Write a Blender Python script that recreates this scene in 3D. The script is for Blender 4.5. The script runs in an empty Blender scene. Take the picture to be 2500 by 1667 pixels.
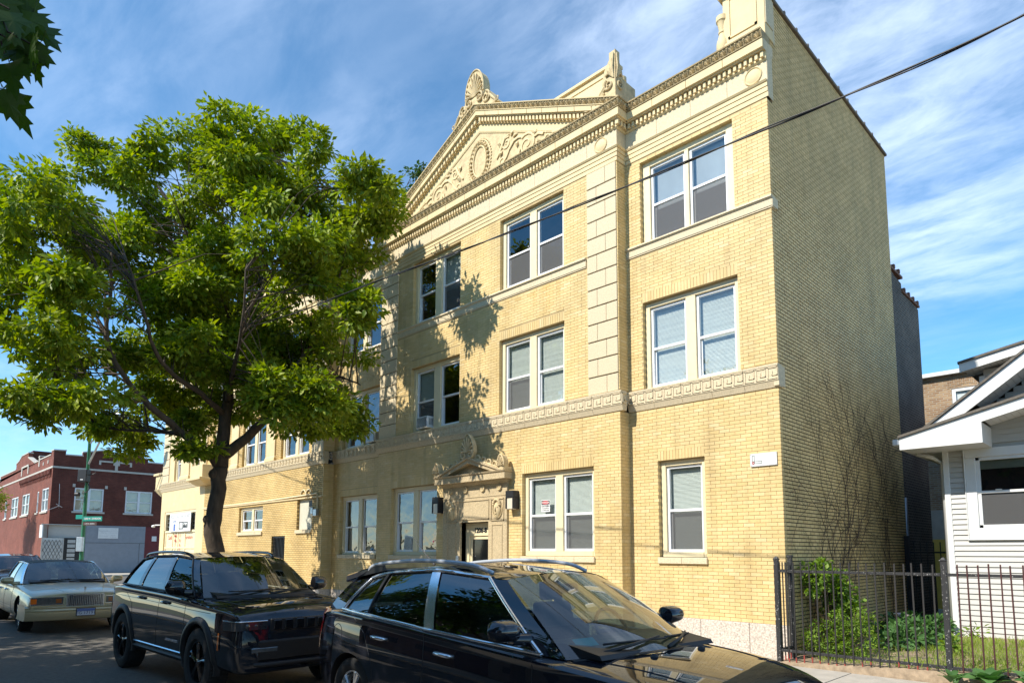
import bpy, math, random
from mathutils import Vector, Matrix
random.seed(7)
S = bpy.context.scene
COL = S.collection
R = math.radians
# ------------------------------------------------------------------ camera
cam_d = bpy.data.cameras.new('camera'); cam = bpy.data.objects.new('camera', cam_d); COL.objects.link(cam)
cam_d.sensor_fit = 'HORIZONTAL'; cam_d.sensor_width = 36.0; cam_d.lens = 36 * 1618.03 / 2500
cam_d.shift_y = (1174.55 - 833.5) / 2500; cam_d.clip_start = .05; cam_d.clip_end = 3000
CAM = Vector((4.48527, -10.73868, 1.83200))
yaw, pitch, roll = R(44.9685), R(6.12615), R(.20911)
fw = Vector((-math.sin(yaw) * math.cos(pitch), math.cos(yaw) * math.cos(pitch), math.sin(pitch)))
rt = Vector((math.cos(yaw), math.sin(yaw), 0)); up = rt.cross(fw)
rt, up = rt * math.cos(roll) + up * math.sin(roll), up * math.cos(roll) - rt * math.sin(roll)
m = Matrix((rt, up, -fw)).transposed().to_4x4(); m.translation = CAM
cam.matrix_world = m
S.camera = cam
# ------------------------------------------------------------------ sky
SUN_EL, SUN_ROT = R(43), R(194)
world = bpy.data.worlds.new('World'); S.world = world; world.use_nodes = True
nt = world.node_tree; N = nt.nodes; LK = nt.links
for n in list(N): N.remove(n)
def nd(t, nodes=None, **kw):
    n = (nodes or N).new(t)
    for k, v in kw.items(): setattr(n, k, v)
    return n
def mth(op, a, b=None, nodes=None, links=None, clamp=False):
    nodes = nodes or N; links = links or LK
    n = nodes.new('ShaderNodeMath'); n.operation = op; n.use_clamp = clamp
    for i, v in enumerate((a, b)):
        if v is None: continue
        if isinstance(v, (int, float)): n.inputs[i].default_value = v
        else: links.new(v, n.inputs[i])
    return n.outputs[0]
sky = nd('ShaderNodeTexSky'); sky.sky_type = 'NISHITA'; sky.sun_disc = False
sky.sun_elevation = SUN_EL; sky.sun_rotation = SUN_ROT; sky.air_density = .8; sky.dust_density = .0; sky.ozone_density = 2.4
tc = nd('ShaderNodeTexCoord'); sp = nd('ShaderNodeSeparateXYZ'); LK.new(tc.outputs['Generated'], sp.inputs[0])
zz = mth('ADD', mth('MAXIMUM', sp.outputs[2], 0.0), .10)
cb = nd('ShaderNodeCombineXYZ'); LK.new(mth('DIVIDE', sp.outputs[0], zz), cb.inputs[0]); LK.new(mth('DIVIDE', sp.outputs[1], zz), cb.inputs[1])
def cloud(scale, sx, sy, rz, loc, detail, rough, dist, lo, hi):
    mp = nd('ShaderNodeMapping'); LK.new(cb.outputs[0], mp.inputs[0])
    mp.inputs['Scale'].default_value = (sx, sy, 1); mp.inputs['Rotation'].default_value = (0, 0, rz); mp.inputs['Location'].default_value = loc
    t = nd('ShaderNodeTexNoise'); t.inputs['Scale'].default_value = scale; t.inputs['Detail'].default_value = detail
    t.inputs['Roughness'].default_value = rough; t.inputs['Distortion'].default_value = dist
    LK.new(mp.outputs[0], t.inputs['Vector'])
    r = nd('ShaderNodeMapRange'); r.interpolation_type = 'SMOOTHSTEP'; r.inputs[1].default_value = lo; r.inputs[2].default_value = hi
    LK.new(t.outputs[0], r.inputs[0]); return r.outputs[0]
big = cloud(.45, 1, 1, .3, (-1.7, 4.4, 0), 3, .5, .3, .46, .62)
fine = cloud(3.2, .8, 2.0, .9, (1, 4, 0), 9, .62, .5, .30, .72)
puff = cloud(9.0, 1, 1.5, .9, (2, 2, 0), 6, .6, .4, .25, .75)
veil = cloud(.7, .6, 1.5, 1.2, (-2.0, 1.0, 0), 5, .55, .4, .42, .75)
tex = mth('ADD', mth('MULTIPLY', fine, .65), mth('MULTIPLY', puff, .35))
cl = mth('ADD', mth('MULTIPLY', big, mth('ADD', mth('MULTIPLY', tex, .85), .12)), mth('MULTIPLY', veil, mth('ADD', mth('MULTIPLY', fine, .35), .2)))
cl = mth('MULTIPLY', cl, mth('MULTIPLY', mth('SUBTRACT', sp.outputs[2], 0.04), 2.6, clamp=True))
cl = mth('MULTIPLY_ADD', cl, .60, clamp=True); cl.node.inputs[2].default_value = .03
mx = nd('ShaderNodeMixRGB'); LK.new(cl, mx.inputs[0])
hs = nd('ShaderNodeHueSaturation'); hs.inputs['Saturation'].default_value = 1.3; hs.inputs['Hue'].default_value = .49
LK.new(sky.outputs[0], hs.inputs['Color']); LK.new(hs.outputs[0], mx.inputs[1]); mx.inputs[2].default_value = (5.6, 6.5, 8.0, 1)
bg = nd('ShaderNodeBackground'); bg.inputs[1].default_value = .15; LK.new(mx.outputs[0], bg.inputs[0])
wo = nd('ShaderNodeOutputWorld'); LK.new(bg.outputs[0], wo.inputs[0])
# ------------------------------------------------------------------ sun
sd = bpy.data.lights.new('sun', 'SUN'); so = bpy.data.objects.new('sun', sd); COL.objects.link(so)
sd.energy = 4.6; sd.angle = R(.53); sd.color = (1, .94, .84)
sun_dir = Vector((math.sin(SUN_ROT) * math.cos(SUN_EL), math.cos(SUN_ROT) * math.cos(SUN_EL), math.sin(SUN_EL)))
so.rotation_euler = sun_dir.to_track_quat('Z', 'Y').to_euler(); so.location = sun_dir * 60
# ------------------------------------------------------------------ exposure
S.view_settings.view_transform = 'Standard'; S.view_settings.look = 'None'; S.view_settings.gamma = 1
S.view_settings.use_curve_mapping = False; S.view_settings.exposure = .62
S.render.engine = 'CYCLES'
S.cycles.max_bounces = 8; S.cycles.transparent_max_bounces = 24
# ================================================================== helpers
class MB:
    """collects faces, builds ONE mesh object"""
    def __init__(s): s.v = []; s.f = []
    def q(s, *p):
        i = len(s.v); s.v += [tuple(a) for a in p]; s.f.append(tuple(range(i, i + len(p)))); return s
    def box(s, x0, x1, y0, y1, z0, z1, skip=''):
        i = len(s.v)
        s.v += [(x0, y0, z0), (x1, y0, z0), (x1, y1, z0), (x0, y1, z0), (x0, y0, z1), (x1, y0, z1), (x1, y1, z1), (x0, y1, z1)]
        for k, f in (('b', (0, 3, 2, 1)), ('t', (4, 5, 6, 7)), ('f', (0, 1, 5, 4)), ('r', (1, 2, 6, 5)), ('k', (2, 3, 7, 6)), ('l', (3, 0, 4, 7))):
            if k not in skip: s.f.append(tuple(i + a for a in f))
        return s
    def frus(s, a, za, b, zb):
        """a=(x0,x1,y0,y1) at za, b likewise at zb"""
        i = len(s.v)
        for (x0, x1, y0, y1), z in ((a, za), (b, zb)): s.v += [(x0, y0, z), (x1, y0, z), (x1, y1, z), (x0, y1, z)]
        for f in ((0, 3, 2, 1), (4, 5, 6, 7), (0, 1, 5, 4), (1, 2, 6, 5), (2, 3, 7, 6), (3, 0, 4, 7)): s.f.append(tuple(i + a for a in f))
        return s
    def prism(s, poly, axis, a, b):
        """poly: 2D points in the other two axes (order xyz), extruded along axis from a to b"""
        n = len(poly); i = len(s.v)
        for t in (a, b):
            for u, w in poly: s.v.append({'x': (t, u, w), 'y': (u, t, w), 'z': (u, w, t)}[axis])
        s.f.append(tuple(i + k for k in range(n))); s.f.append(tuple(i + n + k for k in reversed(range(n))))
        for k in range(n): s.f.append((i + k, i + n + k, i + n + (k + 1) % n, i + (k + 1) % n))
        return s
    def tube(s, pts, rad, n=6, cap=True, flat=None):
        pts = [Vector(p) for p in pts]; m_ = len(pts)
        if isinstance(rad, (int, float)): rad = [rad] * m_
        i = len(s.v); ref = Vector((0, 0, 1)); u = None
        for k, p in enumerate(pts):
            t = (pts[min(k + 1, m_ - 1)] - pts[max(k - 1, 0)])
            t = t.normalized() if t.length > 1e-9 else Vector((0, 0, 1))
            if u is None:
                u = t.cross(ref)
                if u.length < 1e-3: u = t.cross(Vector((1, 0, 0)))
            u = (u - t * u.dot(t)); u = u.normalized() if u.length > 1e-6 else t.orthogonal().normalized()
            w = t.cross(u)
            for j in range(n):
                a = 2 * math.pi * j / n
                d = u * math.cos(a) + w * math.sin(a)
                pp = p + d * rad[k]
                if flat: pp = Vector((pp.x, p.y + (pp.y - p.y) * flat, pp.z))
                s.v.append(tuple(pp))
        for k in range(m_ - 1):
            for j in range(n):
                a = i + k * n + j; b = i + k * n + (j + 1) % n
                s.f.append((a, b, b + n, a + n))
        if cap: s.f.append(tuple(i + j for j in reversed(range(n)))); s.f.append(tuple(i + (m_ - 1) * n + j for j in range(n)))
        return s
    def lathe(s, prof, c, n=16, axis='z', cap=True):
        """prof [(r,h)] around axis through c"""
        i = len(s.v)
        for r_, h in prof:
            for j in range(n):
                a = 2 * math.pi * j / n; ca, sa = r_ * math.cos(a), r_ * math.sin(a)
                s.v.append({'z': (c[0] + ca, c[1] + sa, c[2] + h), 'y': (c[0] + ca, c[1] + h, c[2] + sa), 'x': (c[0] + h, c[1] + ca, c[2] + sa)}[axis])
        for k in range(len(prof) - 1):
            for j in range(n):
                a = i + k * n + j; b = i + k * n + (j + 1) % n
                s.f.append((a, b, b + n, a + n))
        if cap: s.f.append(tuple(i + j for j in range(n))); s.f.append(tuple(i + (len(prof) - 1) * n + j for j in reversed(range(n))))
        return s
    def grid(s, rows, close=False):
        i = len(s.v); n = len(rows[0])
        for r_ in rows: s.v += [tuple(p) for p in r_]
        for a in range(len(rows) - 1):
            for b in range(n - (0 if close else 1)):
                c_ = (b + 1) % n
                s.f.append((i + a * n + b, i + a * n + c_, i + (a + 1) * n + c_, i + (a + 1) * n + b))
        return s
    def add(s, o, off=(0, 0, 0)):
        i = len(s.v); s.v += [(a[0] + off[0], a[1] + off[1], a[2] + off[2]) for a in o.v]; s.f += [tuple(i + k for k in f) for f in o.f]; return s
    def mesh(s, name, mat=None, smooth=False):
        me = bpy.data.meshes.new(name); me.from_pydata(s.v, [], s.f); me.validate()
        if mat: me.materials.append(mat)
        if smooth:
            me.shade_smooth()
            if smooth != True: me.set_sharp_from_angle(angle=R(smooth))
        return me
    def build(s, name, mat, parent=None, smooth=False, bevel=0, fixn=False, kind=None):
        me = s.mesh(name, mat, smooth)
        if fixn:
            import bmesh
            bm = bmesh.new(); bm.from_mesh(me); bmesh.ops.remove_doubles(bm, verts=bm.verts, dist=1e-5); bmesh.ops.recalc_face_normals(bm, faces=bm.faces); bm.to_mesh(me); bm.free()
        o = bpy.data.objects.new(name, me); COL.objects.link(o)
        if parent: o.parent = parent
        if bevel:
            b = o.modifiers.new('bevel', 'BEVEL'); b.width = bevel; b.segments = 1; b.limit_method = 'ANGLE'; b.angle_limit = R(40)
        if kind: o['kind'] = kind
        return o
def tag(o, label, cat, group=None):
    o['label'] = label; o['category'] = cat
    if group: o['group'] = group
    return o
def struct(o): o['kind'] = 'structure'; return o
def empty(name, loc=(0, 0, 0), rz=0):
    o = bpy.data.objects.new(name, None); COL.objects.link(o); o.location = loc; o.rotation_euler = (0, 0, rz); o.empty_display_size = .3; return o
def text_mesh(name, txt, size, mat, parent, loc, rot, ext=.004, sx=1.0, align='CENTER', bold=0):
    cu = bpy.data.curves.new(name, 'FONT'); cu.body = txt; cu.size = size; cu.extrude = ext; cu.align_x = align; cu.align_y = 'CENTER'; cu.resolution_u = 3; cu.offset = bold
    t = bpy.data.objects.new(name + '_src', cu); COL.objects.link(t)
    dg = bpy.context.evaluated_depsgraph_get(); me = bpy.data.meshes.new_from_object(t.evaluated_get(dg))
    bpy.data.objects.remove(t); bpy.data.curves.remove(cu)
    me.name = name; me.materials.clear(); me.materials.append(mat)
    o = bpy.data.objects.new(name, me); COL.objects.link(o); o.parent = parent
    o.location = loc; o.rotation_euler = rot; o.scale = (sx, 1, 1); return o
# ================================================================== materials
def new_mat(name):
    m_ = bpy.data.materials.new(name); m_.use_nodes = True; t = m_.node_tree
    return m_, t.nodes, t.links, t.nodes['Principled BSDF']
def pm(name, col, rough=.8, var=.12, scale=6, bump=0, bscale=60, metal=0, spec=.5, coat=0, var2=None, detail=5, stretch=(1, 1, 1), island=0):
    """plain procedural surface: base colour broken up by noise, fine bump"""
    m_, n, l, b = new_mat(name)
    b.inputs['Roughness'].default_value = rough; b.inputs['Metallic'].default_value = metal; b.inputs['Specular IOR Level'].default_value = spec
    if coat: b.inputs['Coat Weight'].default_value = coat; b.inputs['Coat Roughness'].default_value = .03
    g = n.new('ShaderNodeNewGeometry'); mp = n.new('ShaderNodeMapping'); mp.inputs['Scale'].default_value = stretch
    l.new(g.outputs['Position'], mp.inputs[0])
    no = n.new('ShaderNodeTexNoise'); no.inputs['Scale'].default_value = scale; no.inputs['Detail'].default_value = detail; no.inputs['Roughness'].default_value = .6
    l.new(mp.outputs[0], no.inputs['Vector'])
    mr = n.new('ShaderNodeMapRange'); mr.inputs[1].default_value = .25; mr.inputs[2].default_value = .75
    l.new(no.outputs[0], mr.inputs[0])
    mix = n.new('ShaderNodeMixRGB'); l.new(mr.outputs[0], mix.inputs[0])
    c2 = var2 or tuple(c * (1 + var) for c in col); c1 = tuple(c * (1 - var) for c in col) if not var2 else col
    mix.inputs[1].default_value = (*c1, 1); mix.inputs[2].default_value = (*c2, 1)
    out = mix.outputs[0]
    if island:
        oi = n.new('ShaderNodeObjectInfo')
        ad = n.new('ShaderNodeMath'); ad.operation = 'ADD'; l.new(g.outputs['Random Per Island'], ad.inputs[0]); l.new(oi.outputs['Random'], ad.inputs[1])
        fr = n.new('ShaderNodeMath'); fr.operation = 'FRACT'; l.new(ad.outputs[0], fr.inputs[0])
        m2 = n.new('ShaderNodeMapRange'); m2.inputs[3].default_value = 1 - island; m2.inputs[4].default_value = 1 + island; l.new(fr.outputs[0], m2.inputs[0])
        mu = n.new('ShaderNodeMixRGB'); mu.blend_type = 'MULTIPLY'; mu.inputs[0].default_value = 1; l.new(out, mu.inputs[1]); l.new(m2.outputs[0], mu.inputs[2]); out = mu.outputs[0]
    l.new(out, b.inputs['Base Color'])
    if bump:
        n2 = n.new('ShaderNodeTexNoise'); n2.inputs['Scale'].default_value = bscale; n2.inputs['Detail'].default_value = 4; l.new(g.outputs['Position'], n2.inputs['Vector'])
        bp = n.new('ShaderNodeBump'); bp.inputs['Strength'].default_value = bump; bp.inputs['Distance'].default_value = .01; l.new(n2.outputs[0], bp.inputs['Height']); l.new(bp.outputs[0], b.inputs['Normal'])
    return m_
def ramp(n, stops):
    r = n.new('ShaderNodeValToRGB'); e = r.color_ramp.elements
    while len(e) < len(stops): e.new(.5)
    for k, (p, c) in enumerate(stops): e[k].position = p; e[k].color = (*c, 1)
    return r
def brick_mat(name, stops, dirt=.25, stain=None):
    """one colour per brick (per island / per object), with weathering"""
    m_, n, l, b = new_mat(name); b.inputs['Roughness'].default_value = .62; b.inputs['Specular IOR Level'].default_value = .35
    g = n.new('ShaderNodeNewGeometry'); oi = n.new('ShaderNodeObjectInfo')
    ad = n.new('ShaderNodeMath'); ad.operation = 'ADD'; l.new(g.outputs['Random Per Island'], ad.inputs[0]); l.new(oi.outputs['Random'], ad.inputs[1])
    fr = n.new('ShaderNodeMath'); fr.operation = 'FRACT'; l.new(ad.outputs[0], fr.inputs[0])
    rp = ramp(n, stops); l.new(fr.outputs[0], rp.inputs[0])
    no = n.new('ShaderNodeTexNoise'); no.inputs['Scale'].default_value = 1.1; no.inputs['Detail'].default_value = 8; no.inputs['Roughness'].default_value = .62; l.new(g.outputs['Position'], no.inputs['Vector'])
    mr = n.new('ShaderNodeMapRange'); mr.inputs[1].default_value = .35; mr.inputs[2].default_value = .7; mr.inputs[3].default_value = 1.04; mr.inputs[4].default_value = 1 - dirt; l.new(no.outputs[0], mr.inputs[0])
    mu = n.new('ShaderNodeMixRGB'); mu.blend_type = 'MULTIPLY'; mu.inputs[0].default_value = 1; l.new(rp.outputs[0], mu.inputs[1]); l.new(mr.outputs[0], mu.inputs[2])
    out = mu.outputs[0]
    mpv = n.new('ShaderNodeMapping'); mpv.inputs['Scale'].default_value = (2.2, 2.2, .22); l.new(g.outputs['Position'], mpv.inputs[0]); nv = n.new('ShaderNodeTexNoise'); nv.inputs['Scale'].default_value = 2.0; nv.inputs['Detail'].default_value = 6; l.new(mpv.outputs[0], nv.inputs['Vector'])
    mv = n.new('ShaderNodeMapRange'); mv.inputs[1].default_value = .5; mv.inputs[2].default_value = .78; mv.inputs[3].default_value = 1.0; mv.inputs[4].default_value = .80; l.new(nv.outputs[0], mv.inputs[0])
    muv = n.new('ShaderNodeMixRGB'); muv.blend_type = 'MULTIPLY'; muv.inputs[0].default_value = 1; l.new(out, muv.inputs[1]); l.new(mv.outputs[0], muv.inputs[2]); out = muv.outputs[0]
    n3 = n.new('ShaderNodeTexNoise'); n3.inputs['Scale'].default_value = 45; n3.inputs['Detail'].default_value = 3; l.new(g.outputs['Position'], n3.inputs['Vector'])
    m3 = n.new('ShaderNodeMapRange'); m3.inputs[3].default_value = .9; m3.inputs[4].default_value = 1.08; l.new(n3.outputs[0], m3.inputs[0])
    mu2 = n.new('ShaderNodeMixRGB'); mu2.blend_type = 'MULTIPLY'; mu2.inputs[0].default_value = 1; l.new(out, mu2.inputs[1]); l.new(m3.outputs[0], mu2.inputs[2]); out = mu2.outputs[0]
    if stain:
        # rust runs below a sill: (x centre, half width, z low, z high) list
        sx = n.new('ShaderNodeSeparateXYZ'); l.new(g.outputs['Position'], sx.inputs[0])
        tot = None
        for (xc, hw, z0, z1, amt) in stain:
            a = n.new('ShaderNodeMath'); a.operation = 'SUBTRACT'; a.inputs[1].default_value = xc; l.new(sx.outputs[0], a.inputs[0])
            a2 = n.new('ShaderNodeMath'); a2.operation = 'ABSOLUTE'; l.new(a.outputs[0], a2.inputs[0])
            r1 = n.new('ShaderNodeMapRange'); r1.inputs[1].default_value = 0; r1.inputs[2].default_value = hw; r1.inputs[3].default_value = amt; r1.inputs[4].default_value = 0; l.new(a2.outputs[0], r1.inputs[0])
            r2 = n.new('ShaderNodeMapRange'); r2.inputs[1].default_value = z0; r2.inputs[2].default_value = z1; l.new(sx.outputs[2], r2.inputs[0])
            r3 = n.new('ShaderNodeMath'); r3.operation = 'LESS_THAN'; r3.inputs[1].default_value = z1 + .02; l.new(sx.outputs[2], r3.inputs[0])
            p1 = n.new('ShaderNodeMath'); p1.operation = 'MULTIPLY'; l.new(r1.outputs[0], p1.inputs[0]); l.new(r2.outputs[0], p1.inputs[1])
            p2 = n.new('ShaderNodeMath'); p2.operation = 'MULTIPLY'; l.new(p1.outputs[0], p2.inputs[0]); l.new(r3.outputs[0], p2.inputs[1])
            if tot is None: tot = p2.outputs[0]
            else:
                s_ = n.new('ShaderNodeMath'); s_.operation = 'ADD'; s_.use_clamp = True; l.new(tot, s_.inputs[0]); l.new(p2.outputs[0], s_.inputs[1]); tot = s_.outputs[0]
        ns = n.new('ShaderNodeTexNoise'); ns.inputs['Scale'].default_value = 9; mps = n.new('ShaderNodeMapping'); mps.inputs['Scale'].default_value = (2, 1, .25); l.new(g.outputs['Position'], mps.inputs[0]); l.new(mps.outputs[0], ns.inputs['Vector'])
        pz = n.new('ShaderNodeMath'); pz.operation = 'MULTIPLY'; l.new(tot, pz.inputs[0]); l.new(ns.outputs[0], pz.inputs[1])
        ms = n.new('ShaderNodeMixRGB'); l.new(pz.outputs[0], ms.inputs[0]); l.new(out, ms.inputs[1]); ms.inputs[2].default_value = (.58, .30, .05, 1); out = ms.outputs[0]
    l.new(out, b.inputs['Base Color'])
    bp = n.new('ShaderNodeBump'); bp.inputs['Strength'].default_value = .25; bp.inputs['Distance'].default_value = .004; l.new(n3.outputs[0], bp.inputs['Height']); l.new(bp.outputs[0], b.inputs['Normal'])
    return m_
def brick_tex_mat(name, c1, c2, mort, bw=.1955, bh=.0635, axis='x', mortar=.008, dirt=.3, depth=.006):
    """far brickwork where single bricks cannot be told apart"""
    m_, n, l, b = new_mat(name); b.inputs['Roughness'].default_value = .8; b.inputs['Specular IOR Level'].default_value = .25
    g = n.new('ShaderNodeNewGeometry'); sx = n.new('ShaderNodeSeparateXYZ'); l.new(g.outputs['Position'], sx.inputs[0])
    cb_ = n.new('ShaderNodeCombineXYZ'); l.new(sx.outputs[0 if axis == 'x' else 1], cb_.inputs[0]); l.new(sx.outputs[2], cb_.inputs[1])
    bt = n.new('ShaderNodeTexBrick'); l.new(cb_.outputs[0], bt.inputs['Vector']); bt.inputs['Scale'].default_value = 1
    bt.inputs['Brick Width'].default_value = bw; bt.inputs['Row Height'].default_value = bh; bt.inputs['Mortar Size'].default_value = mortar; bt.inputs['Mortar Smooth'].default_value = .1
    bt.inputs['Color1'].default_value = (*c1, 1); bt.inputs['Color2'].default_value = (*c2, 1); bt.inputs['Mortar'].default_value = (*mort, 1); bt.inputs['Bias'].default_value = -.1
    no = n.new('ShaderNodeTexNoise'); no.inputs['Scale'].default_value = 1.2; no.inputs['Detail'].default_value = 8; l.new(g.outputs['Position'], no.inputs['Vector'])
    mr = n.new('ShaderNodeMapRange'); mr.inputs[1].default_value = .3; mr.inputs[2].default_value = .72; mr.inputs[3].default_value = 1.08; mr.inputs[4].default_value = 1 - dirt; l.new(no.outputs[0], mr.inputs[0])
    mu = n.new('ShaderNodeMixRGB'); mu.blend_type = 'MULTIPLY'; mu.inputs[0].default_value = 1; l.new(bt.outputs[0], mu.inputs[1]); l.new(mr.outputs[0], mu.inputs[2]); l.new(mu.outputs[0], b.inputs['Base Color'])
    inv = n.new('ShaderNodeMath'); inv.operation = 'SUBTRACT'; inv.inputs[0].default_value = 1; l.new(bt.outputs['Fac'], inv.inputs[1])
    bp = n.new('ShaderNodeBump'); bp.inputs['Strength'].default_value = .8; bp.inputs['Distance'].default_value = depth; l.new(inv.outputs[0], bp.inputs['Height']); l.new(bp.outputs[0], b.inputs['Normal'])
    return m_
def glass_mat(name, tint=(.8, .85, .85), refl=1.0, rough=.0, wave=0, ior=1.5):
    m_, n, l, b = new_mat(name); n.remove(b); o = n['Material Output']
    tr = n.new('ShaderNodeBsdfTransparent'); tr.inputs[0].default_value = (*tint, 1)
    gl = n.new('ShaderNodeBsdfGlossy'); gl.inputs['Roughness'].default_value = rough; gl.inputs[0].default_value = (refl, refl, refl, 1)
    lw_ = n.new('ShaderNodeLayerWeight'); lw_.inputs[0].default_value = .5; pw = n.new('ShaderNodeMath'); pw.operation = 'POWER'; pw.inputs[1].default_value = 4.5; l.new(lw_.outputs['Facing'], pw.inputs[0])
    f0 = ((ior - 1) / (ior + 1)) ** 2 * 1.8; fr = n.new('ShaderNodeMath'); fr.operation = 'MULTIPLY_ADD'; fr.inputs[1].default_value = 1 - f0; fr.inputs[2].default_value = f0; l.new(pw.outputs[0], fr.inputs[0])
    mx_ = n.new('ShaderNodeMixShader'); l.new(fr.outputs[0], mx_.inputs[0]); l.new(tr.outputs[0], mx_.inputs[1]); l.new(gl.outputs[0], mx_.inputs[2]); l.new(mx_.outputs[0], o.inputs[0])
    if wave:
        g = n.new('ShaderNodeNewGeometry'); no = n.new('ShaderNodeTexNoise'); no.inputs['Scale'].default_value = 2.2; l.new(g.outputs['Position'], no.inputs['Vector'])
        bp = n.new('ShaderNodeBump'); bp.inputs['Strength'].default_value = wave; bp.inputs['Distance'].default_value = .05; l.new(no.outputs[0], bp.inputs['Height'])
        l.new(bp.outputs[0], gl.inputs['Normal'])
    return m_
def screen_mat(name, col, alpha):
    m_, n, l, b = new_mat(name); o = n['Material Output']; b.inputs['Base Color'].default_value = (*col, 1); b.inputs['Roughness'].default_value = .6
    tr = n.new('ShaderNodeBsdfTransparent'); mx_ = n.new('ShaderNodeMixShader'); mx_.inputs[0].default_value = alpha
    l.new(tr.outputs[0], mx_.inputs[1]); l.new(b.outputs[0], mx_.inputs[2]); l.new(mx_.outputs[0], o.inputs[0]); return m_
def leaf_mat(name, c1, c2, trans=.45, rough=.5, gloss=.35):
    m_, n, l, b = new_mat(name); o = n['Material Output']; g = n.new('ShaderNodeNewGeometry'); oi = n.new('ShaderNodeObjectInfo')
    ad = n.new('ShaderNodeMath'); ad.operation = 'ADD'; l.new(g.outputs['Random Per Island'], ad.inputs[0]); l.new(oi.outputs['Random'], ad.inputs[1])
    fr = n.new('ShaderNodeMath'); fr.operation = 'FRACT'; l.new(ad.outputs[0], fr.inputs[0])
    mx_ = n.new('ShaderNodeMixRGB'); l.new(fr.outputs[0], mx_.inputs[0]); mx_.inputs[1].default_value = (*c1, 1); mx_.inputs[2].default_value = (*c2, 1)
    no = n.new('ShaderNodeTexNoise'); no.inputs['Scale'].default_value = .9; no.inputs['Detail'].default_value = 3; l.new(g.outputs['Position'], no.inputs['Vector'])
    mr = n.new('ShaderNodeMapRange'); mr.inputs[1].default_value = .3; mr.inputs[2].default_value = .7; mr.inputs[3].default_value = .8; mr.inputs[4].default_value = 1.2; l.new(no.outputs[0], mr.inputs[0])
    mu = n.new('ShaderNodeMixRGB'); mu.blend_type = 'MULTIPLY'; mu.inputs[0].default_value = 1; l.new(mx_.outputs[0], mu.inputs[1]); l.new(mr.outputs[0], mu.inputs[2])
    l.new(mu.outputs[0], b.inputs['Base Color']); b.inputs['Roughness'].default_value = rough; b.inputs['Specular IOR Level'].default_value = gloss
    tl = n.new('ShaderNodeBsdfTranslucent'); hs_ = n.new('ShaderNodeHueSaturation'); hs_.inputs['Saturation'].default_value = 1.2; hs_.inputs['Value'].default_value = 1.5; l.new(mu.outputs[0], hs_.inputs['Color']); l.new(hs_.outputs[0], tl.inputs[0])
    ms = n.new('ShaderNodeMixShader'); ms.inputs[0].default_value = trans; l.new(b.outputs[0], ms.inputs[1]); l.new(tl.outputs[0], ms.inputs[2]); l.new(ms.outputs[0], o.inputs[0]); return m_
def paint_mat(name, col, rough=.18, flake=0, coat=1.0, metal=0):
    m_, n, l, b = new_mat(name); b.inputs['Base Color'].default_value = (*col, 1); b.inputs['Roughness'].default_value = rough; b.inputs['Metallic'].default_value = metal
    b.inputs['Coat Weight'].default_value = coat; b.inputs['Coat Roughness'].default_value = .008; b.inputs['Coat IOR'].default_value = 1.75; b.inputs['Specular IOR Level'].default_value = .0 if not metal else .5
    g = n.new('ShaderNodeNewGeometry'); no = n.new('ShaderNodeTexNoise'); no.inputs['Scale'].default_value = 3; no.inputs['Detail'].default_value = 6; l.new(g.outputs['Position'], no.inputs['Vector'])
    mr = n.new('ShaderNodeMapRange'); mr.inputs[1].default_value = .3; mr.inputs[2].default_value = .8; mr.inputs[3].default_value = rough * .8; mr.inputs[4].default_value = rough * 1.5; l.new(no.outputs[0], mr.inputs[0]); l.new(mr.outputs[0], b.inputs['Roughness'])
    n2 = n.new('ShaderNodeTexNoise'); n2.inputs['Scale'].default_value = 1.6; n2.inputs['Detail'].default_value = 5; l.new(g.outputs['Position'], n2.inputs['Vector'])
    mr2 = n.new('ShaderNodeMapRange'); mr2.inputs[1].default_value = .4; mr2.inputs[2].default_value = .9; mr2.inputs[3].default_value = 0; mr2.inputs[4].default_value = .012; l.new(n2.outputs[0], mr2.inputs[0])
    mx_ = n.new('ShaderNodeMixRGB'); l.new(mr2.outputs[0], mx_.inputs[0]); mx_.inputs[1].default_value = (*col, 1); mx_.inputs[2].default_value = (.35, .32, .26, 1); l.new(mx_.outputs[0], b.inputs['Base Color'])
    return m_
YB = [(0, (.65, .475, .205)), (.3, (.69, .51, .235)), (.6, (.71, .53, .255)), (.85, (.67, .49, .215)), (.95, (.73, .57, .30)), (1, (.62, .43, .17))]
M = {}
M['brick'] = brick_mat('yellow_brick', YB, .2, stain=[(-4.85, .28, 6.9, 7.72, .9), (-5.25, .12, 7.1, 7.72, .7), (-4.55, .1, 7.2, 7.72, .6), (-6.1, .12, 7.2, 7.72, .5)])
M['brick_side'] = brick_mat('yellow_brick_warmed', [(0, (.70, .50, .215)), (.4, (.80, .58, .26)), (.75, (.76, .545, .235)), (1, (.66, .46, .19))], .2)  # shaded wall's copy: warm bounce light put into a brighter, oranger colour
M['mortar'] = pm('tan_mortar', (.46, .345, .175), .95, .2, 5, .3, 80)
M['mortar_dark'] = pm('sooty_mortar', (.03, .025, .017), .95, .3, 5, .3, 80)
M['brick_far'] = brick_tex_mat('yellow_brick_far', (.64, .45, .18), (.72, .52, .23), (.32, .22, .10))
M['stone'] = pm('cream_terracotta', (.66, .52, .29), .75, .11, 3.0, .15, 90, detail=9)
M['stone_speck'] = pm('speckled_terracotta', (.60, .50, .33), .8, .22, 42, .2, 120, detail=3)
M['stone_carved'] = pm('carved_terracotta', (.55, .43, .24), .8, .28, 9, .3, 60)
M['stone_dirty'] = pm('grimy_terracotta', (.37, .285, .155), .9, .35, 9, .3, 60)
M['door_stone'] = pm('tan_door_stone', (.47, .37, .22), .85, .32, 38, .4, 90, detail=4)
M['granite'] = pm('pink_granite', (.52, .45, .38), .7, .55, 34, .1, 90, detail=3)
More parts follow.
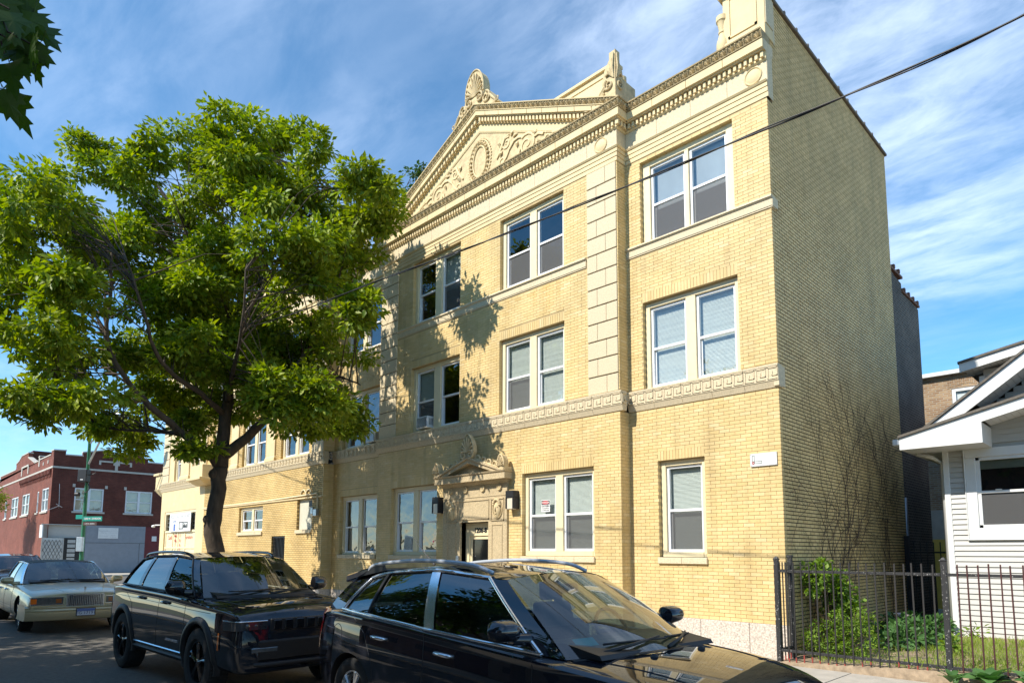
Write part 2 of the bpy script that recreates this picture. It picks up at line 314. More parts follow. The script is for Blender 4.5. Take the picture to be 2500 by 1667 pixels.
M['cream'] = pm('cream_paint', (.72, .61, .38), .55, .06, 7, .05, 50)
M['white_al'] = pm('white_aluminium', (.78, .78, .78), .4, .04, 9)
M['glass'] = glass_mat('window_glass', (.82, .86, .86), 1.0, 0, .12, ior=1.75)
M['glass_dark'] = glass_mat('window_glass_dim', (.45, .5, .5), 1.0, 0, .25, ior=1.8)
M['door_pane'] = pm('dark_door_glass', (.008, .009, .01), .06, .1, 5)
M['backing_pale'] = pm('pale_pane_backing', (.42, .45, .48), .9, .12, 2.5, stretch=(1, 1, .4))  # sheet colour set to brighten the panes in front of it
M['screen'] = screen_mat('insect_screen', (.10, .10, .10), .62)
M['blind'] = pm('white_blind', (.70, .72, .66), .6, .05, 9)
M['dark_room'] = pm('dark_interior', (.03, .03, .032), .95, .3, 2)
M['curtain'] = pm('pale_curtain', (.55, .58, .58), .9, .15, 6, stretch=(6, 1, .4))
M['black_iron'] = pm('black_iron', (.018, .018, .02), .5, .4, 30, .3, 90)
M['black'] = pm('black_plastic', (.012, .012, .013), .5, .2, 20)
M['asphalt'] = pm('asphalt', (.105, .095, .08), .9, .35, 14, .5, 160, detail=9)
M['concrete'] = pm('sidewalk_concrete', (.40, .36, .30), .9, .16, 5, .25, 130, detail=9)
M['soil'] = pm('soil', (.27, .20, .13), .98, .45, 9, .7, 40, detail=9)
M['grassland'] = pm('far_ground', (.12, .13, .07), .98, .3, .5, 0)
M['grass'] = leaf_mat('grass_blades', (.16, .25, .03), (.28, .34, .07), .4)
M['leaf'] = leaf_mat('ash_leaves', (.115, .195, .010), (.31, .36, .035), .36)
M['leaf2'] = leaf_mat('shrub_leaves', (.11, .21, .02), (.24, .34, .05), .38)
M['leaf_maple'] = leaf_mat('maple_leaves', (.03, .07, .012), (.06, .11, .02), .35)
M['leaf_hosta'] = leaf_mat('broad_leaves', (.05, .12, .03), (.10, .20, .06), .3)
M['bark'] = pm('bark', (.075, .055, .038), .95, .5, 12, 1.0, 28, stretch=(1, 1, .25), detail=8)
M['twig'] = pm('vine_twig', (.085, .055, .035), .9, .3, 20)
M['white_paint'] = pm('white_paint', (.66, .66, .64), .45, .06, 3, detail=8)
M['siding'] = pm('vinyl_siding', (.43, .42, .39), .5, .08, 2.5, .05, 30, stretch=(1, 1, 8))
M['shingle'] = pm('asphalt_shingle', (.13, .115, .095), .95, .4, 25, .4, 80)
M['chrome'] = pm('chrome', (.82, .83, .85), .16, .05, 5, metal=.85)
M['steel'] = pm('galvanised_steel', (.45, .46, .47), .4, .15, 9, metal=.9)
M['rubber'] = pm('tyre_rubber', (.016, .016, .016), .85, .25, 30, .2, 80)
# ================================================================== ground, streets
ZS, ZW = .06, .18            # street level, sidewalk level
struct(MB().box(-900, 900, -900, 900, -1, 0, 'b').build('ground', M['grassland']))
rd = MB(); rd.box(-300, 120, -13.6, -5.0, -.2, ZS, 'b'); rd.box(-48.8, -33.4, -5.0, 300, -.2, ZS, 'b'); rd.box(-48.8, -33.4, -300, -13.6, -.2, ZS, 'b')
struct(rd.build('road', M['asphalt']))
cbm = MB()
cbm.box(-33.25, 120, -5.0, -4.85, 0, ZW); cbm.box(-33.4, -33.25, -5.0, 90, 0, ZW); cbm.box(-48.95, -48.8, -5, 90, 0, ZW); cbm.box(-300, -48.95, -5.0, -4.85, 0, ZW); cbm.box(-33.25, 120, -13.75, -13.6, 0, ZW)
struct(cbm.build('kerb', M['concrete'], bevel=.015))
sw = struct(MB().box(-33.25, 120, -3.35, .3, 0, .165).box(-33.25, -29.5, .3, 90, 0, .165).box(-53.9, -48.95, -4.85, 90, 0, .165).box(-300, -53.9, -4.85, -.3, 0, .165).box(-33.25, 120, -19, -13.75, 0, .165).box(-33.25, -29.5, -4.85, -3.35, 0, .165).build('sidewalk', M['concrete']))
me_slab = MB().box(-.745, .745, -.66, .66, -.02, .0).mesh('slab', M['concrete'])
for i in range(28):
    for j in range(2):
        x = 6.4 - i * 1.5
        if x < -32: continue
        o = bpy.data.objects.new('slab', me_slab); COL.objects.link(o); o.parent = sw
        o.location = (x, -2.68 + j * 1.335, ZW + random.uniform(-.002, .004)); o.rotation_euler = (random.uniform(-.002, .002), random.uniform(-.002, .002), 0)
struct(MB().box(-33.25 + 3.7, 120, -4.85, -3.35, 0, .172).build('parkway', M['soil']))
struct(MB().box(.03, 30, -.62, 24, 0, .19).build('yard_soil', M['soil']))
# ================================================================== apartment building
AB = empty('apartment_building'); tag(AB, 'three storey yellow brick apartment building with pediment and carved cornice', 'building')
BH, BL, JT = .0635, .1955, .0065
YC, YL = -.30, -.36
CX = -7.11
RB = (-2.98, 0.0); CB = (-11.24, -2.98); LR = (-14.2, -11.24); LP = (-29.2, -14.2)
Wr = {'3': (-2.63, -.645, 7.92, 9.66), '2': (-2.62, -.637, 4.965, 6.72), '1': (-2.34, -1.375, 1.755, 3.56)}
Wc = {'3R': (-6.36, -4.38, 7.95, 9.68), '3L': (-9.78, -7.79, 7.95, 9.68), '2R': (-6.37, -4.375, 4.98, 6.74), '2L': (-9.79, -7.78, 4.98, 6.74), '1R': (-5.62, -3.63, 1.76, 3.555), '1L': (-10.6, -8.60, 1.76, 3.555)}
Wl = {'3': (-13.75, -11.73, 7.95, 9.66), '2': (-13.75, -11.73, 4.98, 6.72), '1': (-13.75, -11.73, 1.755, 3.52)}
Wp = {'a': (-20.39, -18.37, 2.545, 3.46), 'b': (-20.35, -18.37, 5.0, 6.73), 'c': (-17.17, -15.18, 5.0, 6.73), 'd': (-27.72, -26.9, 4.98, 6.73), 'e': (-25.5, -24.65, 4.98, 6.73),
      'f': (-20.35, -18.37, 7.95, 9.66), 'g': (-17.17, -15.18, 7.95, 9.66), 'h': (-27.72, -26.9, 7.95, 9.66), 'i': (-25.5, -24.65, 7.95, 9.66), 'j': (-23.3, -22.3, 4.98, 6.73), 'k': (-23.3, -22.3, 7.95, 9.66)}
DOOR = (-7.64, -6.645, .3, 2.54)
GATE = (-17.6, -16.62, .3, 2.365); BOARD = (-15.84, -14.84, 2.545, 3.52); SHOP = (-28.65, -24.75, .3, 3.62)
def wall_cells(mb, x0, x1, z0, z1, y, holes, depth=.24):
    xs = sorted({x0, x1, *[min(max(h[k], x0), x1) for h in holes for k in (0, 1)]}); zs = sorted({z0, z1, *[min(max(h[k], z0), z1) for h in holes for k in (2, 3)]})
    for a, b in zip(xs, xs[1:]):
        for c, d in zip(zs, zs[1:]):
            mx_, mz_ = (a + b) / 2, (c + d) / 2
            if any(h[0] < mx_ < h[1] and h[2] < mz_ < h[3] for h in holes): continue
            mb.q((a, y, c), (b, y, c), (b, y, d), (a, y, d))
    for h in holes:
        a, b, c, d = h[:4]
        mb.q((a, y, c), (a, y, d), (a, y + depth, d), (a, y + depth, c)); mb.q((b, y, d), (b, y, c), (b, y + depth, c), (b, y + depth, d))
        mb.q((a, y, d), (b, y, d), (b, y + depth, d), (a, y + depth, d)); mb.q((b, y, c), (a, y, c), (a, y + depth, c), (b, y + depth, c))
def courses(u0, u1, z0, z1, holes, off=0, JT=JT):
    """running bond rectangles (ua, ub, za, zb)"""
    out = []; r0 = round((z0 - .69) / BH)
    k = r0
    while True:
        za = .69 + k * BH
        if za + BH > z1 + .02: break
        if za < z0 - .02: k += 1; continue
        zm = za + BH / 2
        iv = [(u0, u1)]
        for h in holes:
            if h[2] - .01 < zm < h[3] + .01:
                nv = []
                for a, b in iv:
                    if h[1] <= a or h[0] >= b: nv.append((a, b)); continue
                    if h[0] > a: nv.append((a, h[0]))
                    if h[1] < b: nv.append((h[1], b))
                iv = nv
        sh = (k % 2) * BL / 2 + off
        for a, b in iv:
            i = math.floor((a - sh) / BL)
            while sh + i * BL < b - 1e-4:
                p, q = max(a, sh + i * BL), min(b, sh + (i + 1) * BL)
                if q - p > .02: out.append((p + JT / 2 if p > a else p - .003, q - JT / 2 if q < b else q + .003, za + JT / 2, za + BH - JT / 2))
                i += 1
        k += 1
    return out
front_bricks = []          # (x0,x1,z0,z1,y)
mort = MB()
# --- right bay
hr = list(Wr.values()); wall_cells(mort, RB[0], RB[1], .69, 9.74, 0, hr)
sold = [(Wr['2'][0] - .0, Wr['2'][1] + .0, 6.72, 6.92), (Wr['1'][0], Wr['1'][1], 3.56, 3.755)]
sills = [(-2.36, -1.355, 1.63, 1.755)]
for z0, z1 in ((.69, 4.58), (4.97, 7.71), (7.925, 9.73)):
    front_bricks += [(*b, 0) for b in courses(RB[0], RB[1], z0, z1, hr + sold + sills)]
# --- centre pavilion
hc = list(Wc.values()) + [DOOR]; wall_cells(mort, CB[0], CB[1], .69, 9.74, YC, hc)
soldc = [(Wc[k][0], Wc[k][1], Wc[k][3], Wc[k][3] + .2) for k in ('2R', '2L', '1R', '1L')]
sillc = [(Wc[k][0] - .02, Wc[k][1] + .02, 1.635, 1.76) for k in ('1R', '1L')]
front_bricks += [(*b, YC) for b in courses(CB[0], CB[1], .69, 4.57, hc + soldc + sillc + [(-8.28, -6.04, 0, 3.6)])]
front_bricks += [(*b, YC) for b in courses(-10.45, -3.737, 4.97, 7.71, hc + soldc)]
front_bricks += [(*b, YC) for b in courses(-10.45, -3.737, 7.925, 9.73, hc)]
# --- left recess
hl = list(Wl.values()); wall_cells(mort, LR[0], LR[1], .69, 9.74, 0, hl)
soldl = [(Wl[k][0], Wl[k][1], Wl[k][3], Wl[k][3] + .2) for k in ('2', '1')]
for z0, z1 in ((.69, 4.58), (4.97, 7.71), (7.925, 9.73)):
    front_bricks += [(*b, 0) for b in courses(LR[0], LR[1], z0, z1, hl + soldl + [(-13.77, -11.71, 1.63, 1.755)])]
wallf = mort.build('front_wall', M['mortar'], AB)
# soldier courses over the windows
for (a, b, c, d), y in [(s_, 0) for s_ in sold] + [(s_, YC) for s_ in soldc] + [(s_, 0) for s_ in soldl]:
    sb = MB(); n_ = max(1, round((b - a) / .0665)); w = (b - a) / n_
    for i in range(n_): sb.box(a + i * w + .004, a + (i + 1) * w - .004, y - .006 - random.uniform(0, .002), y + .1, c + .003, d - .004, 'k')
    sb.build('soldier_course', M['brick'], wallf, kind='stuff')
# the 300 bricks that show largest are objects, the rest one part
def vis(b):
    c = Vector(((b[0] + b[1]) / 2, b[4], (b[2] + b[3]) / 2)) - CAM; return abs(c.y) / c.length ** 3
full = sorted([i for i, b in enumerate(front_bricks) if abs((b[1] - b[0]) - (BL - JT)) < 1e-4], key=lambda i: -vis(front_bricks[i]))[:300]
fs = set(full)
me_b = MB().box(-(BL - JT) / 2, (BL - JT) / 2, 0, .1, -(BH - JT) / 2, (BH - JT) / 2, 'k').mesh('brick', M['brick'])
bw_ = MB()
for i, b in enumerate(front_bricks):
    d = -.007 - random.uniform(0, .0025)
    if i in fs:
        o = bpy.data.objects.new('brick', me_b); COL.objects.link(o); o.parent = wallf; o.location = ((b[0] + b[1]) / 2, b[4] + d, (b[2] + b[3]) / 2)
    else: bw_.box(b[0], b[1], b[4] + d, b[4] + .1, b[2], b[3], 'k')
bw_.build('brickwork', M['brick'], wallf, kind='stuff')
# --- returns of the pavilion and the long side wall (X faces)
def xface(mbm, mbb, X, y0, y1, z0, z1, nx, off=0, holes=(), jit=.002, jt=JT):
    mbm.q((X, y0, z0), (X, y1, z0), (X, y1, z1), (X, y0, z1))
    for (a, b, c, d) in courses(y0, y1, z0, z1, holes, off, jt):
        e = .006 + random.uniform(0, jit)
        if nx > 0: mbb.box(X - .02, X + e, a, b, c, d, 'l')
        else: mbb.box(X - e, X + .02, a, b, c, d, 'r')
for XX, y0_, nx_ in ((CB[1], YC, 1), (CB[0], YC, -1), (LP[1], YL, 1)):
    ret = MB(); rb_ = MB()
    for z0, z1 in ((.69, 4.58), (4.97, 9.73)): xface(ret, rb_, XX, y0_ - .004, 0, z0, z1, nx_, .05)
    rw = ret.build('return_wall', M['mortar'], AB); rb_.build('brickwork', M['brick'], rw, kind='stuff')
sd_m = MB(); sd_b = MB(); XS = .03
xface(sd_m, sd_b, XS - .03, .0, 6.9, .2, 11.74, 1, 0, holes=[(-.1, .19, 9.73, 12)], jit=.002, jt=.0165)
sd_m.q((XS - .03, 6.9, .1), (-8, 6.9, .1), (-8, 6.9, 11.74), (XS - .03, 6.9, 11.74))
sw_ = sd_m.build('side_wall', M['mortar_dark'], AB); sd_b.build('brickwork', M['brick_side'], sw_, kind='stuff')
cop = MB()
for i in range(12):
    cop.box(-.16, .055, .25 + i * .56, .25 + i * .56 + .55, 11.74, 11.80); cop.box(-.17, .065, .25 + i * .56 - .03, .25 + i * .56 + .03, 11.735, 11.83)
cop.build('coping', pm('clay_coping', (.16, .13, .10), .7, .3, 8), AB, bevel=.008)
MB().box(-29, -.2, .5, 6.8, 10.7, 10.85).build('roof', M['shingle'], AB)
MB().q((-29, .75, .2), (-.05, .75, .2), (-.05, .75, 10.7), (-29, .75, 10.7)).build('dark_backing', M['dark_room'], AB)  # added dark sheet: dim rooms put into its colour, stops light through windows
# --- granite base blocks
gx = [(-2.98, -2.28), (-2.28, -1.52), (-1.52, -.63), (-.63, .035)]
for a, b in gx: MB().box(a + .004, b - .003, -.035, .12, 0, .688).build('base_block', M['granite'], AB, bevel=.006)
for k in range(9):
    a = CB[0] - .03 + k * (CB[1] - CB[0] + .06) / 9; b = CB[0] - .03 + (k + 1) * (CB[1] - CB[0] + .06) / 9
    if a > -8.3 and b < -6: continue
    MB().box(a + .004, b - .003, YC - .035, .1, 0, .688).build('base_block', M['granite'], AB, bevel=.006)
for k in range(4): MB().box(LR[0] + k * .74 + .004, LR[0] + (k + 1) * .74 - .004, -.035, .12, 0, .688).build('base_block', M['granite'], AB, bevel=.006)
for k in range(12): MB().box(LP[0] + k * 1.25 + .004, LP[0] + (k + 1) * 1.25 - .004, YL - .035, .1, 0, .688).build('base_block', M['granite'], AB, bevel=.006)
# --- left pavilion wall (bricks too small to tell apart: material)
lpw = MB(); hp = list(Wp.values()) + [GATE, BOARD, SHOP]
wall_cells(lpw, -23.9, LP[1], .69, 9.74, YL, [h for h in hp if h[0] > -23.9]); wallp = lpw.build('pavilion_wall', M['brick_far'], AB)
lpw = MB(); wall_cells(lpw, LP[0], -23.9, .69, 9.74, YL, [h for h in hp if h[0] < -23.9]); lpw.q((LP[0], YL, .69), (LP[0], 7, .69), (LP[0], 7, 10.8), (LP[0], YL, 10.8)); lpw.build('corner_wall', M['stone'], AB)
# ------------------------------------------------------------------ horizontal mouldings
def layer(mb, x0, x1, yw, p0, p1, z0, z1, el, er, yb=None):
    yb = (.13 if yw == 0 else -yw + .03) if yb is None else yb
    mb.frus((x0 - el * p0, x1 + er * p0, yw - p0, yw + yb), z0, (x0 - el * p1, x1 + er * p1, yw - p1, yw + yb), z1)
def leaf_run(mb, f, u0, u1, h, pitch):
    """carved leaf-and-dart: f(u, w, d) -> point; w 0..h up, d outwards"""
    n_ = max(1, int((u1 - u0) / pitch)); p = (u1 - u0) / n_
    for i in range(n_):
        c = u0 + (i + .5) * p
        for a, ln, wd in ((-68, .8, .10), (-36, .92, .12), (0, 1.0, .14), (36, .92, .12), (68, .8, .10)):
            ar = math.radians(a); L = ln * h * .92 if abs(a) < 50 else p * .44
            dx, dz = math.sin(ar), math.cos(ar); px_, pz_ = dz, -dx; wq = wd * p
            b0 = (c, .04 * h); t = (c + dx * L, .04 * h + dz * L); mL = (c + dx * L * .62 + px_ * wq, .04 * h + dz * L * .62 + pz_ * wq); mR = (c + dx * L * .62 - px_ * wq, .04 * h + dz * L * .62 - pz_ * wq)
            mc = (c + dx * L * .7, .04 * h + dz * L * .7)
            A, B, C_, D, E_ = f(*b0, .004), f(*mL, .0), f(*t, .012), f(*mR, .0), f(*mc, .034)
            i0 = len(mb.v); mb.v += [A, B, C_, D, E_]; mb.f += [(i0, i0 + 1, i0 + 4), (i0 + 1, i0 + 2, i0 + 4), (i0 + 2, i0 + 3, i0 + 4), (i0 + 3, i0, i0 + 4)]
        # dart between leaves
        c2 = c + p / 2
        i0 = len(mb.v); mb.v += [f(c2 - .16 * p, h * .95, 0), f(c2 + .16 * p, h * .95, 0), f(c2, h * .15, .004), f(c2, h * .7, .03)]; mb.f += [(i0, i0 + 2, i0 + 3), (i0 + 2, i0 + 1, i0 + 3), (i0 + 1, i0, i0 + 3)]
def entablature(x0, x1, yw, el, er, name):
    a = MB()
    layer(a, x0, x1, yw, .014, .014, 9.735, 9.825, el, er); layer(a, x0, x1, yw, .026, .026, 9.828, 9.915, el, er); layer(a, x0, x1, yw, .038, .038, 9.918, 9.995, el, er)
    layer(a, x0, x1, yw, .05, .075, 9.998, 10.035, el, er)
    a.build('architrave', M['stone'], AB, bevel=.004)
    n_ = max(2, round((x1 - x0) / .78))
    for i in range(n_):
        p, q = x0 + (x1 - x0) * i / n_, x0 + (x1 - x0) * (i + 1) / n_
        MB().box(p + (.002 if i else -el * .02), q - (.002 if i < n_ - 1 else -er * .02), yw - .02, yw + (.12 if yw == 0 else -yw + .02), 10.037, 10.40).build('frieze_block', M['stone_speck'], AB, bevel=.003)
    b = MB(); layer(b, x0, x1, yw, .03, .055, 10.402, 10.43, el, er); layer(b, x0, x1, yw, .05, .05, 10.432, 10.555, el, er); layer(b, x0, x1, yw, .125, .135, 10.557, 10.578, el, er)
    b.build('bed_moulding', M['stone'], AB)
    d = MB(); xa, xb = x0 - el * .12, x1 + er * .12; n_ = round((xb - xa) / .099); p = (xb - xa) / n_
    for i in range(n_): d.box(xa + i * p + .02, xa + (i + 1) * p - .026, yw - .102, yw - .045, 10.445, 10.546)
    for e, xx in ((el, x0), (er, x1)):
        if e:
            sgn = -1 if xx == x0 else 1
            for j in range(3): d.box(min(xx + sgn * .045, xx + sgn * .118), max(xx + sgn * .045, xx + sgn * .118), yw - .10 + j * .108, yw - .10 + j * .108 + .06, 10.44, 10.548)
    d.build('dentil_row', M['stone'], AB, bevel=.004)
    n_ = max(2, round((x1 - x0) / .72))
    for i in range(n_):
        p, q = x0 + (x1 - x0) * i / n_, x0 + (x1 - x0) * (i + 1) / n_
        MB().box(p + .003 if i else p - el * .17, q - .003 if i < n_ - 1 else q + er * .17, yw - .17, yw + (.12 if yw == 0 else -yw + .02), 10.58, 10.745).build('corona_block', M['stone'], AB, bevel=.006)
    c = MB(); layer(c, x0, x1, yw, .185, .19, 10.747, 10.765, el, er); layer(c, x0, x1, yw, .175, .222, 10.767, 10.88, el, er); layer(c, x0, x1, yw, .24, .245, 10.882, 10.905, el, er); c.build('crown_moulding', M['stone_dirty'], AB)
    lf = MB(); f = lambda u, w, dd: (u, yw - .178 - .044 * w / .113 - dd, 10.767 + w)
    leaf_run(lf, f, x0 - el * .2, x1 + er * .2, .113, .15)
    if er: leaf_run(lf, lambda u, w, dd: (x1 + .178 + .044 * w / .113 + dd, u, 10.767 + w), yw - .2, yw + .1, .113, .15)
    lf.build('leaf_moulding', M['stone_carved'], AB)
entablature(RB[0] + .02, RB[1] + .03, 0, 0, 0, 'r'); entablature(CB[0], CB[1], YC, 1, 1, 'c'); entablature(LR[0], LR[1], 0, 0, 0, 'l'); entablature(LP[0], LP[1], YL, 1, 1, 'p')
# roundels on the frieze
for x, y in ((-.22, 0), (-3.36, YC), (-10.86, YC), (-14.6, YL), (-28.8, YL)):
    z = 10.222
    MB().lathe([(.162, -.022), (.162, -.036), (.15, -.044), (.138, -.036), (.13, -.026), (.11, -.034), (.06, -.048), (.001, -.05)], (x, y, z), 24, 'y').build('roundel', M['stone'], AB, smooth=40)
# sill band of the third floor
def sillband(x0, x1, yw):
    n_ = max(1, round((x1 - x0) / .95))
    for i in range(n_):
        p, q = x0 + (x1 - x0) * i / n_, x0 + (x1 - x0) * (i + 1) / n_
        b = MB(); layer(b, p + .002, q - .002, yw, .018, .018, 7.712, 7.735, 0, 0); layer(b, p + .002, q - .002, yw, .028, .028, 7.737, 7.765, 0, 0); layer(b, p + .002, q - .002, yw, .022, .022, 7.767, 7.865, 0, 0); layer(b, p + .002, q - .002, yw, .03, .05, 7.867, 7.89, 0, 0); layer(b, p + .002, q - .002, yw, .06, .052, 7.892, 7.924, 0, 0)
        b.build('sill_block', M['stone_speck'], AB)
sillband(RB[0] + .01, .028, 0); sillband(-10.44, -3.775, YC); sillband(LR[0], LR[1] - .01, 0); sillband(-27.9, -14.9, YL)
# Greek key band
def key_unit(mb, f, u, w):
    """raised meander in a cell from u, width w (0.245 high)"""
    P = [(0, .03), (0, .215), (.80, .215), (.80, .085), (.36, .085), (.36, .15)]
    t = .013
    for (a, b), (c, d) in zip(P, P[1:]):
        ua, ub = u + min(a, c) * w - t / 2, u + max(a, c) * w + t / 2; za, zb = min(b, d) - t / 2, max(b, d) + t / 2
        mb.box_f(f, ua, ub, za, zb) if hasattr(mb, 'box_f') else None
    mb.box_f(f, u - t / 2, u + .80 * w, .03 - t / 2, .03 + t / 2)
def _bf(s, f, ua, ub, za, zb, d=.013):
    i = len(s.v)
    for dd in (0, d):
        for (uu, zz_) in ((ua, za), (ub, za), (ub, zb), (ua, zb)): s.v.append(f(uu, zz_, dd))
    for q_ in ((4, 5, 6, 7), (0, 1, 5, 4), (1, 2, 6, 5), (2, 3, 7, 6), (3, 0, 4, 7)): s.f.append(tuple(i + a for a in q_))
MB.box_f = _bf
def keyband(x0, x1, yw, el, er):
    n_ = max(1, round((x1 - x0) / .64)); zb = 4.69
    for i in range(n_):
        p = x0 + (x1 - x0) * i / n_ - (el * .085 if i == 0 else -.003); q = x0 + (x1 - x0) * (i + 1) / n_ + (er * .085 if i == n_ - 1 else -.003)
        k = MB(); k.box(p, q, yw - .07, yw + .12, zb, zb + .245); k.box(p - .0, q, yw - .088, yw + .1, zb + .247, zb + .275)
        k.frus((p, q, yw - .02, yw + .1), zb - .11, (p, q, yw - .062, yw + .1), zb - .002)
        f = lambda u, w, dd: (u, yw - .07 - dd, zb + w)
        w = (q - p) / 3
        for j in range(3): key_unit(k, f, p + .03 + j * w, w * .96)
        k.box_f(f, p + .004, q - .004, .228, .245, .012)
        kb = k.build('key_block', M['stone_speck'], AB)
    if er:
        k = MB(); f = lambda u, w, dd: (x1 + .085 + dd, u, zb + w); key_unit(k, f, yw - .04, .16); key_unit(k, f, yw + .13, .13); k.build('key_return', M['stone_speck'], AB)
keyband(RB[0] + .012, .033, 0, 0, 0); keyband(CB[0], CB[1] + .003, YC, 1, 1); keyband(LR[0] + .01, LR[1] - .1, 0, 0, 0); keyband(LP[0], LP[1], YL, 1, 1)
for z0, z1, p in ((4.60, 4.94, .07), (7.73, 7.90, .03)):
    MB().box(-.05, .036, -p + .0145, .2, z0, z1).build('stone_return', M['stone_speck'], AB)
MB().box(-.06, .034, -.01, .19, 9.735, 10.56).build('stone_return', M['stone_speck'], AB)
MB().box(-.06, .036, -.13, .23, 10.56, 10.75).build('stone_return', M['stone_speck'], AB)
# rusticated pilasters
def pilaster(x0, x1, yw, z0=4.975, z1=9.73, n_=13):
    h = (z1 - z0) / n_
    for i in range(n_):
        a = z0 + i * h + .010; b = z0 + (i + 1) * h - .010; sp_ = x0 + (x1 - x0) * (.34 if i % 2 else .64)
        MB().box(x0, sp_ - .0025, yw - .034, yw + .1, a, b).build('stone_block', M['stone_speck'], AB, bevel=.008)
        MB().box(sp_ + .0025, x1, yw - .034, yw + .1, a, b).build('stone_block', M['stone_speck'], AB, bevel=.008)
    MB().box(x0 + .02, x1 - .02, yw - .012, yw + .08, z0, z1).build('pilaster_core', M['mortar_dark'], AB)
pilaster(-3.737, -2.995, YC); pilaster(-11.235, -10.45, YC); pilaster(-14.95, -14.22, YL); pilaster(-29.19, -28.35, YL)
for x0, x1 in ((-18.2, -17.55), (-26.75, -25.75), (-21.3, -20.65), (-24.3, -23.8)):
    for z0, z1 in ((4.975, 7.70), (7.93, 9.73)):
        b = MB(); b.box(x0, x1, YL - .05, YL + .1, z0 + .2, z1 - .2); b.box(x0 - .05, x1 + .05, YL - .09, YL + .1, z0, z0 + .12); b.frus((x0 - .04, x1 + .04, YL - .08, YL + .1), z0 + .121, (x0, x1, YL - .055, YL + .1), z0 + .2)
        b.frus((x0, x1, YL - .055, YL + .1), z1 - .2, (x0 - .05, x1 + .05, YL - .1, YL + .1), z1 - .08); b.box(x0 - .06, x1 + .06, YL - .11, YL + .1, z1 - .079, z1); b.build('flat_column', M['stone'], AB, bevel=.006)
# ------------------------------------------------------------------ pediment
SL = .4622
def rake(v_top, v_bot, p_bot, p_top, name, mat, side, zc=10.908):
    """one member of the sloping cornice; v = vertical offset below the top line; side -1 left, +1 right"""
    za = 12.924; xt = (za - v_top - zc) / SL; xb = (za - v_bot - zc) / SL
    mb = MB(); s_ = side
    pts_b = [(CX + s_ * xb, zc), (CX, za - v_bot)]; pts_t = [(CX + s_ * xt, zc), (CX, za - v_top)]
    y0, y1, yk = YC - p_bot, YC - p_top, YC + .12
    A, B = (pts_b[0][0], y0, pts_b[0][1]), (pts_b[1][0], y0, pts_b[1][1]); C_, D = (pts_t[1][0], y1, pts_t[1][1]), (pts_t[0][0], y1, pts_t[0][1])
    A2, B2, C2, D2 = [(p[0], yk, p[2]) for p in (A, B, C_, D)]
    i = len(mb.v); mb.v += [A, B, C_, D, A2, B2, C2, D2]
    mb.f += [(0, 1, 2, 3), (7, 6, 5, 4), (0, 4, 5, 1), (1, 5, 6, 2), (2, 6, 7, 3), (3, 7, 4, 0)]
    return mb.build(name, mat, AB, fixn=True)
for sd_ in (-1, 1):
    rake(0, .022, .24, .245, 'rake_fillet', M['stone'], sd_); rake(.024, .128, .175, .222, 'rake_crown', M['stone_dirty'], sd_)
    rake(.13, .15, .185, .19, 'rake_fillet', M['stone'], sd_); rake(.152, .262, .165, .17, 'rake_corona', M['stone'], sd_)
    rake(.264, .285, .12, .13, 'rake_fillet', M['stone'], sd_); rake(.287, .40, .05, .05, 'rake_bed', M['stone'], sd_); rake(.402, .425, .045, .03, 'rake_fillet', M['stone'], sd_)
    rake(.427, .62, .012, .012, 'rake_band', M['stone'], sd_); rake(.622, .665, .02, .035, 'rake_fillet', M['stone'], sd_)
    lf = MB(); f = lambda u, w, dd, s_=sd_: (CX + s_ * u, YC - .178 - .044 * w / .104 - dd, 12.924 - SL * u - .128 + w)
    leaf_run(lf, f, .05, 4.15, .104, .15); lf.build('leaf_moulding', M['stone_carved'], AB)
    d = MB(); n_ = 33
    for i in range(n_):
        u = .06 + i * .108
        z = 12.924 - SL * u
        if z - .4 < 10.93: continue
        x = CX + sd_ * u; x2 = CX + sd_ * (u + .062); z2 = 12.924 - SL * (u + .062)
        xa, xb, za_, zb_ = (x, x2, z, z2) if sd_ > 0 else (x2, x, z2, z)
        y0, y1 = YC - .115, YC - .045
        k = len(d.v); d.v += [(xa, y0, za_ - .395), (xb, y0, zb_ - .395), (xb, y0, zb_ - .295), (xa, y0, za_ - .295), (xa, y1, za_ - .395), (xb, y1, zb_ - .395), (xb, y1, zb_ - .295), (xa, y1, za_ - .295)]
        d.f += [tuple(k + a for a in q_) for q_ in ((0, 1, 2, 3), (1, 5, 6, 2), (4, 0, 3, 7), (3, 2, 6, 7), (4, 5, 1, 0))]
    d.build('dentil_row', M['stone'], AB)
    # vertical joints of the corona
    j = MB()
    for u in [.35 + k * .47 for k in range(8)]:
        x = CX + sd_ * u; z = 12.924 - SL * u; j.box(x - .003, x + .003, YC - .172, YC - .1, z - .262, z - .153)
    j.build('joint', M['mortar_dark'], AB)
xt = (12.924 - .66 - 10.9) / SL
MB().prism([(CX - xt, 10.9), (CX + xt, 10.9), (CX, 12.264)], 'y', YC - .004, YC + .1).build('tympanum', M['stone_carved'], AB)
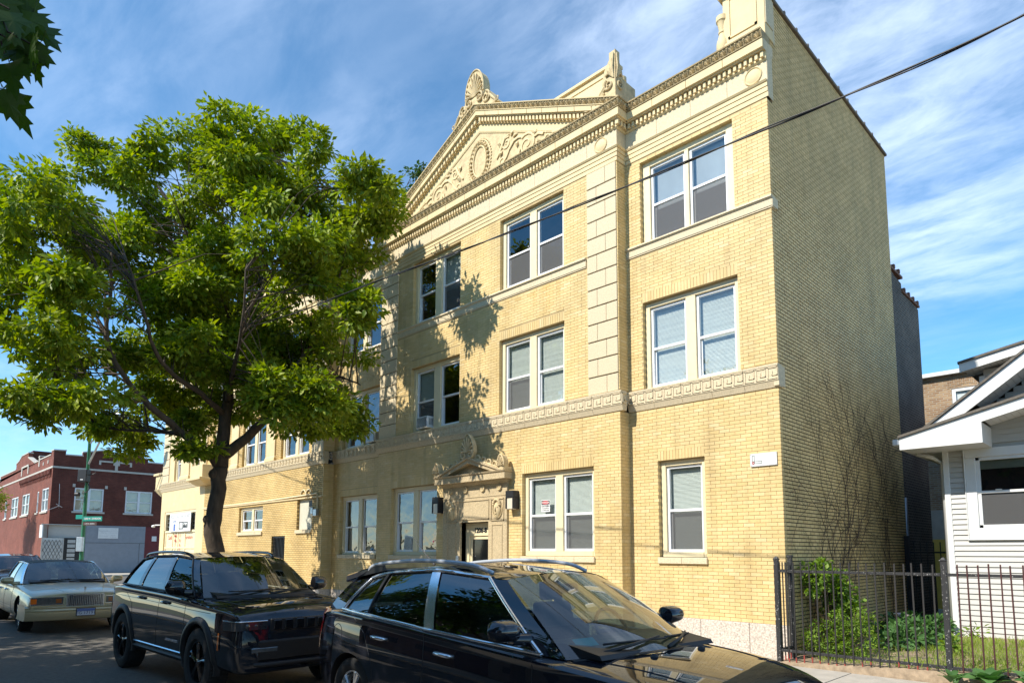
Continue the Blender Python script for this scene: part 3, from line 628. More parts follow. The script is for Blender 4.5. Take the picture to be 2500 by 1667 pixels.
# carving in the tympanum
def spiral(cx, cz, r0, turns, a0, sgn, y, thick, n_=26):
    pts = []; rad = []
    for i in range(n_ + 1):
        t = i / n_; a = a0 + sgn * turns * 2 * math.pi * t; r_ = r0 * (1 - t) ** .8 + .01
        pts.append((cx + r_ * math.cos(a), y, cz + r_ * math.sin(a))); rad.append(thick * (1 - .55 * t))
    return pts, rad
tm = MB(); yt = YC - .02
ov = [(CX + .235 * math.cos(a), yt, 11.50 + .40 * math.sin(a)) for a in [2 * math.pi * k / 40 for k in range(41)]]
tm.tube(ov, .022, 6, flat=1.0)
ov = [(CX + .40 * math.cos(a), yt + .005, 11.50 + .545 * math.sin(a)) for a in [2 * math.pi * k / 48 for k in range(49)]]
tm.tube(ov, .018, 6)
for k in range(26):
    a = 2 * math.pi * k / 26; x, z = CX + .315 * math.cos(a), 11.50 + .47 * math.sin(a)
    tm.tube([(x - .045 * math.cos(a), yt, z - .05 * math.sin(a)), (x, yt - .02, z), (x + .05 * math.cos(a + .3), yt, z + .055 * math.sin(a + .3))], [.012, .034, .008], 6)
for k in range(44):
    a = 2 * math.pi * k / 44; tm.lathe([(.020, 0), (.014, -.018), (.001, -.022)], (CX + .425 * math.cos(a), yt + .012, 11.50 + .575 * math.sin(a)), 6, 'y', cap=False)
tm.build('oval_wreath', M['stone'], AB, smooth=50)
for s_ in (-1, 1):
    sc = MB()
    for (dx, z, r0, tn, a0, sg, th) in ((1.62, 11.22, .27, 1.7, 2.2, -1, .036), (2.28, 11.08, .17, 1.6, 2.0, -1, .028), (2.72, 10.99, .10, 1.4, 1.8, -1, .02), (.95, 11.55, .15, 1.5, 1.0, 1, .03), (.82, 11.15, .12, 1.2, -1.2, -1, .024)):
        pts, rad = spiral(dx, z, r0, tn, a0, sg, yt - .006, th); pts = [(CX + s_ * p[0], p[1] + .012, p[2]) for p in pts]; sc.tube(pts, [r_ * .85 for r_ in rad], 6, flat=.7)
    for pl in ([(.62, 11.3), (.75, 11.45), (.9, 11.72), (1.05, 11.74)], [(1.05, 11.35), (1.2, 11.5), (1.35, 11.52), (1.5, 11.46)], [(1.86, 11.3), (2.0, 11.32), (2.15, 11.24)], [(.6, 11.02), (.75, 11.0), (.95, 11.2), (1.1, 11.42)], [(1.2, 11.05), (1.35, 11.02), (1.4, 11.2)], [(2.42, 11.14), (2.55, 11.12), (2.66, 11.08)]):
        sc.tube([(CX + s_ * u, yt - .004, z) for u, z in pl], [.028, .036, .032, .016][:len(pl)], 6, flat=.6)
    for (u, z, an) in ((1.15, 11.72, 40), (1.25, 11.62, 10), (1.9, 11.38, 60), (2.0, 11.14, -20), (1.32, 11.36, 80), (.72, 11.62, 110), (.78, 11.36, 60), (2.5, 11.02, 20), (1.0, 11.06, -40), (1.78, 11.04, -60)):
        ar = math.radians(an); dx, dz = math.cos(ar) * .13, math.sin(ar) * .13
        sc.tube([(CX + s_ * (u - dx * .6), yt, z - dz * .6), (CX + s_ * u, yt - .025, z), (CX + s_ * (u + dx * .6), yt, z + dz * .6)], [.01, .042, .008], 6, flat=.6)
    sc.build('scroll_carving', M['stone'], AB, smooth=50)
# acroteria
def palmette(name, cx, z0, w, h, yf, th, parent, mat, x_scale=1, ribs=9, vol=True, face=None, point=.10):
    """fan shaped carved finial standing on z0"""
    g = face or (lambda u, d, z: (cx + u * x_scale, yf + d, z))
    out = []
    for k in range(21):
        a = math.pi * (k / 20) ; rr = 1.0
        u = -math.cos(a) * w / 2 * (1 - point * math.sin(a)); z = z0 + h * (.42 + .58 * math.sin(a) ** .9) if 0 < k < 20 else z0 + h * .3
        out.append((u, z))
    out = [(-w * .3, z0), (-w * .40, z0 + h * .12)] + out + [(w * .40, z0 + h * .12), (w * .3, z0)]
    mb = MB(); n_ = len(out); i = len(mb.v)
    for d in (0, th): mb.v += [g(u, d, z) for u, z in out]
    mb.f.append(tuple(range(i, i + n_))); mb.f.append(tuple(reversed(range(i + n_, i + 2 * n_))))
    for k in range(n_): mb.f.append((i + (k + 1) % n_, i + k, i + n_ + k, i + n_ + (k + 1) % n_))
    mb.tube([g(u, -.012, z) for u, z in out[2:-2]], .02, 6)
    for k in range(ribs):
        t = -1 + 2 * k / (ribs - 1); a = t * 1.45; L = h * (.62 - .16 * abs(t)) ; b = (0, z0 + h * .28)
        p1 = (math.sin(a) * L * .45 * w / h * 1.1, b[1] + math.cos(a) * L * .5); p2 = (math.sin(a) * L * .92 * w / h * 1.05, b[1] + math.cos(a) * L * (.98 - .08 * abs(t)))
        mb.tube([g(b[0] + t * .02, -.01, b[1]), g(p1[0], -.035, p1[1]), g(p2[0], -.04, p2[1])], [.010, .8 * w / ribs * .48, w / ribs * .50], 6)
    if vol:
        for s_ in (-1, 1):
            pts, rad = spiral(0, 0, w * .2, 1.4, 1.9 if s_ > 0 else 1.2, -s_, 0, .03, 18)
            mb.tube([g(s_ * w * .28 + p[0], -.03, z0 + h * .17 + p[2]) for p in pts], rad, 6)
    return mb.build(name, mat, parent, smooth=45)
AC = palmette('acroterion', CX, 12.87, .66, .96, YC - .20, .22, AB, M['stone_carved'], ribs=11)
for s_ in (-1, 1):
    ac = MB()
    pl = [(.20, 12.98), (.42, 13.10), (.55, 13.02), (.62, 12.84), (.78, 12.72), (.86, 12.60), (.40, 12.74), (.2, 12.84)]
    ac.prism([(CX + s_ * u, z) for u, z in pl], 'y', YC - .19, YC + .02)
    pts, rad = spiral(.42, 12.92, .14, 1.5, 1.5, -1, 0, .03, 20); ac.tube([(CX + s_ * p[0], YC - .21, p[2]) for p in pts], rad, 6)
    pts, rad = spiral(.80, 12.71, .07, 1.2, 2.5, 1, 0, .022, 12); ac.tube([(CX + s_ * p[0], YC - .2, p[2]) for p in pts], rad, 6)
    ac.tube([(CX + s_ * .5, YC - .2, 13.0), (CX + s_ * .62, YC - .21, 12.84), (CX + s_ * .76, YC - .2, 12.68)], [.02, .035, .02], 6)
    ac.build('acroterion_scroll', M['stone_carved'], AB, fixn=True, smooth=40)
# corner acroteria: two winged faces meeting at the corner
for s_, xe in ((1, CB[1]), (-1, CB[0])):
    xq, yq = xe + s_ * .10, YC - .15
    zb = 10.91
    core = MB()
    prof = [(0, zb), (0, 12.04), (.12, 11.90), (.27, 11.68), (.33, 11.45), (.32, 11.3), (.36, zb)]
    # front wing lies along x, side wing along y
    core.prism([(xq - s_ * u, z) for u, z in prof], 'y', yq, yq + .16)
    core.prism([(yq + .008 + u * .85, z - .012) for u, z in prof], 'x', xq - s_ * .15, xq + s_ * .005)
    core.prism([(xq - s_ * u, z) for u, z in ((.2, zb), (.2, 11.28), (.55, 11.10), (.85, 10.96), (.85, zb))], 'y', yq + .024, yq + .14)
    core.box(min(xq - s_ * .28, xq - s_ * .03), max(xq - s_ * .28, xq - s_ * .03), yq + .12, .3, zb + .003, 11.55)
    core.build('corner_acroterion', M['stone_carved'], AB, fixn=True)
    c2 = MB()
    for k in range(5):
        t = k / 4
        c2.tube([(xq - s_ * .03, yq - .01, 11.42), (xq - s_ * (.05 + .09 * t), yq - .03, 11.55 + .10 * (1 - t)), (xq - s_ * (.03 + .20 * t), yq - .02, 11.95 - .42 * t)], [.01, .026, .02], 6)
        c2.tube([(xq + s_ * .01, yq + .03, 11.42), (xq + s_ * .03, yq + .05 + .08 * t, 11.55 + .10 * (1 - t)), (xq + s_ * .02, yq + .03 + .17 * t, 11.95 - .42 * t)], [.01, .026, .02], 6)
    pts, rad = spiral(.16, 11.32, .11, 1.5, 1.2, -1, 0, .028, 20); c2.tube([(xq - s_ * p[0], yq - .02, p[2]) for p in pts], rad, 6); c2.tube([(xq + s_ * .02, yq + p[0] * .8, p[2]) for p in pts], rad, 6)
    c2.tube([(xq - s_ * .25, yq - .01, 11.3), (xq - s_ * .42, yq - .01, 11.14), (xq - s_ * .62, yq - .01, 11.06)], [.05, .045, .015], 6); c2.tube([(xq - s_ * .28, yq - .01, 11.2), (xq - s_ * .40, yq - .01, 11.06), (xq - s_ * .5, yq - .01, 11.02)], [.04, .04, .012], 6)
    pts, rad = spiral(.74, 11.09, .07, 1.3, 2.2, 1, 0, .018, 14); c2.tube([(xq - s_ * p[0], yq + .005, p[2]) for p in pts], rad, 6)
    c2.build('acroterion_leaves', M['stone_carved'], AB, smooth=45)
# parapets and pedestals behind the cornice
pp = MB(); pp.box(CB[0] + .25, CB[1] - .25, .02, .22, 10.9, 12.12); pp.build('parapet', M['stone'], AB)
MB().box(CB[0] + .2, CB[1] - .2, -.03, .26, 12.122, 12.2).box(CB[0] + .22, CB[1] - .22, 0, .24, 11.98, 12.0).build('parapet_coping', M['stone'], AB, bevel=.01)
bal = [(.10, 0), (.10, .06), (.07, .075), (.085, .12), (.118, .22), (.112, .32), (.075, .44), (.06, .50), (.075, .515), (.075, .545), (.06, .56), (.072, .64), (.088, .72), (.095, .735), (.11, .75), (.11, .84)]
def baluster(x, y, z=10.91): MB().lathe(bal, (x, y, z), 16).build('baluster', M['stone'], AB, smooth=40)
for x in (CB[1] - .10, CB[0] + .10, -13.9, -13.3, -12.7, -12.1, -11.6, -.80): baluster(x, .05)
MB().box(LR[0], LR[1], -.06, .2, 11.752, 11.84).build('balustrade_rail', M['stone'], AB, bevel=.01)
pd = MB(); pd.box(-.80, .028, -.03, .32, 10.91, 11.13); pd.box(-.76, .02, 0, .30, 11.132, 12.25); pd.build('pedestal', M['stone'], AB, bevel=.008)
p2 = MB()
for (a, b, c, d) in ((-.66, -.62, 11.2, 12.0), (-.16, -.12, 11.2, 12.0), (-.66, -.12, 11.965, 12.0), (-.66, -.12, 11.2, 11.235)): p2.box(a, b, -.02, .01, c, d)
p2.box(-.82, .03, -.05, .34, 12.05, 12.10); p2.box(-.85, .03, -.08, .34, 12.102, 12.16); p2.box(-.9, .034, -.13, .36, 12.252, 12.34); p2.build('pedestal_moulding', M['stone'], AB)
MB().box(-.1, .026, .31, .37, 10.9, 11.9).box(.002, .034, .02, .30, 11.15, 12.2).build('pedestal_side', M['stone_speck'], AB)
MB().box(LP[0] - .1, LP[1] + .05, YL + .1, .3, 10.9, 11.85).build('corner_parapet', M['stone'], AB)
for y in (.02,): MB().box(-2.9, -.85, .15, .3, 10.88, 10.96).build('gutter_kerb', M['stone'], AB)
# ------------------------------------------------------------------ windows
def window(x0, x1, z0, z1, yw, units=2, mull=.2, jamb=.10, head=.10, foot=.05, kinds=('screen', 'screen'), rails=.52, fm='cream', set_=.085):
    """double-hung window(s) in one wooden frame; kinds: blind / blinddark / screen / dark / sky"""
    fr = MB(); y0, y1 = yw + set_, yw + .2
    x0 += .006; x1 -= .006; z0 += .004; z1 -= .006
    fr.box(x0, x0 + jamb, y0, y1, z0, z1); fr.box(x1 - jamb, x1, y0, y1, z0, z1); fr.box(x0 + jamb + .001, x1 - jamb - .001, y0 + .003, y1, z1 - head, z1); fr.box(x0 + jamb + .001, x1 - jamb - .001, y0 - .01, y1, z0, z0 + foot)
    iw = (x1 - x0 - 2 * jamb - (units - 1) * mull) / units
    for k in range(1, units): xm = x0 + jamb + k * iw + (k - 1) * mull; fr.box(xm, xm + mull, y0 + .001, y1, z0 + foot + .001, z1 - head - .001)
    # stop beads
    win = fr.build('window', M[fm], AB, bevel=.005)
    for k in range(units):
        kd = kinds[k]; a = x0 + jamb + k * (iw + mull) + .004; b = a + iw - .008; c = z0 + foot + .003; d = z1 - head - .003; zm = c + (d - c) * (1 - rails)
        s = MB(); t = .045; ys = y0 + .045
        s.box(a, a + t, ys, ys + .07, c, d); s.box(b - t, b, ys, ys + .07, c, d); s.box(a + t, b - t, ys, ys + .07, d - t, d); s.box(a + t, b - t, ys, ys + .07, c, c + t * 1.1)
        s.box(a + t, b - t, ys + .005, ys + .04, zm - .022, zm + .026)
        s.box(a + t + .012, a + t + .03, ys + .045, ys + .065, c + t * 1.1, zm - .022)   # lower sash stiles
        s.build('sash', M['white_al'], win, bevel=.003)
        up_ = MB().q((a + t, ys + .02, zm), (b - t, ys + .02, zm), (b - t, ys + .02, d - t), (a + t, ys + .02, d - t)).build('pane', M['glass_dark'] if kd in ('dark', 'sky') else M['glass'], win)
        MB().q((a + t, ys + .05, c), (b - t, ys + .05, c), (b - t, ys + .05, zm), (a + t, ys + .05, zm)).build('pane', M['glass_dark'] if kd in ('dark', 'sky') else M['glass'], win)
        if kd == 'pale': MB().q((a, ys + .12, zm - .06), (b, ys + .12, zm - .06), (b, ys + .12, d), (a, ys + .12, d)).build('pane_backing', M['backing_pale'], win)  # pale: added sheet that lightens the upper pane
        if kd in ('screen', 'blinddark', 'half', 'pale'): MB().q((a + t, ys + .03, c), (b - t, ys + .03, c), (b - t, ys + .03, zm), (a + t, ys + .03, zm)).build('insect_screen', M['screen'], win)
        if kd.startswith('blind') or kd == 'half':
            bl = MB(); z = d - .02; lo = c + .02 if kd != 'half' else zm - .1
            while z > lo:
                tl = .0125 + random.uniform(-.001, .001)
                bl.q((a + .02, ys + .10, z - tl), (b - .02, ys + .10, z - tl), (b - .02, ys + .112, z + tl), (a + .02, ys + .112, z + tl)); z -= .0235
            bl.build('blind', M['blind'], win)
        if kd == 'curtain':
            cu = MB(); rows = [[], []]
            for i in range(41):
                x = a + (b - a) * i / 40; yy = ys + .16 + .02 * math.sin(i * 1.9) + .01 * math.sin(i * .7); rows[0].append((x, yy, c)); rows[1].append((x, yy, d))
            cu.grid(rows).build('curtain', M['curtain'], win, smooth=True)
    return win
window(*Wr['3'], 0, kinds=('pale', 'pale'), jamb=.17, mull=.085, head=.12)
window(*Wr['2'], 0, kinds=('blind', 'blind'))
window(*Wr['1'], 0, units=1, kinds=('blinddark',), foot=.09)
window(*Wc['3R'], YC, kinds=('screen', 'screen')); window(*Wc['3L'], YC, kinds=('dark', 'half'), mull=.26)
window(*Wc['2R'], YC, kinds=('blinddark', 'blind')); window(*Wc['2L'], YC, kinds=('half', 'dark'), mull=.26)
window(*Wc['1R'], YC, kinds=('blinddark', 'blinddark'), foot=.1); window(*Wc['1L'], YC, kinds=('dark', 'dark'), foot=.08)
for k in '32': window(*Wl[k], 0, kinds=('dark', 'dark'))
window(*Wl['1'], 0, kinds=('curtain', 'sky'))
window(*Wp['a'], YL, kinds=('dark', 'dark'), mull=.16, jamb=.08)
for k in 'bcfg': window(*Wp[k], YL, kinds=('dark', 'dark'))
for k in 'dehijk': window(*Wp[k], YL, units=1, kinds=('dark',))
# stone sills
for (a, b, z, y) in ((-2.36, -1.355, 1.64, 0), (-5.64, -3.61, 1.64, YC), (-10.62, -8.58, 1.64, YC), (-13.77, -11.71, 1.64, 0), (-20.42, -18.34, 2.42, YL), (-15.86, -14.82, 2.42, YL)):
    n_ = 2 if b - a < 1.1 else 4
    for i in range(n_): p, q = a + (b - a) * i / n_, a + (b - a) * (i + 1) / n_; MB().box(p + .002, q - .002, y - .055, y + .14, z, z + .115).build('window_sill', M['stone_speck'], AB, bevel=.007)
# ------------------------------------------------------------------ entrance
ent = MB(); wall_cells(ent, -8.28, -6.04, .2, 3.47, YC - .06, [DOOR], depth=.3)
ent.q((-6.04, YC - .06, .2), (-6.04, YC, .2), (-6.04, YC, 3.47), (-6.04, YC - .06, 3.47)); ent.q((-8.28, YC, .2), (-8.28, YC - .06, .2), (-8.28, YC - .06, 3.47), (-8.28, YC, 3.47))
es = ent.build('door_surround', M['door_stone'], AB)
pn = MB(); ye = YC - .06
for (a, b, c, d) in ((-8.18, -7.74, 2.55, 3.05), (-6.55, -6.13, 2.55, 3.05), (-7.70, -6.62, 2.6, 3.05)):
    for q_ in ((a, b, d - .015, d), (a, b, c, c + .012), (a, a + .012, c, d), (b - .012, b, c, d)): pn.box(q_[0], q_[1], ye - .02, ye + .01, q_[2], q_[3])
for (a, b, c, d) in ((-8.1, -7.78, .8, 1.5), (-6.52, -6.18, .8, 1.5), (-8.1, -7.78, 1.6, 2.46), (-6.52, -6.18, 1.6, 2.46)):
    for q_ in ((a, b, d - .012, d), (a, b, c, c + .012), (a, a + .012, c, d), (b - .012, b, c, d)): pn.box(q_[0], q_[1], ye - .014, ye + .01, q_[2], q_[3])
pn.box(-8.28, -6.04, ye - .012, ye + .01, 3.115, 3.135); pn.build('panel_moulding', M['door_stone'], es)
for x in (-7.96, -6.34):                      # carved masks
    fm = MB(); rows = []
    for i in range(11):
        t = i / 10; z = 2.62 + .40 * t; w = .115 * math.sin(math.pi * (t * .86 + .12)) ** .7; dep = .075 * math.sin(math.pi * (t * .8 + .15))
        rows.append([(x + w * math.cos(a), ye - dep * math.sin(a), z) for a in [math.pi * k / 12 for k in range(13)]])
    fm.grid(rows)
    fm.tube([(x, ye - .07, 2.86), (x, ye - .095, 2.79), (x, ye - .075, 2.765)], [.012, .02, .016], 6)
    for s_ in (-1, 1):
        fm.lathe([(.026, 0), (.02, -.012), (.001, -.016)], (x + s_ * .042, ye - .058, 2.85), 8, 'y', cap=False)
        for k in range(5): a = .3 + k * .33; fm.lathe([(.036, .01), (.028, -.03), (.001, -.04)], (x + s_ * .105 * math.cos(a), ye - .035, 2.86 + .16 * math.sin(a)), 8, 'y', cap=False)
    fm.tube([(x - .035, ye - .062, 2.715), (x, ye - .072, 2.705), (x + .035, ye - .062, 2.715)], [.006, .013, .006], 6)
    fm.tube([(x + .15 * math.sin(a), ye - .01, 2.80 - .2 * math.cos(a)) for a in [-2.3 + 4.6 * k / 16 for k in range(17)]], .016, 6)
    fm.build('carved_mask', M['stone_carved'], es, smooth=60)
for x in (-8.0, -7.44, -6.84, -6.28):
    rs = MB(); rs.lathe([(.075, 0), (.075, -.02), (.06, -.035), (.03, -.03), (.001, -.045)], (x, ye, 3.30), 14, 'y', cap=False)
    pts, rad = spiral(x, 3.30, .07, 1.3, 1.2, -1, ye - .035, .014, 14); rs.tube(pts, rad, 6); rs.build('rosette', M['stone_carved'], es, smooth=50)
ec = MB(); yp = YC
def elay(x0, x1, p0, p1, z0, z1): ec.frus((x0 - p0 * .6, x1 + p0 * .6, yp - .06 - p0, yp + .05), z0, (x0 - p1 * .6, x1 + p1 * .6, yp - .06 - p1, yp + .05), z1)
elay(-8.28, -6.04, .02, .08, 3.40, 3.47); elay(-8.28, -6.04, .20, .20, 3.472, 3.62); elay(-8.28, -6.04, .22, .24, 3.622, 3.655)
for s_ in (-1, 1):
    xa, xe = CX - .05, CX - .05 + s_ * 1.2
    for (v0, v1, p) in ((0, .05, .24), (.052, .15, .20)):
        A = [(xe, 3.657), (xa, 4.06 - v1), (xa, 4.06 - v0), (xe + s_ * .0, 3.657 + (v1 - v0) * .9 if v0 == 0 else 3.66)]
        A = [(xe - s_ * (v1 * 2.6), 3.657), (xa, 4.06 - v1), (xa, 4.06 - v0), (xe - s_ * (v0 * 2.6), 3.657)]
        ec.prism(A, 'y', yp - .06 - p, yp + .05)
ec.prism([(CX - .85, 3.657), (CX + .75, 3.657), (CX - .05, 3.92)], 'y', yp - .10, yp + .04)
ec.build('door_pediment', M['door_stone'], AB, fixn=True, bevel=.005)
for s_ in (-1, 1):
    sc = MB()
    for k in range(5):
        u = .28 + k * .19; z = 4.10 - .335 * u
        pts, rad = spiral(u, z, .075, 1.25, -.4, 1, 0, .024, 14); sc.tube([(CX - .05 + s_ * p[0], yp - .2, p[2]) for p in pts], rad, 6)
        sc.tube([(CX - .05 + s_ * (u - .09), yp - .2, z + .0), (CX - .05 + s_ * (u + .1), yp - .2, z - .07)], [.02, .03], 6)
    sc.build('running_scroll', M['stone_carved'], AB, smooth=50)
palmette('door_acroterion', CX - .05, 4.0, .44, .60, yp - .26, .10, AB, M['stone_carved'], ribs=9, point=.45)
for s_ in (-1, 1):
    palmette('corner_palmette', CX - .05 + s_ * 1.14, 3.66, .22, .34, yp - .28, .14, AB, M['stone_carved'], ribs=7, vol=False, point=.35)
    MB().box(CX - .05 + s_ * 1.14 - .1, CX - .05 + s_ * 1.14 + .1, yp - .27, yp, 3.657, 3.74).build('palmette_block', M['stone_carved'], AB, bevel=.01)
dr = MB(); yd = YC + .13; a, b, c, d = DOOR
dr.box(a, a + .13, yd, yd + .08, c, d - .005); dr.box(b - .13, b, yd, yd + .08, c, d - .005); dr.box(a + .131, b - .131, yd, yd + .08, 2.22, d - .005)
dr.box(a + .131, a + .21, yd + .03, yd + .07, c, 2.22); dr.box(b - .2, b - .131, yd + .03, yd + .07, c, 2.22); dr.box(a + .21, b - .2, yd + .03, yd + .07, 2.14, 2.22); dr.box(a + .21, b - .2, yd + .03, yd + .07, c, .75)
dor = dr.build('door', M['cream'], AB, bevel=.006)
MB().q((a + .2, yd + .05, .7), (b - .19, yd + .05, .7), (b - .19, yd + .05, 2.15), (a + .2, yd + .05, 2.15)).build('door_glass', M['door_pane'], dor)
MB().tube([(a + .24, yd + .03, 1.15), (a + .24, yd - .03, 1.17), (a + .24, yd - .03, 1.43), (a + .24, yd + .03, 1.45)], .012, 8).build('handle', M['steel'], dor)
text_mesh('house_number', '1206-8', .155, M['black'], AB, ((a + b) / 2 + .03, yd - .002, 2.345), (R(90), 0, 0), .006, 1.0, bold=.006)
ib = MB(); ib.box(a - .10, a + .0, YC - .105, YC - .06, 1.35, 1.75); ib.build('intercom', M['steel'], AB, bevel=.006)
MB().box(-8.3, -6.0, YC - .32, YC + .2, .1, .33).build('door_step', M['granite'], AB, bevel=.01)
for x in (-8.44, -5.83):
    l_ = MB(); l_.box(x - .12, x + .12, YC - .20, YC - .0, 3.03, 3.19); l_.box(x - .125, x - .09, YC - .2, YC, 2.79, 3.03); l_.box(x + .09, x + .125, YC - .2, YC, 2.79, 3.03); l_.box(x - .1, x + .1, YC - .05, YC, 2.79, 3.03)
    lo = l_.build('wall_lamp', M['black'], AB, bevel=.006)
    MB().box(x - .088, x + .088, YC - .185, YC - .052, 2.78, 3.028).build('lamp_lens', pm('frosted_lens', (.62, .56, .44), .3, .05, 5), lo, bevel=.01)
# ------------------------------------------------------------------ left pavilion, ground floor
g = MB(); a, b, c, d = GATE; g.box(a, b, YL + .16, YL + .2, c, d)
gm = g.build('service_door', M['black'], AB)
gg = MB()
for i in range(9): x = a + .08 + i * (b - a - .16) / 8; gg.box(x - .012, x + .012, YL + .04, YL + .065, c, d - .04)
gg.box(a, b, YL + .035, YL + .07, d - .06, d - .02); gg.box(a, b, YL + .035, YL + .07, c + .1, c + .14); gg.build('security_bars', M['black_iron'], gm)
a, b, c, d = BOARD; MB().box(a, b, YL + .09, YL + .12, c, d).build('window_board', pm('pale_board', (.55, .53, .42), .7, .08, 4), AB)
MB().box(-15.2, -14.98, YL + .075, YL + .088, 3.28, 3.46).build('vent_grille', M['black'], AB)
MB().box(-14.62, -14.40, YL - .10, YL, 2.95, 3.16).box(-14.85, -14.70, YL - .06, YL, 3.02, 3.22).build('meter_box', M['steel'], AB, bevel=.01)
pc = MB(); pc.tube([(-24, YL - .03, 3.60), (-18, YL - .03, 3.60), (-14.5, YL - .03, 3.66), (-14.46, YL - .03, 3.5), (-14.46, YL - .03, 3.16)], .025, 8)
for x in (-15.3, -14.95): pc.tube([(x + .16 * math.cos(t) - .1, YL - .03, 3.68 + .14 * math.sin(t)) for t in [math.pi * k / 8 for k in range(9)]], .022, 8)
pc.build('conduit', M['cream'], AB, smooth=40)
MB().box(-23.9, -14.22, YL - .035, YL + .05, 3.535, 3.575).build('string_course', M['stone'], AB)
a, b, c, d = SHOP
sh = MB(); sh.box(a, b, YL + .08, YL + .16, c, 2.72); sf = sh.build('shop_front', M['cream'], AB)
s2 = MB()
for x in (a + .02, a + .95, a + 1.28, a + 1.62, a + 2.5, b - .14): s2.box(x, x + .1, YL + .055, YL + .08, c, 2.72)
s2.box(a, b, YL + .04, YL + .08, 2.66, 2.76); s2.box(a, b, YL + .05, YL + .08, 1.95, 2.03); s2.box(a, b, YL + .02, YL + .14, 3.5, 3.62); s2.box(a, a + .12, YL + .02, YL + .14, 2.76, 3.5); s2.box(b - .12, b, YL + .02, YL + .14, 2.76, 3.5); s2.build('shop_trim', M['cream'], sf, bevel=.008)
for (p, q) in ((a + .12, a + .9), (b - .95, b - .12)):
    MB().q((p, YL + .12, 2.76), (q, YL + .12, 2.76), (q, YL + .12, 3.5), (p, YL + .12, 3.5)).build('shop_pane', M['glass_dark'], sf)
    gr = MB()
    for k in range(1, 4): gr.box(p, q, YL + .1, YL + .118, 2.76 + k * .185 - .012, 2.76 + k * .185 + .012)
    for k in range(1, 3): x = p + k * (q - p) / 3; gr.box(x - .012, x + .012, YL + .1, YL + .118, 2.76, 3.5)
    gr.build('glazing_bars', M['steel'], sf)
red = pm('red_lettering', (.45, .03, .03), .6, .1, 6); grey = pm('grey_lettering', (.42, .42, .42), .7, .2, 9); blue = pm('blue_ink', (.10, .16, .40), .6, .1, 6)
sg = MB().box(-27.83, -25.25, YL - .03, YL - .005, 2.70, 3.50).build('shop_sign', M['white_paint']); tag(sg, 'white BODY OILS ARTWORK sign on the cream shopfront behind the tree', 'sign')
text_mesh('sign_text', 'BODY  OILS  ARTWORK', .22, grey, sg, (-26.55, YL - .032, 3.36), (R(90), 0, 0), .002, .98)
text_mesh('sign_text', "& TEA'S", .13, blue, sg, (-27.2, YL - .032, 3.15), (R(90), 0, 0), .002)
pic = MB()
for (p, q, e, f_) in ((-26.62, -26.12, 2.80, 3.12), (-26.14, -25.58, 2.86, 3.10)):
    for q_ in ((p, q, f_ - .035, f_), (p, q, e, e + .035), (p, p + .05, e, f_), (q - .05, q, e, f_)): pic.box(q_[0], q_[1], YL - .036, YL - .03, q_[2], q_[3])
for k, h in enumerate((.08, .13, .06, .11)): pic.box(-26.06 + k * .1, -25.98 + k * .1, YL - .035, YL - .03, 2.9, 2.9 + h)
pic.build('printed_pictures', M['black'], sg); MB().box(-27.3, -27.08, YL - .035, YL - .03, 2.74, 3.04).build('printed_bottle', blue, sg)
text_mesh('shop_lettering', 'Candles', .26, red, sf, (a + .72, YL + .078, 2.44), (R(90), 0, 0), .003, .8); text_mesh('shop_lettering', 'Body', .17, red, sf, (a + 1.42, YL + .05, 2.52), (R(90), 0, 0), .003, .9); text_mesh('shop_lettering', 'Oils', .17, red, sf, (a + 1.42, YL + .05, 2.3), (R(90), 0, 0), .003, .9)
for k, ch in enumerate('FRAU'): text_mesh('shop_lettering', ch, .2, red, sf, (a + 1.98, YL + .05, 2.50 - k * .2), (R(90), 0, 0), .003, .9)
text_mesh('shop_lettering', 'Furniture', .25, red, sf, (a + 2.98, YL + .078, 2.44), (R(90), 0, 0), .003, .95)
# ================================================================== red brick building across the side street
RX, RY = -54.0, -.3
RBD = empty('red_brick_building', (RX, RY, ZW)); tag(RBD, 'two storey dark red brick corner building across the side street', 'building')
M['red'] = brick_tex_mat('red_brick_shaded', (.115, .026, .018), (.165, .040, .027), (.11, .065, .05), .215, .072, 'y', .010, .35)  # side face lies in shade: that shade is put into a darker red
M['red_y'] = brick_tex_mat('red_brick_sunlit', (.19, .050, .034), (.25, .070, .045), (.19, .11, .085), .215, .072, 'x', .010, .25)  # sunlit copy of the same brick, kept lighter
M['limestone'] = pm('limestone', (.45, .42, .37), .85, .12, 4)
def P3(y, z): return (y, z)
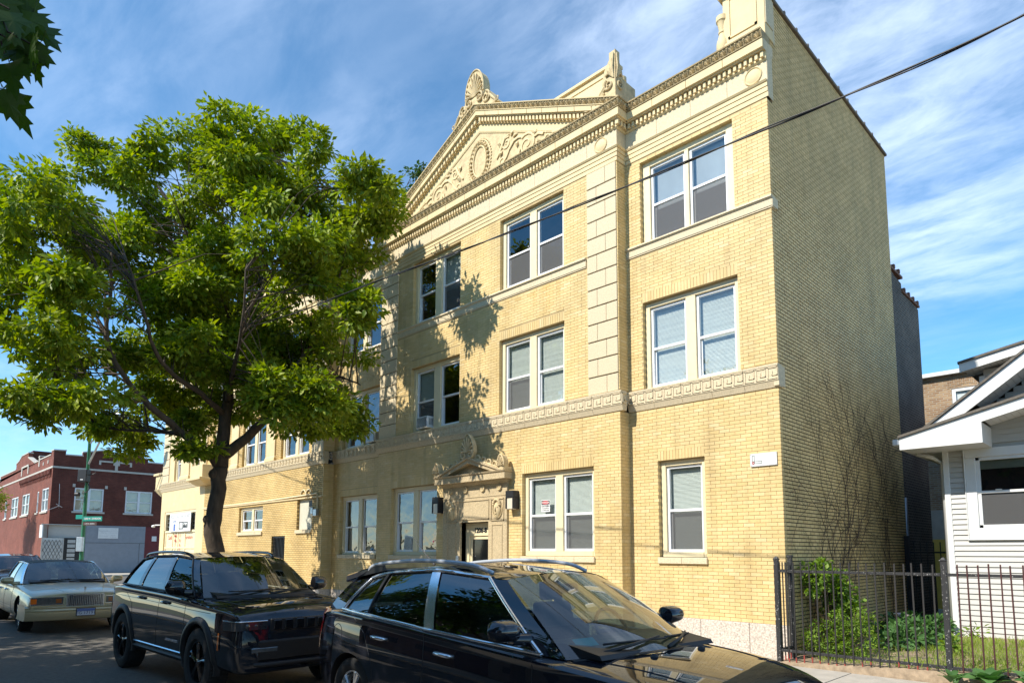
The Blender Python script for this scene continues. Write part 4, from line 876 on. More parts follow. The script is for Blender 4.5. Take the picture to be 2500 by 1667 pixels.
# parapet outline of the face along the side street (y from 0)
out = [(0, 9.07), (.75, 9.10), (.75, 8.78), (1.85, 8.80), (1.85, 9.08), (2.65, 9.25), (3.8, 9.52), (3.8, 9.2), (4.6, 9.2), (5.1, 9.4), (5.9, 9.26), (5.9, 9.05), (6.4, 9.03), (6.4, 8.74), (12, 8.74)]
lo = 3.62
rwm = MB(); hol = [(1.48, 3.40, 4.64, 6.40), (4.92, 6.85, 4.64, 6.40)]
ys = sorted({0, 12, *[h[k] for h in hol for k in (0, 1)]})
def cells(mb, rect, holes, f):
    x0, x1, z0, z1 = rect
    xs = sorted({x0, x1, *[h[k] for h in holes for k in (0, 1)]}); zs = sorted({z0, z1, *[h[k] for h in holes for k in (2, 3)]})
    for a, b in zip(xs, xs[1:]):
        for c, d in zip(zs, zs[1:]):
            if any(h[0] < (a + b) / 2 < h[1] and h[2] < (c + d) / 2 < h[3] for h in holes): continue
            mb.q(f(a, c, 0), f(b, c, 0), f(b, d, 0), f(a, d, 0))
    for a, b, c, d in [h[:4] for h in holes]:
        mb.q(f(a, c, 0), f(a, d, 0), f(a, d, -.2), f(a, c, -.2)); mb.q(f(b, d, 0), f(b, c, 0), f(b, c, -.2), f(b, d, -.2)); mb.q(f(a, d, 0), f(b, d, 0), f(b, d, -.2), f(a, d, -.2)); mb.q(f(b, c, 0), f(a, c, 0), f(a, c, -.2), f(b, c, -.2))
fE = lambda u, z, d: (d, u, z)                 # face looking along +X
cells(rwm, (0, 12, lo, 8.6), hol, fE)
rwm.prism([(0, 8.6)] + out + [(12, 8.6)], 'x', -.3, 0)
rwm.build('side_wall', M['red'], RBD)
fwm = MB(); fN = lambda u, z, d: (u, -d, z)    # face along the main street
holf = [(-3.2, -.9, 4.62, 6.38), (-5.0, -4.4, 4.62, 6.3), (-11.3, -8.2, 4.62, 6.38), (-16.5, -13.2, 4.62, 6.38), (-20, -18.8, 4.62, 6.3), (-27, -24, 4.62, 6.38)]
cells(fwm, (-40, 0, lo if False else 0, 8.6), holf, fN)
fo = [(-40, 8.3), (-30, 8.3), (-30, 8.9), (-27, 8.9), (-27, 8.5), (-24, 8.5), (-24, 8.9), (-15.6, 8.9), (-15.6, 9.4), (-14, 9.6), (-13, 9.9), (-10, 9.9), (-10, 9.5), (-7, 8.75), (-5.5, 8.75), (-5.5, 9.05), (-5, 9.1), (-5, 8.8), (-.9, 8.8), (-.9, 9.07), (-.302, 9.07)]
fwm.prism([(-40, 8.59)] + fo + [(-.302, 8.59)], 'y', 0, .3); fwm.build('front_wall', M['red_y'], RBD)
tr = MB()
tr.box(.0, .04, -.02, 12, 7.78, 7.92); tr.box(-40, -.0, -.04, .0, 7.78, 7.92)
for (a, b) in zip(out, out[1:]):
    if abs(a[0] - b[0]) < .01: continue
    i = len(tr.v); tr.v += [(-.33, a[0] - .03, a[1]), (.04, a[0] - .03, a[1]), (.04, b[0] + .03, b[1]), (-.33, b[0] + .03, b[1]), (-.33, a[0] - .03, a[1] + .09), (.04, a[0] - .03, a[1] + .09), (.04, b[0] + .03, b[1] + .09), (-.33, b[0] + .03, b[1] + .09)]
    tr.f += [tuple(i + k for k in q_) for q_ in ((0, 3, 2, 1), (4, 5, 6, 7), (0, 1, 5, 4), (1, 2, 6, 5), (2, 3, 7, 6), (3, 0, 4, 7))]
for (a, b) in zip(fo, fo[1:]):
    if abs(a[0] - b[0]) < .01: continue
    i = len(tr.v); tr.v += [(a[0] - .03, -.04, a[1]), (b[0] + .03, -.04, b[1]), (b[0] + .03, .33, b[1]), (a[0] - .03, .33, a[1]), (a[0] - .03, -.04, a[1] + .09), (b[0] + .03, -.04, b[1] + .09), (b[0] + .03, .33, b[1] + .09), (a[0] - .03, .33, a[1] + .09)]
    tr.f += [tuple(i + k for k in q_) for q_ in ((0, 3, 2, 1), (4, 5, 6, 7), (0, 1, 5, 4), (1, 2, 6, 5), (2, 3, 7, 6), (3, 0, 4, 7))]
# T shaped limestone ornament and label blocks
tr.box(0, .05, 2.94, 3.90, 8.50, 8.62); tr.box(0, .05, 4.38, 5.22, 8.50, 8.62); tr.box(0, .05, 2.94, 3.08, 8.28, 8.50); tr.box(0, .05, 5.08, 5.22, 8.28, 8.50); tr.box(0, .07, 3.92, 4.36, 8.30, 8.95); tr.box(0, .06, 4.04, 4.24, 7.93, 8.30)
for y in (1.32, 3.46, 4.78): tr.box(0, .05, y, y + .17, 6.44, 6.68)
for (x, z0) in ((-5.3, 8.3), (-12.6, 8.1), (-9.8, 8.1)): tr.box(x, x + .35, -.04, 0, z0, z0 + .75)
tr.box(-12.6, -9.45, -.05, 0, 8.75, 8.9)
for x in (-1.9, -3.6): tr.box(x, x + .25, -.04, 0, 8.25, 8.5)
tr.build('limestone_trim', M['limestone'], RBD)
me_c = MB().box(-.2, 0, -.16, 0, 7.36, 7.72).box(-.2, 0, -.08, 0, 7.12, 7.36).mesh('corbel', M['red_y'])
for k in range(24): o = bpy.data.objects.new('corbel', me_c); COL.objects.link(o); o.parent = RBD; o.location = (-.35 - k * .52, 0, 0)
MB().box(-15.2, -12.0, .6, 2.0, 9, 10.4).build('chimney', M['red'], RBD)
MB().box(-40, -.3, .3, 11.9, 8.2, 8.3).build('roof', M['shingle'], RBD)
MB().box(-39.9, -.35, .35, 11.9, 0, 8.2).build('core', M['dark_room'], RBD)
wp = pm('grey_white_frame', (.66, .68, .70), .6, .08, 5); sh_ = pm('beige_shade', (.42, .39, .31), .9, .1, 3)
def far_window(f, a, b, c, d, units=2):
    fr = MB(); t = .09
    def bx(u0, u1, z0, z1, d0, d1):
        i = len(fr.v); fr.v += [f(u, z, dd) for dd in (d0, d1) for (u, z) in ((u0, z0), (u1, z0), (u1, z1), (u0, z1))]
        fr.f += [tuple(i + k for k in q_) for q_ in ((3, 2, 1, 0), (4, 5, 6, 7), (0, 1, 5, 4), (1, 2, 6, 5), (2, 3, 7, 6), (3, 0, 4, 7))]
    bx(a, a + t, c, d, -.14, -.02); bx(b - t, b, c, d, -.14, -.02); bx(a + t, b - t, d - t, d, -.14, -.02); bx(a + t, b - t, c, c + t, -.14, -.02)
    w = (b - a - 2 * t) / units
    for k in range(units):
        u0 = a + t + k * w; u1 = u0 + w
        if k: bx(u0 - .08, u0 + .08, c + t, d - t, -.14, -.03)
        zm = (c + d) / 2; bx(u0, u1, zm - .03, zm + .03, -.13, -.06)
    wn = fr.build('window', wp, RBD)
    for k in range(units):
        u0 = a + t + k * w; u1 = u0 + w
        MB().q(f(u0, c + t, -.1), f(u1, c + t, -.1), f(u1, d - t, -.1), f(u0, d - t, -.1)).build('pane', M['glass'], wn)
        MB().q(f(u0, c + t, -.17), f(u1, c + t, -.17), f(u1, d - t, -.17), f(u0, d - t, -.17)).build('shade', sh_, wn)
    s = MB(); i = 0
    s.v += [f(u, z, dd) for dd in (-.05, .08) for (u, z) in ((a - .12, c - .14), (b + .12, c - .14), (b + .12, c - .01), (a - .12, c - .01))]; s.f += [(3, 2, 1, 0), (4, 5, 6, 7), (0, 1, 5, 4), (1, 2, 6, 5), (2, 3, 7, 6), (3, 0, 4, 7)]
    s.build('window_sill', M['limestone'], RBD)
for h in hol: far_window(fE, *h)
for h in holf: far_window(fN, *h, units=1 if h[1] - h[0] < 1.5 else 2)
# shop level: recessed corner, grey boarded front, dark red end bay
gy = pm('grey_painted_board', (.22, .24, .27), .7, .10, 3, .1, 20); dred = pm('dark_red_paint', (.12, .012, .014), .6, .2, 4)
MB().box(-.3, .02, 2.40, 6.50, 0, 3.60).build('boarded_front', gy, RBD); MB().box(-.3, .01, 6.5, 12, 0, 3.6).build('red_shop_end', dred, RBD)
MB().box(.02, .035, 2.42, 6.48, 2.26, 2.30).box(.02, .03, 6.1, 6.14, .1, 2.3).build('board_joint', pm('dark_grey', (.12, .13, .14), .8), RBD)
MB().box(-.5, -.25, -.30, 2.40, 2.62, 3.56).build('entry_siding_shaded', M['siding'], RBD); MB().box(-.9, -.0, -.37, -.3, 2.62, 3.56).build('white_siding', M['white_paint'], RBD)  # entry face greyer than the white street face: shade put into its colour
MB().box(-.2, .04, -.4, 2.45, 3.562, 3.62).build('shop_lintel', M['steel'], RBD)
MB().box(-.6, -.12, 1.0, 2.36, 0, 2.6).build('shop_doorway', M['black'], RBD)
dd_ = MB()
for k in range(7): dd_.box(-.115, -.09, 1.28, 1.78, .2 + k * .34, .2 + k * .34 + .25)
dd_.build('door_panels', M['steel'], RBD)
sg2 = MB()
for k in range(-8, 12):
    for s_ in (-1, 1):
        pts = []
        y0 = -.35 + k * .22
        a_, b_ = (y0, 0), (y0 + s_ * 1.1, 2.45)
        n_ = 8
        for i in range(n_):
            p = (a_[0] + (b_[0] - a_[0]) * i / n_, a_[1] + (b_[1] - a_[1]) * i / n_); q = (a_[0] + (b_[0] - a_[0]) * (i + 1) / n_, a_[1] + (b_[1] - a_[1]) * (i + 1) / n_)
            if -.34 < p[0] < .95 and -.34 < q[0] < .95: sg2.box_f(lambda u, z, d: (.03 + d, u, z), p[0] - .008, p[0] + .008, p[1], p[1] + .01) if False else sg2.tube([(.04, p[0], p[1]), (.04, q[0], q[1])], .012, 4, cap=False)
sg2.build('folding_gate', M['black_iron'], RBD); MB().box(-.02, 0, -.3, .95, 0, 2.6).build('gate_backing', pm('pale_metal', (.5, .5, .47), .6), RBD)
MB().box(.0, .05, .95, 1.02, 0, 2.6).box(.0, .05, -.36, -.29, 0, 2.6).build('gate_post', M['steel'], RBD)
s = MB().box(.036, .06, 3.2, 4.56, 2.62, 3.44).build('notice_board', M['white_paint'], RBD)
for (yy, zz_, tx, sz) in ((3.55, 3.2, 'Tabernacle', .15), (3.55, 3.05, 'Church', .13), (3.55, 2.8, '1159 N. Division', .09), (4.22, 3.3, 'SERVICES', .1), (4.22, 3.17, 'Sunday School 10', .08), (4.22, 3.05, 'Worship 11:30', .08), (4.22, 2.86, 'PASTOR', .09), (4.22, 2.74, 'All Welcome', .08)):
    text_mesh('notice_text', tx, sz, grey, s, (.063, yy, zz_), (R(90), 0, R(90)), .001)
MB().box(.012, .03, 7.0, 7.35, 2.45, 2.85).build('meter_cover', M['white_paint'], RBD)
an = MB(); an.tube([(.0, .55, 4.8), (.3, .5, 4.95), (.35, .1, 4.75), (.4, -.2, 4.6)], .02, 5); an.tube([(.3, .5, 4.95), (.2, .45, 6.6)], .012, 5); an.tube([(.3, .3, 5.1), (.3, .7, 4.85)], .02, 5); an.build('antenna', M['steel'], RBD)
# ================================================================== street lamp
PX_, PY_ = -31.5, -2.95
SLP = empty('street_lamp', (PX_, PY_, ZW), R(40)); SLP.scale = (1.09, 1.09, 1.09); tag(SLP, 'green metal street lamp pole with control box on the street corner', 'street lamp')
grn = pm('green_pole_paint', (.018, .13, .06), .45, .25, 6, .1, 30)
MB().lathe([(.11, 0), (.11, .5), (.085, .8), (.075, 3), (.062, 6.3), (.07, 6.32), (.05, 6.4), (.01, 6.46)], (0, 0, 0), 12).build('pole', grn, SLP, smooth=40)
MB().tube([(0, 0, 5.2), (.7, -.3, 6.2), (1.6, -.7, 7.1)], [.045, .04, .035], 8).tube([(0, 0, 6.1), (.7, -.3, 6.65), (1.6, -.7, 7.15)], .03, 8).build('arm', M['steel'], SLP, smooth=40)
lh = MB(); lh.lathe([(.02, -.45), (.13, -.35), (.17, -.1), (.15, .2), (.06, .35), (.01, .38)], (1.85, -.8, 7.2), 12, 'x'); lh.build('lamp_head', M['steel'], SLP, smooth=50)
MB().tube([(-.06, .05, 5.6), (-.04, .05, 7.6)], .02, 6).build('antenna_rod', M['steel'], SLP)
MB().box(-.2, .2, -.32, -.05, 4.45, 4.98).build('control_box', M['black'], SLP, bevel=.02)
MB().box(-.06, .06, -.325, -.32, 4.52, 4.56).build('status_label', M['white_paint'], SLP)
MB().tube([(.2, -.15, 4.75), (.42, -.15, 4.8), (.5, -.15, 4.85)], .02, 6).build('bracket', M['black'], SLP); cz = MB(); cz.tube([(.1, -.1, 4.45), (.25, -.12, 4.2), (.12, -.12, 4.02), (-.1, -.1, 4.0)], .022, 6); cz.build('cable_loop', M['black'], SLP, smooth=40); MB().lathe([(.02, -.12), (.08, -.1), (.09, .06), (.03, .1)], (-.22, -.2, 3.92), 10, 'x').build('camera_pod', M['black'], SLP, smooth=40)
MB().box(-.14, .14, -.2, -.08, 1.5, 2.1).build('meter_cabinet', M['steel'], SLP, bevel=.01)
green_sign = pm('green_sign', (.0, .22, .16), .4, .06, 5)
sg_ = MB().box(.04, .97, -.055, -.04, 2.78, 2.98).build('street_name_sign', green_sign, SLP); sg_.rotation_euler = (0, 0, R(-6)); sg_.location = (.0, -.05, 0)
text_mesh('sign_text', '1200 N  DIVISION', .115, M['white_paint'], sg_, (.5, -.06, 2.88), (R(90), 0, 0), .002, .95, bold=.002)
sg3 = MB().box(.04, .72, -.052, -.04, 2.60, 2.74).build('honorary_sign', pm('brown_sign', (.07, .03, .02), .5), SLP); sg3.rotation_euler = (0, 0, R(-6)); sg3.location = (.0, -.05, 0)
text_mesh('sign_text', 'LUIS A. SIERRA', .075, M['white_paint'], sg3, (.38, -.056, 2.67), (R(90), 0, 0), .002)
sg4 = MB().box(-.45, -.04, -.01, .01, 2.88, 3.06).build('street_name_sign', green_sign, SLP); sg4.rotation_euler = (0, 0, R(-10))
# ================================================================== dark rear wall, orange building
DKB = empty('rear_brick_building', (0, 6.95, .18)); tag(DKB, 'dark grey brick building rising behind the yellow side wall', 'building')
M['darkbrick'] = brick_tex_mat('dark_grey_brick', (.075, .062, .05), (.125, .10, .08), (.23, .20, .165), .21, .068, 'y', .012, .45)
M['commonbrick'] = brick_tex_mat('orange_common_brick', (.30, .17, .085), (.46, .31, .17), (.40, .33, .25), .20, .066, 'x', .012, .4)
dk = MB(); dk.prism([(0, 0), (2.85, 0), (2.85, 8.38), (1.3, 8.5), (1.3, 8.68), (.7, 8.72), (0, 8.88)], 'x', -6, -.12); dk.build('wall', M['darkbrick'], DKB)
cp = MB(); cp.box(-.3, -.08, 1.3, 2.88, 8.44, 8.50); cp.box(-.3, -.08, .0, 1.32, 8.80, 8.86)
for k in range(7): cp.box(-.22, -.06, .1 + k * .42, .1 + k * .42 + .1, 8.86 - (.38 if k > 2 else 0), 8.95 - (.38 if k > 2 else 0))
cp.build('coping', pm('clay_coping2', (.20, .10, .06), .8, .4, 9), DKB)
MB().tube([(-.06, .25, .3), (-.06, .25, 3.0)], .045, 8).build('downpipe', M['steel'], DKB, smooth=True)
OBD = empty('orange_brick_building', (-1.5, 13, .18)); tag(OBD, 'orange common brick flat seen between dark wall and white bungalow', 'building')
ob = MB(); hole = [(1.42, 2.15, 5.6, 6.72)]; cells(ob, (0, 8, 0, 7.15), hole, lambda u, z, d: (u, -d, z)); ob.q((0, 0, 0), (0, 8, 0), (0, 8, 7.15), (0, 0, 7.15)); ob.build('wall', M['commonbrick'], OBD)
MB().box(-.1, 8.1, -.18, .3, 7.152, 7.27).build('eave', M['white_paint'], OBD); MB().box(0, 8, .1, 8, 7.27, 7.3).build('roof', M['shingle'], OBD)
far = MB(); a, b, c, d = hole[0]; far.box(a, a + .1, .02, .12, c, d); far.box(b - .1, b, .02, .12, c, d); far.box(a + .1, b - .1, .02, .12, d - .1, d); far.box(a + .1, b - .1, .02, .12, c, c + .1); ow = far.build('window', M['white_paint'], OBD); MB().q((a, .1, c), (b, .1, c), (b, .1, d), (a, .1, d)).build('pane', pm('pale_blind_pane', (.5, .55, .55), .3), ow)
arch = MB()
for k in range(17):
    t = -1 + 2 * k / 16; x = (a + b) / 2 + t * .45; z = d + .1 - .09 * t * t; arch.box(x - .02, x + .02, -.012, .05, z, z + .2)
arch.build('brick_arch', M['commonbrick'], OBD); MB().box(-.02, 1.2, -.05, .0, 0, 2.1).build('yellow_panel', pm('yellow_paint', (.62, .42, .08), .6), OBD); MB().box(-.02, 1.2, -.03, .0, 2.1, 3.0).build('stucco_panel', M['concrete'], OBD)
ch = MB(); ch.box(2.95, 3.45, 3, 3.5, 7.3, 8.15); ch.box(2.9, 3.5, 2.95, 3.55, 8.15, 8.22); ch.build('chimney', M['commonbrick'], OBD); MB().lathe([(.30, .0), (.26, .05), (.12, .09), (.01, .1)], (2.75, 2.9, 7.75), 16, 'x', cap=False).build('satellite_dish', M['steel'], OBD, smooth=True)
# ================================================================== bungalow
BGX, BGY = 1.37, 4.3
BG = empty('bungalow', (BGX, BGY, .2)); tag(BG, 'white sided bungalow with wide white eaves at the right edge', 'house')
def bl(x): return x - BGX
me_cache = {}
Z0 = .2
WX0, WX1, WZ0, WZ1 = 1.73 - BGX, 5.2 - BGX, 2.12 - Z0, 3.82 - Z0
for k in range(37):
    z = .1 + k * .1
    if z > 3.75: break
    segs = [(.1, 6.4)] if z + .1 <= WZ0 + .02 or z >= WZ1 else [(.1, WX0 - .01), (WX1 + .01, 6.4)]
    for (a, b) in segs:
        key = (round(a, 3), round(b, 3))
        if key not in me_cache:
            q = MB(); q.prism([(-.030, 0), (-.006, .1), (.02, .1), (.02, 0)], 'x', a, b); me_cache[key] = q.mesh('siding_board', M['siding'])
        o = bpy.data.objects.new('siding_board', me_cache[key]); COL.objects.link(o); o.parent = BG; o.location = (0, random.uniform(-.001, .001), z)
MB().box(.0, .1, -.035, .3, .0, 3.74).build('corner_trim', M['white_paint'], BG, bevel=.006)
bwl = MB(); cells(bwl, (.02, 6.4, 0, 3.74), [(WX0 + .1, WX1 - .1, WZ0 + .1, WZ1 - .1)], lambda u, z, d: (u, .02 - d, z)); bwl.box(.0, .02, .02, 7, 0, 3.9); bwl.build('wall', M['siding'], BG)
MB().box(-.01, 6.4, -.03, .05, -.05, .1).build('foundation', M['concrete'], BG)
bw = MB(); t = .17
bw.box(WX0, WX1, -.05, .06, WZ1 - t, WZ1); bw.box(WX0, WX1, -.05, .06, WZ0, WZ0 + t + .03); bw.box(WX0, WX0 + t, -.049, .06, WZ0 + t, WZ1 - t); bw.box(WX1 - t, WX1, -.049, .06, WZ0 + t, WZ1 - t); bw.box(WX0 - .03, WX1 + .03, -.07, .05, WZ0 - .03, WZ0 + .0); bw.box(WX0 - .02, WX0, -.06, .06, WZ0, WZ1 + .02)
bwn = bw.build('window', M['white_paint'], BG, bevel=.008)
a, b, c, d = WX0 + t, WX1 - t, WZ0 + t + .03, WZ1 - t; zm = 2.99 - Z0
s2 = MB(); s2.box(a, a + .06, -.02, .05, c, d); s2.box(b - .06, b, -.02, .05, c, d); s2.box(a, b, -.02, .05, d - .06, d); s2.box(a, b, -.02, .05, c, c + .06); s2.box(a, b, -.03, .05, zm - .025, zm + .025)
for x in (a + .28, a + .8): s2.box(x, x + .1, -.05, -.02, zm + .025, zm + .045)
s2.build('sash', M['white_paint'], bwn, bevel=.005)
MB().q((a, .02, zm), (b, .02, zm), (b, .02, d), (a, .02, d)).build('pane', M['glass_dark'], bwn); MB().q((a, .035, c), (b, .035, c), (b, .035, zm), (a, .035, zm)).build('pane', M['glass_dark'], bwn); MB().q((a, .005, c), (b, .005, c), (b, .005, zm), (a, .005, zm)).build('insect_screen', M['screen'], bwn)
MB().box(a, b, .07, .09, d - .22, d).build('pane_backing', pm('cream_shade', (.55, .52, .40), .8), bwn); MB().q((a - .2, .5, c - .2), (b + .2, .5, c - .2), (b + .2, .5, d + .2), (a - .2, .5, d + .2)).build('room', M['dark_room'], bwn)
def gable(y0, x0, z0, sl, xp, kx, kz, th, depth, wallz, name='eave'):
    """front gable end: fascia following the roof, boxed return at the left, soffit, roof plane. world x,z"""
    g_ = lambda x, z: (bl(x), z - Z0)
    y0 -= BGY; zp = z0 + sl * (xp - x0)
    f1 = MB(); f1.prism([g_(x0, z0 - th), g_(x0, z0), g_(xp, zp), g_(xp, zp - th * 1.0), g_(kx, z0 + sl * (kx - x0) - th), g_(kx, kz), g_(x0, kz)] if kz < z0 + sl * (kx - x0) - th else [g_(x0, z0 - th), g_(x0, z0), g_(xp, zp), g_(xp, zp - th)], 'y', y0, y0 + .05)
    f1.prism([g_(xp, zp - th), g_(xp, zp), g_(2 * xp - x0, z0), g_(2 * xp - x0, z0 - th)], 'y', y0, y0 + .05)
    f1.build('fascia', M['white_paint'], BG, fixn=True)
    f2 = MB(); f2.prism([g_(x0 - .02, z0 + .002), g_(x0 - .02, z0 + .05), g_(xp, zp + .05), g_(xp, zp + .002)], 'y', y0 - .04, y0 + depth); f2.prism([g_(xp, zp + .002), g_(xp, zp + .05), g_(2 * xp - x0, z0 + .05), g_(2 * xp - x0, z0 + .002)], 'y', y0 - .04, y0 + depth); f2.build('roof_plane', M['shingle'], BG, fixn=True)
    # soffit under the rake: boards
    n_ = 26
    for k in range(n_):
        xa = kx + (xp - kx) * k / n_; xb = kx + (xp - kx) * (k + 1) / n_ - .006; za, zb = z0 + sl * (xa - x0) - th * .75, z0 + sl * (xb - x0) - th * .75
        s_ = MB(); s_.v += [(*(bl(xa),), y0 + .05, za - Z0), (bl(xb), y0 + .05, zb - Z0), (bl(xb), -.02 + max(0, y0 + .9), zb - Z0), (bl(xa), -.02 + max(0, y0 + .9), za - Z0), (bl(xa), y0 + .05, za - Z0 + .012), (bl(xb), y0 + .05, zb - Z0 + .012), (bl(xb), -.02 + max(0, y0 + .9), zb - Z0 + .012), (bl(xa), -.02 + max(0, y0 + .9), za - Z0 + .012)]
        s_.f += [(0, 3, 2, 1), (4, 5, 6, 7), (0, 1, 5, 4), (1, 2, 6, 5), (2, 3, 7, 6), (3, 0, 4, 7)]; s_.build('soffit_board', M['white_paint'], BG)
gable(3.4, .86, 4.03, .256, 4.7, 2.18, 3.81, .185, 1.4, 0)
rx = MB(); rx.box(bl(.86), bl(2.18), 3.45 - BGY, .0, 3.815 - Z0, 3.83 - Z0); rx.box(bl(2.14), bl(2.18), 3.45 - BGY, .0, 3.83 - Z0, 4.18 - Z0); rx.box(bl(.86), bl(1.37), -.02, 7, 3.815 - Z0, 3.83 - Z0); rx.box(bl(.86), bl(.89), 3.45 - BGY, 7, 3.83 - Z0, 4.02 - Z0); rx.build('boxed_eave', M['white_paint'], BG)
MB().box(bl(.74), bl(.86), 3.38 - BGY, 7, 3.90 - Z0, 4.02 - Z0).build('gutter', M['white_paint'], BG, bevel=.02)
MB().tube([(bl(.95), -.1, 3.8 - Z0), (bl(1.2), -.05, 3.72 - Z0), (bl(1.34), .1, 3.6 - Z0), (bl(1.34), .1, .2)], .04, 8).build('downspout', M['white_paint'], BG, smooth=True)
gw = MB()
for k in range(14): z = 3.75 + k * .1; gw.prism([(-.018, z), (-.004, z + .1), (.02, z + .1), (.02, z)], 'x', max(0, .0 + (k - 2.5) * .33), 6.4 - max(0, (k - 2.5) * .33))
gw.build('gable_siding', M['siding'], BG)
gable(3.75, 1.20, 4.19, .74, 4.4, 2.03, 99, .26, 3.2, 0)
gw = MB()
for k in range(22): z = 4.0 + k * .1; gw.prism([(.382, z), (.396, z + .1), (.42, z + .1), (.42, z)], 'x', max(.5, .6 + (k - 3) * .135), 5.6 - max(0, (k - 3) * .135))
gw.build('upper_siding', M['siding'], BG)
gable(6.5, 1.34, 6.04, .19, 4.4, 1.4, 5.95, .19, 3, 0)
MB().box(bl(1.7), bl(7), 2.7, 6, 3.9, 5.75).build('dormer_wall', M['siding'], BG); MB().box(bl(1.62), bl(1.72), 2.66, 2.72, 3.9, 5.6).build('dormer_trim', M['white_paint'], BG)
MB().box(bl(.9), 6.6, .5, 7, 3.65, 3.8).build('ceiling', M['dark_room'], BG)
# ================================================================== iron fence
def pick_mat(name, base, primer, zsplit):
    m_, n, l, b = new_mat(name); b.inputs['Roughness'].default_value = .55
    g_ = n.new('ShaderNodeNewGeometry'); sx = n.new('ShaderNodeSeparateXYZ'); l.new(g_.outputs['Position'], sx.inputs[0]); no = n.new('ShaderNodeTexNoise'); no.inputs['Scale'].default_value = 6; l.new(g_.outputs['Position'], no.inputs['Vector'])
    a_ = n.new('ShaderNodeMath'); a_.operation = 'MULTIPLY_ADD'; a_.inputs[1].default_value = .5; l.new(no.outputs[0], a_.inputs[0]); l.new(sx.outputs[2], a_.inputs[2])
    c_ = n.new('ShaderNodeMath'); c_.operation = 'LESS_THAN'; c_.inputs[1].default_value = zsplit + .25; l.new(a_.outputs[0], c_.inputs[0])
    n2 = n.new('ShaderNodeTexNoise'); n2.inputs['Scale'].default_value = 45; n2.inputs['Detail'].default_value = 5; l.new(g_.outputs['Position'], n2.inputs['Vector']); ch_ = .62 if zsplit < 0 else .80; r_ = ramp(n, [(0, base), (ch_, base), (ch_ + .06, (.34, .33, .31)), (1, (.4, .4, .38))]); l.new(n2.outputs[0], r_.inputs[0])
    mx_ = n.new('ShaderNodeMixRGB'); l.new(c_.outputs[0], mx_.inputs[0]); l.new(r_.outputs[0], mx_.inputs[1]); mx_.inputs[2].default_value = (*primer, 1); l.new(mx_.outputs[0], b.inputs['Base Color']); return m_
M['picket'] = pick_mat('black_picket_primer_foot', (.02, .018, .017), (.26, .04, .03), .30); M['picket_red'] = pick_mat('rusty_red_picket', (.055, .014, .013), (.20, .035, .025), .26)
MB().box(-30.5, -29.24, -.28, .9, 4.78, 5.45).box(-30.62, -29.23, -.36, 1.0, 5.451, 5.56).frus((-30.2, -29.24, -.1, .7), 4.45, (-30.56, -29.24, -.32, .95), 4.779).build('side_balcony', M['stone'], AB, bevel=.01)
MB().frus((-24.3, -23.3, YL - .25, YL), 4.55, (-24.5, -23.1, YL - .5, YL), 4.72).box(-24.55, -23.05, YL - .55, YL, 4.721, 4.83).box(-24.45, -23.15, YL - .42, YL, 4.831, 5.35).build('front_balcony', M['stone'], AB, bevel=.01)
sc_ = MB(); sc_.tube([(-29.2, YL, 3.05), (-29.45, YL - .15, 3.05)], .03, 6); sc_.lathe([(.06, -.12), (.07, .05), (.03, .1)], (-29.5, YL - .2, 3.0), 10, 'x'); sc_.build('security_camera', M['white_paint'], AB, smooth=40)
M['rail'] = pick_mat('chipped_black_rail', (.02, .02, .021), (.02, .02, .021), -5)
def fence(name, label, x0, x1, posts, pk, mat):
    F_ = empty(name, (x0, -.58, .19)); tag(F_, label, 'fence', 'front yard iron fence sections')
    for x in posts:
        p = MB(); p.box(x - x0 - .032, x - x0 + .032, -.032, .032, -.15, 1.55); p.box(x - x0 - .04, x - x0 + .04, -.04, .04, 1.55, 1.565); p.frus((x - x0 - .034, x - x0 + .034, -.034, .034), 1.566, (x - x0 - .012, x - x0 + .012, -.012, .012), 1.60); p.build('post', M['rail'], F_, bevel=.004)
    for z in (.19, 1.375): MB().box(.02, x1 - x0 - .02, -.018, .018, z - .02, z + .02).build('rail', M['rail'], F_, bevel=.003)
    mep = MB().box(-.008, .008, -.030, -.014, .0, 1.51).mesh('picket', mat)
    x = pk[0]
    while x < pk[1]:
        o = bpy.data.objects.new('picket', mep); COL.objects.link(o); o.parent = F_; o.location = (x - x0 + random.uniform(-.004, .004), 0, -.0 + random.uniform(-.012, .012)); o.rotation_euler = (0, random.uniform(-.006, .006), random.uniform(-.1, .1)); x += .1135
    return F_
fence('iron_fence', 'black iron picket fence section with peeling rail in front of the shrubs', .1, 2.29, (.1,), (.25, 2.25), M['picket'])
fence('iron_fence', 'rusty red iron picket fence section in front of the bungalow', 2.31, 6.5, (2.31, 4.5), (2.46, 6.4), M['picket_red'])
F2 = empty('iron_fence', (.1, -.58, .19)); tag(F2, 'short iron fence return from corner post to the yellow wall', 'fence', 'front yard iron fence sections')
p = MB(); p.box(-.032, .032, .48, .544, -.15, 1.58); p.box(-.04, .04, .472, .552, 1.58, 1.62); p.build('post', M['rail'], F2, bevel=.004)
for z in (.19, 1.375): MB().box(-.018, .018, .03, .48, z - .02, z + .02).build('rail', M['rail'], F2)
for k in range(4): MB().box(-.008, .008, .10 + k * .105, .116 + k * .105, 0, 1.51).build('picket', M['picket'], F2)
IG = empty('iron_gate', (.0, 6.6, .2)); tag(IG, 'tall black iron gate closing the narrow gangway', 'gate')
MB().box(.02, .12, 0, .08, 0, 2.05).build('post', M['black_iron'], IG)
for k in range(9): MB().box(.2 + k * .13, .22 + k * .13, .02, .04, 0, 1.9).build('bar', M['black_iron'], IG)
for z in (.2, 1.65): MB().box(.1, 1.3, .015, .045, z, z + .04).build('rail', M['black_iron'], IG)
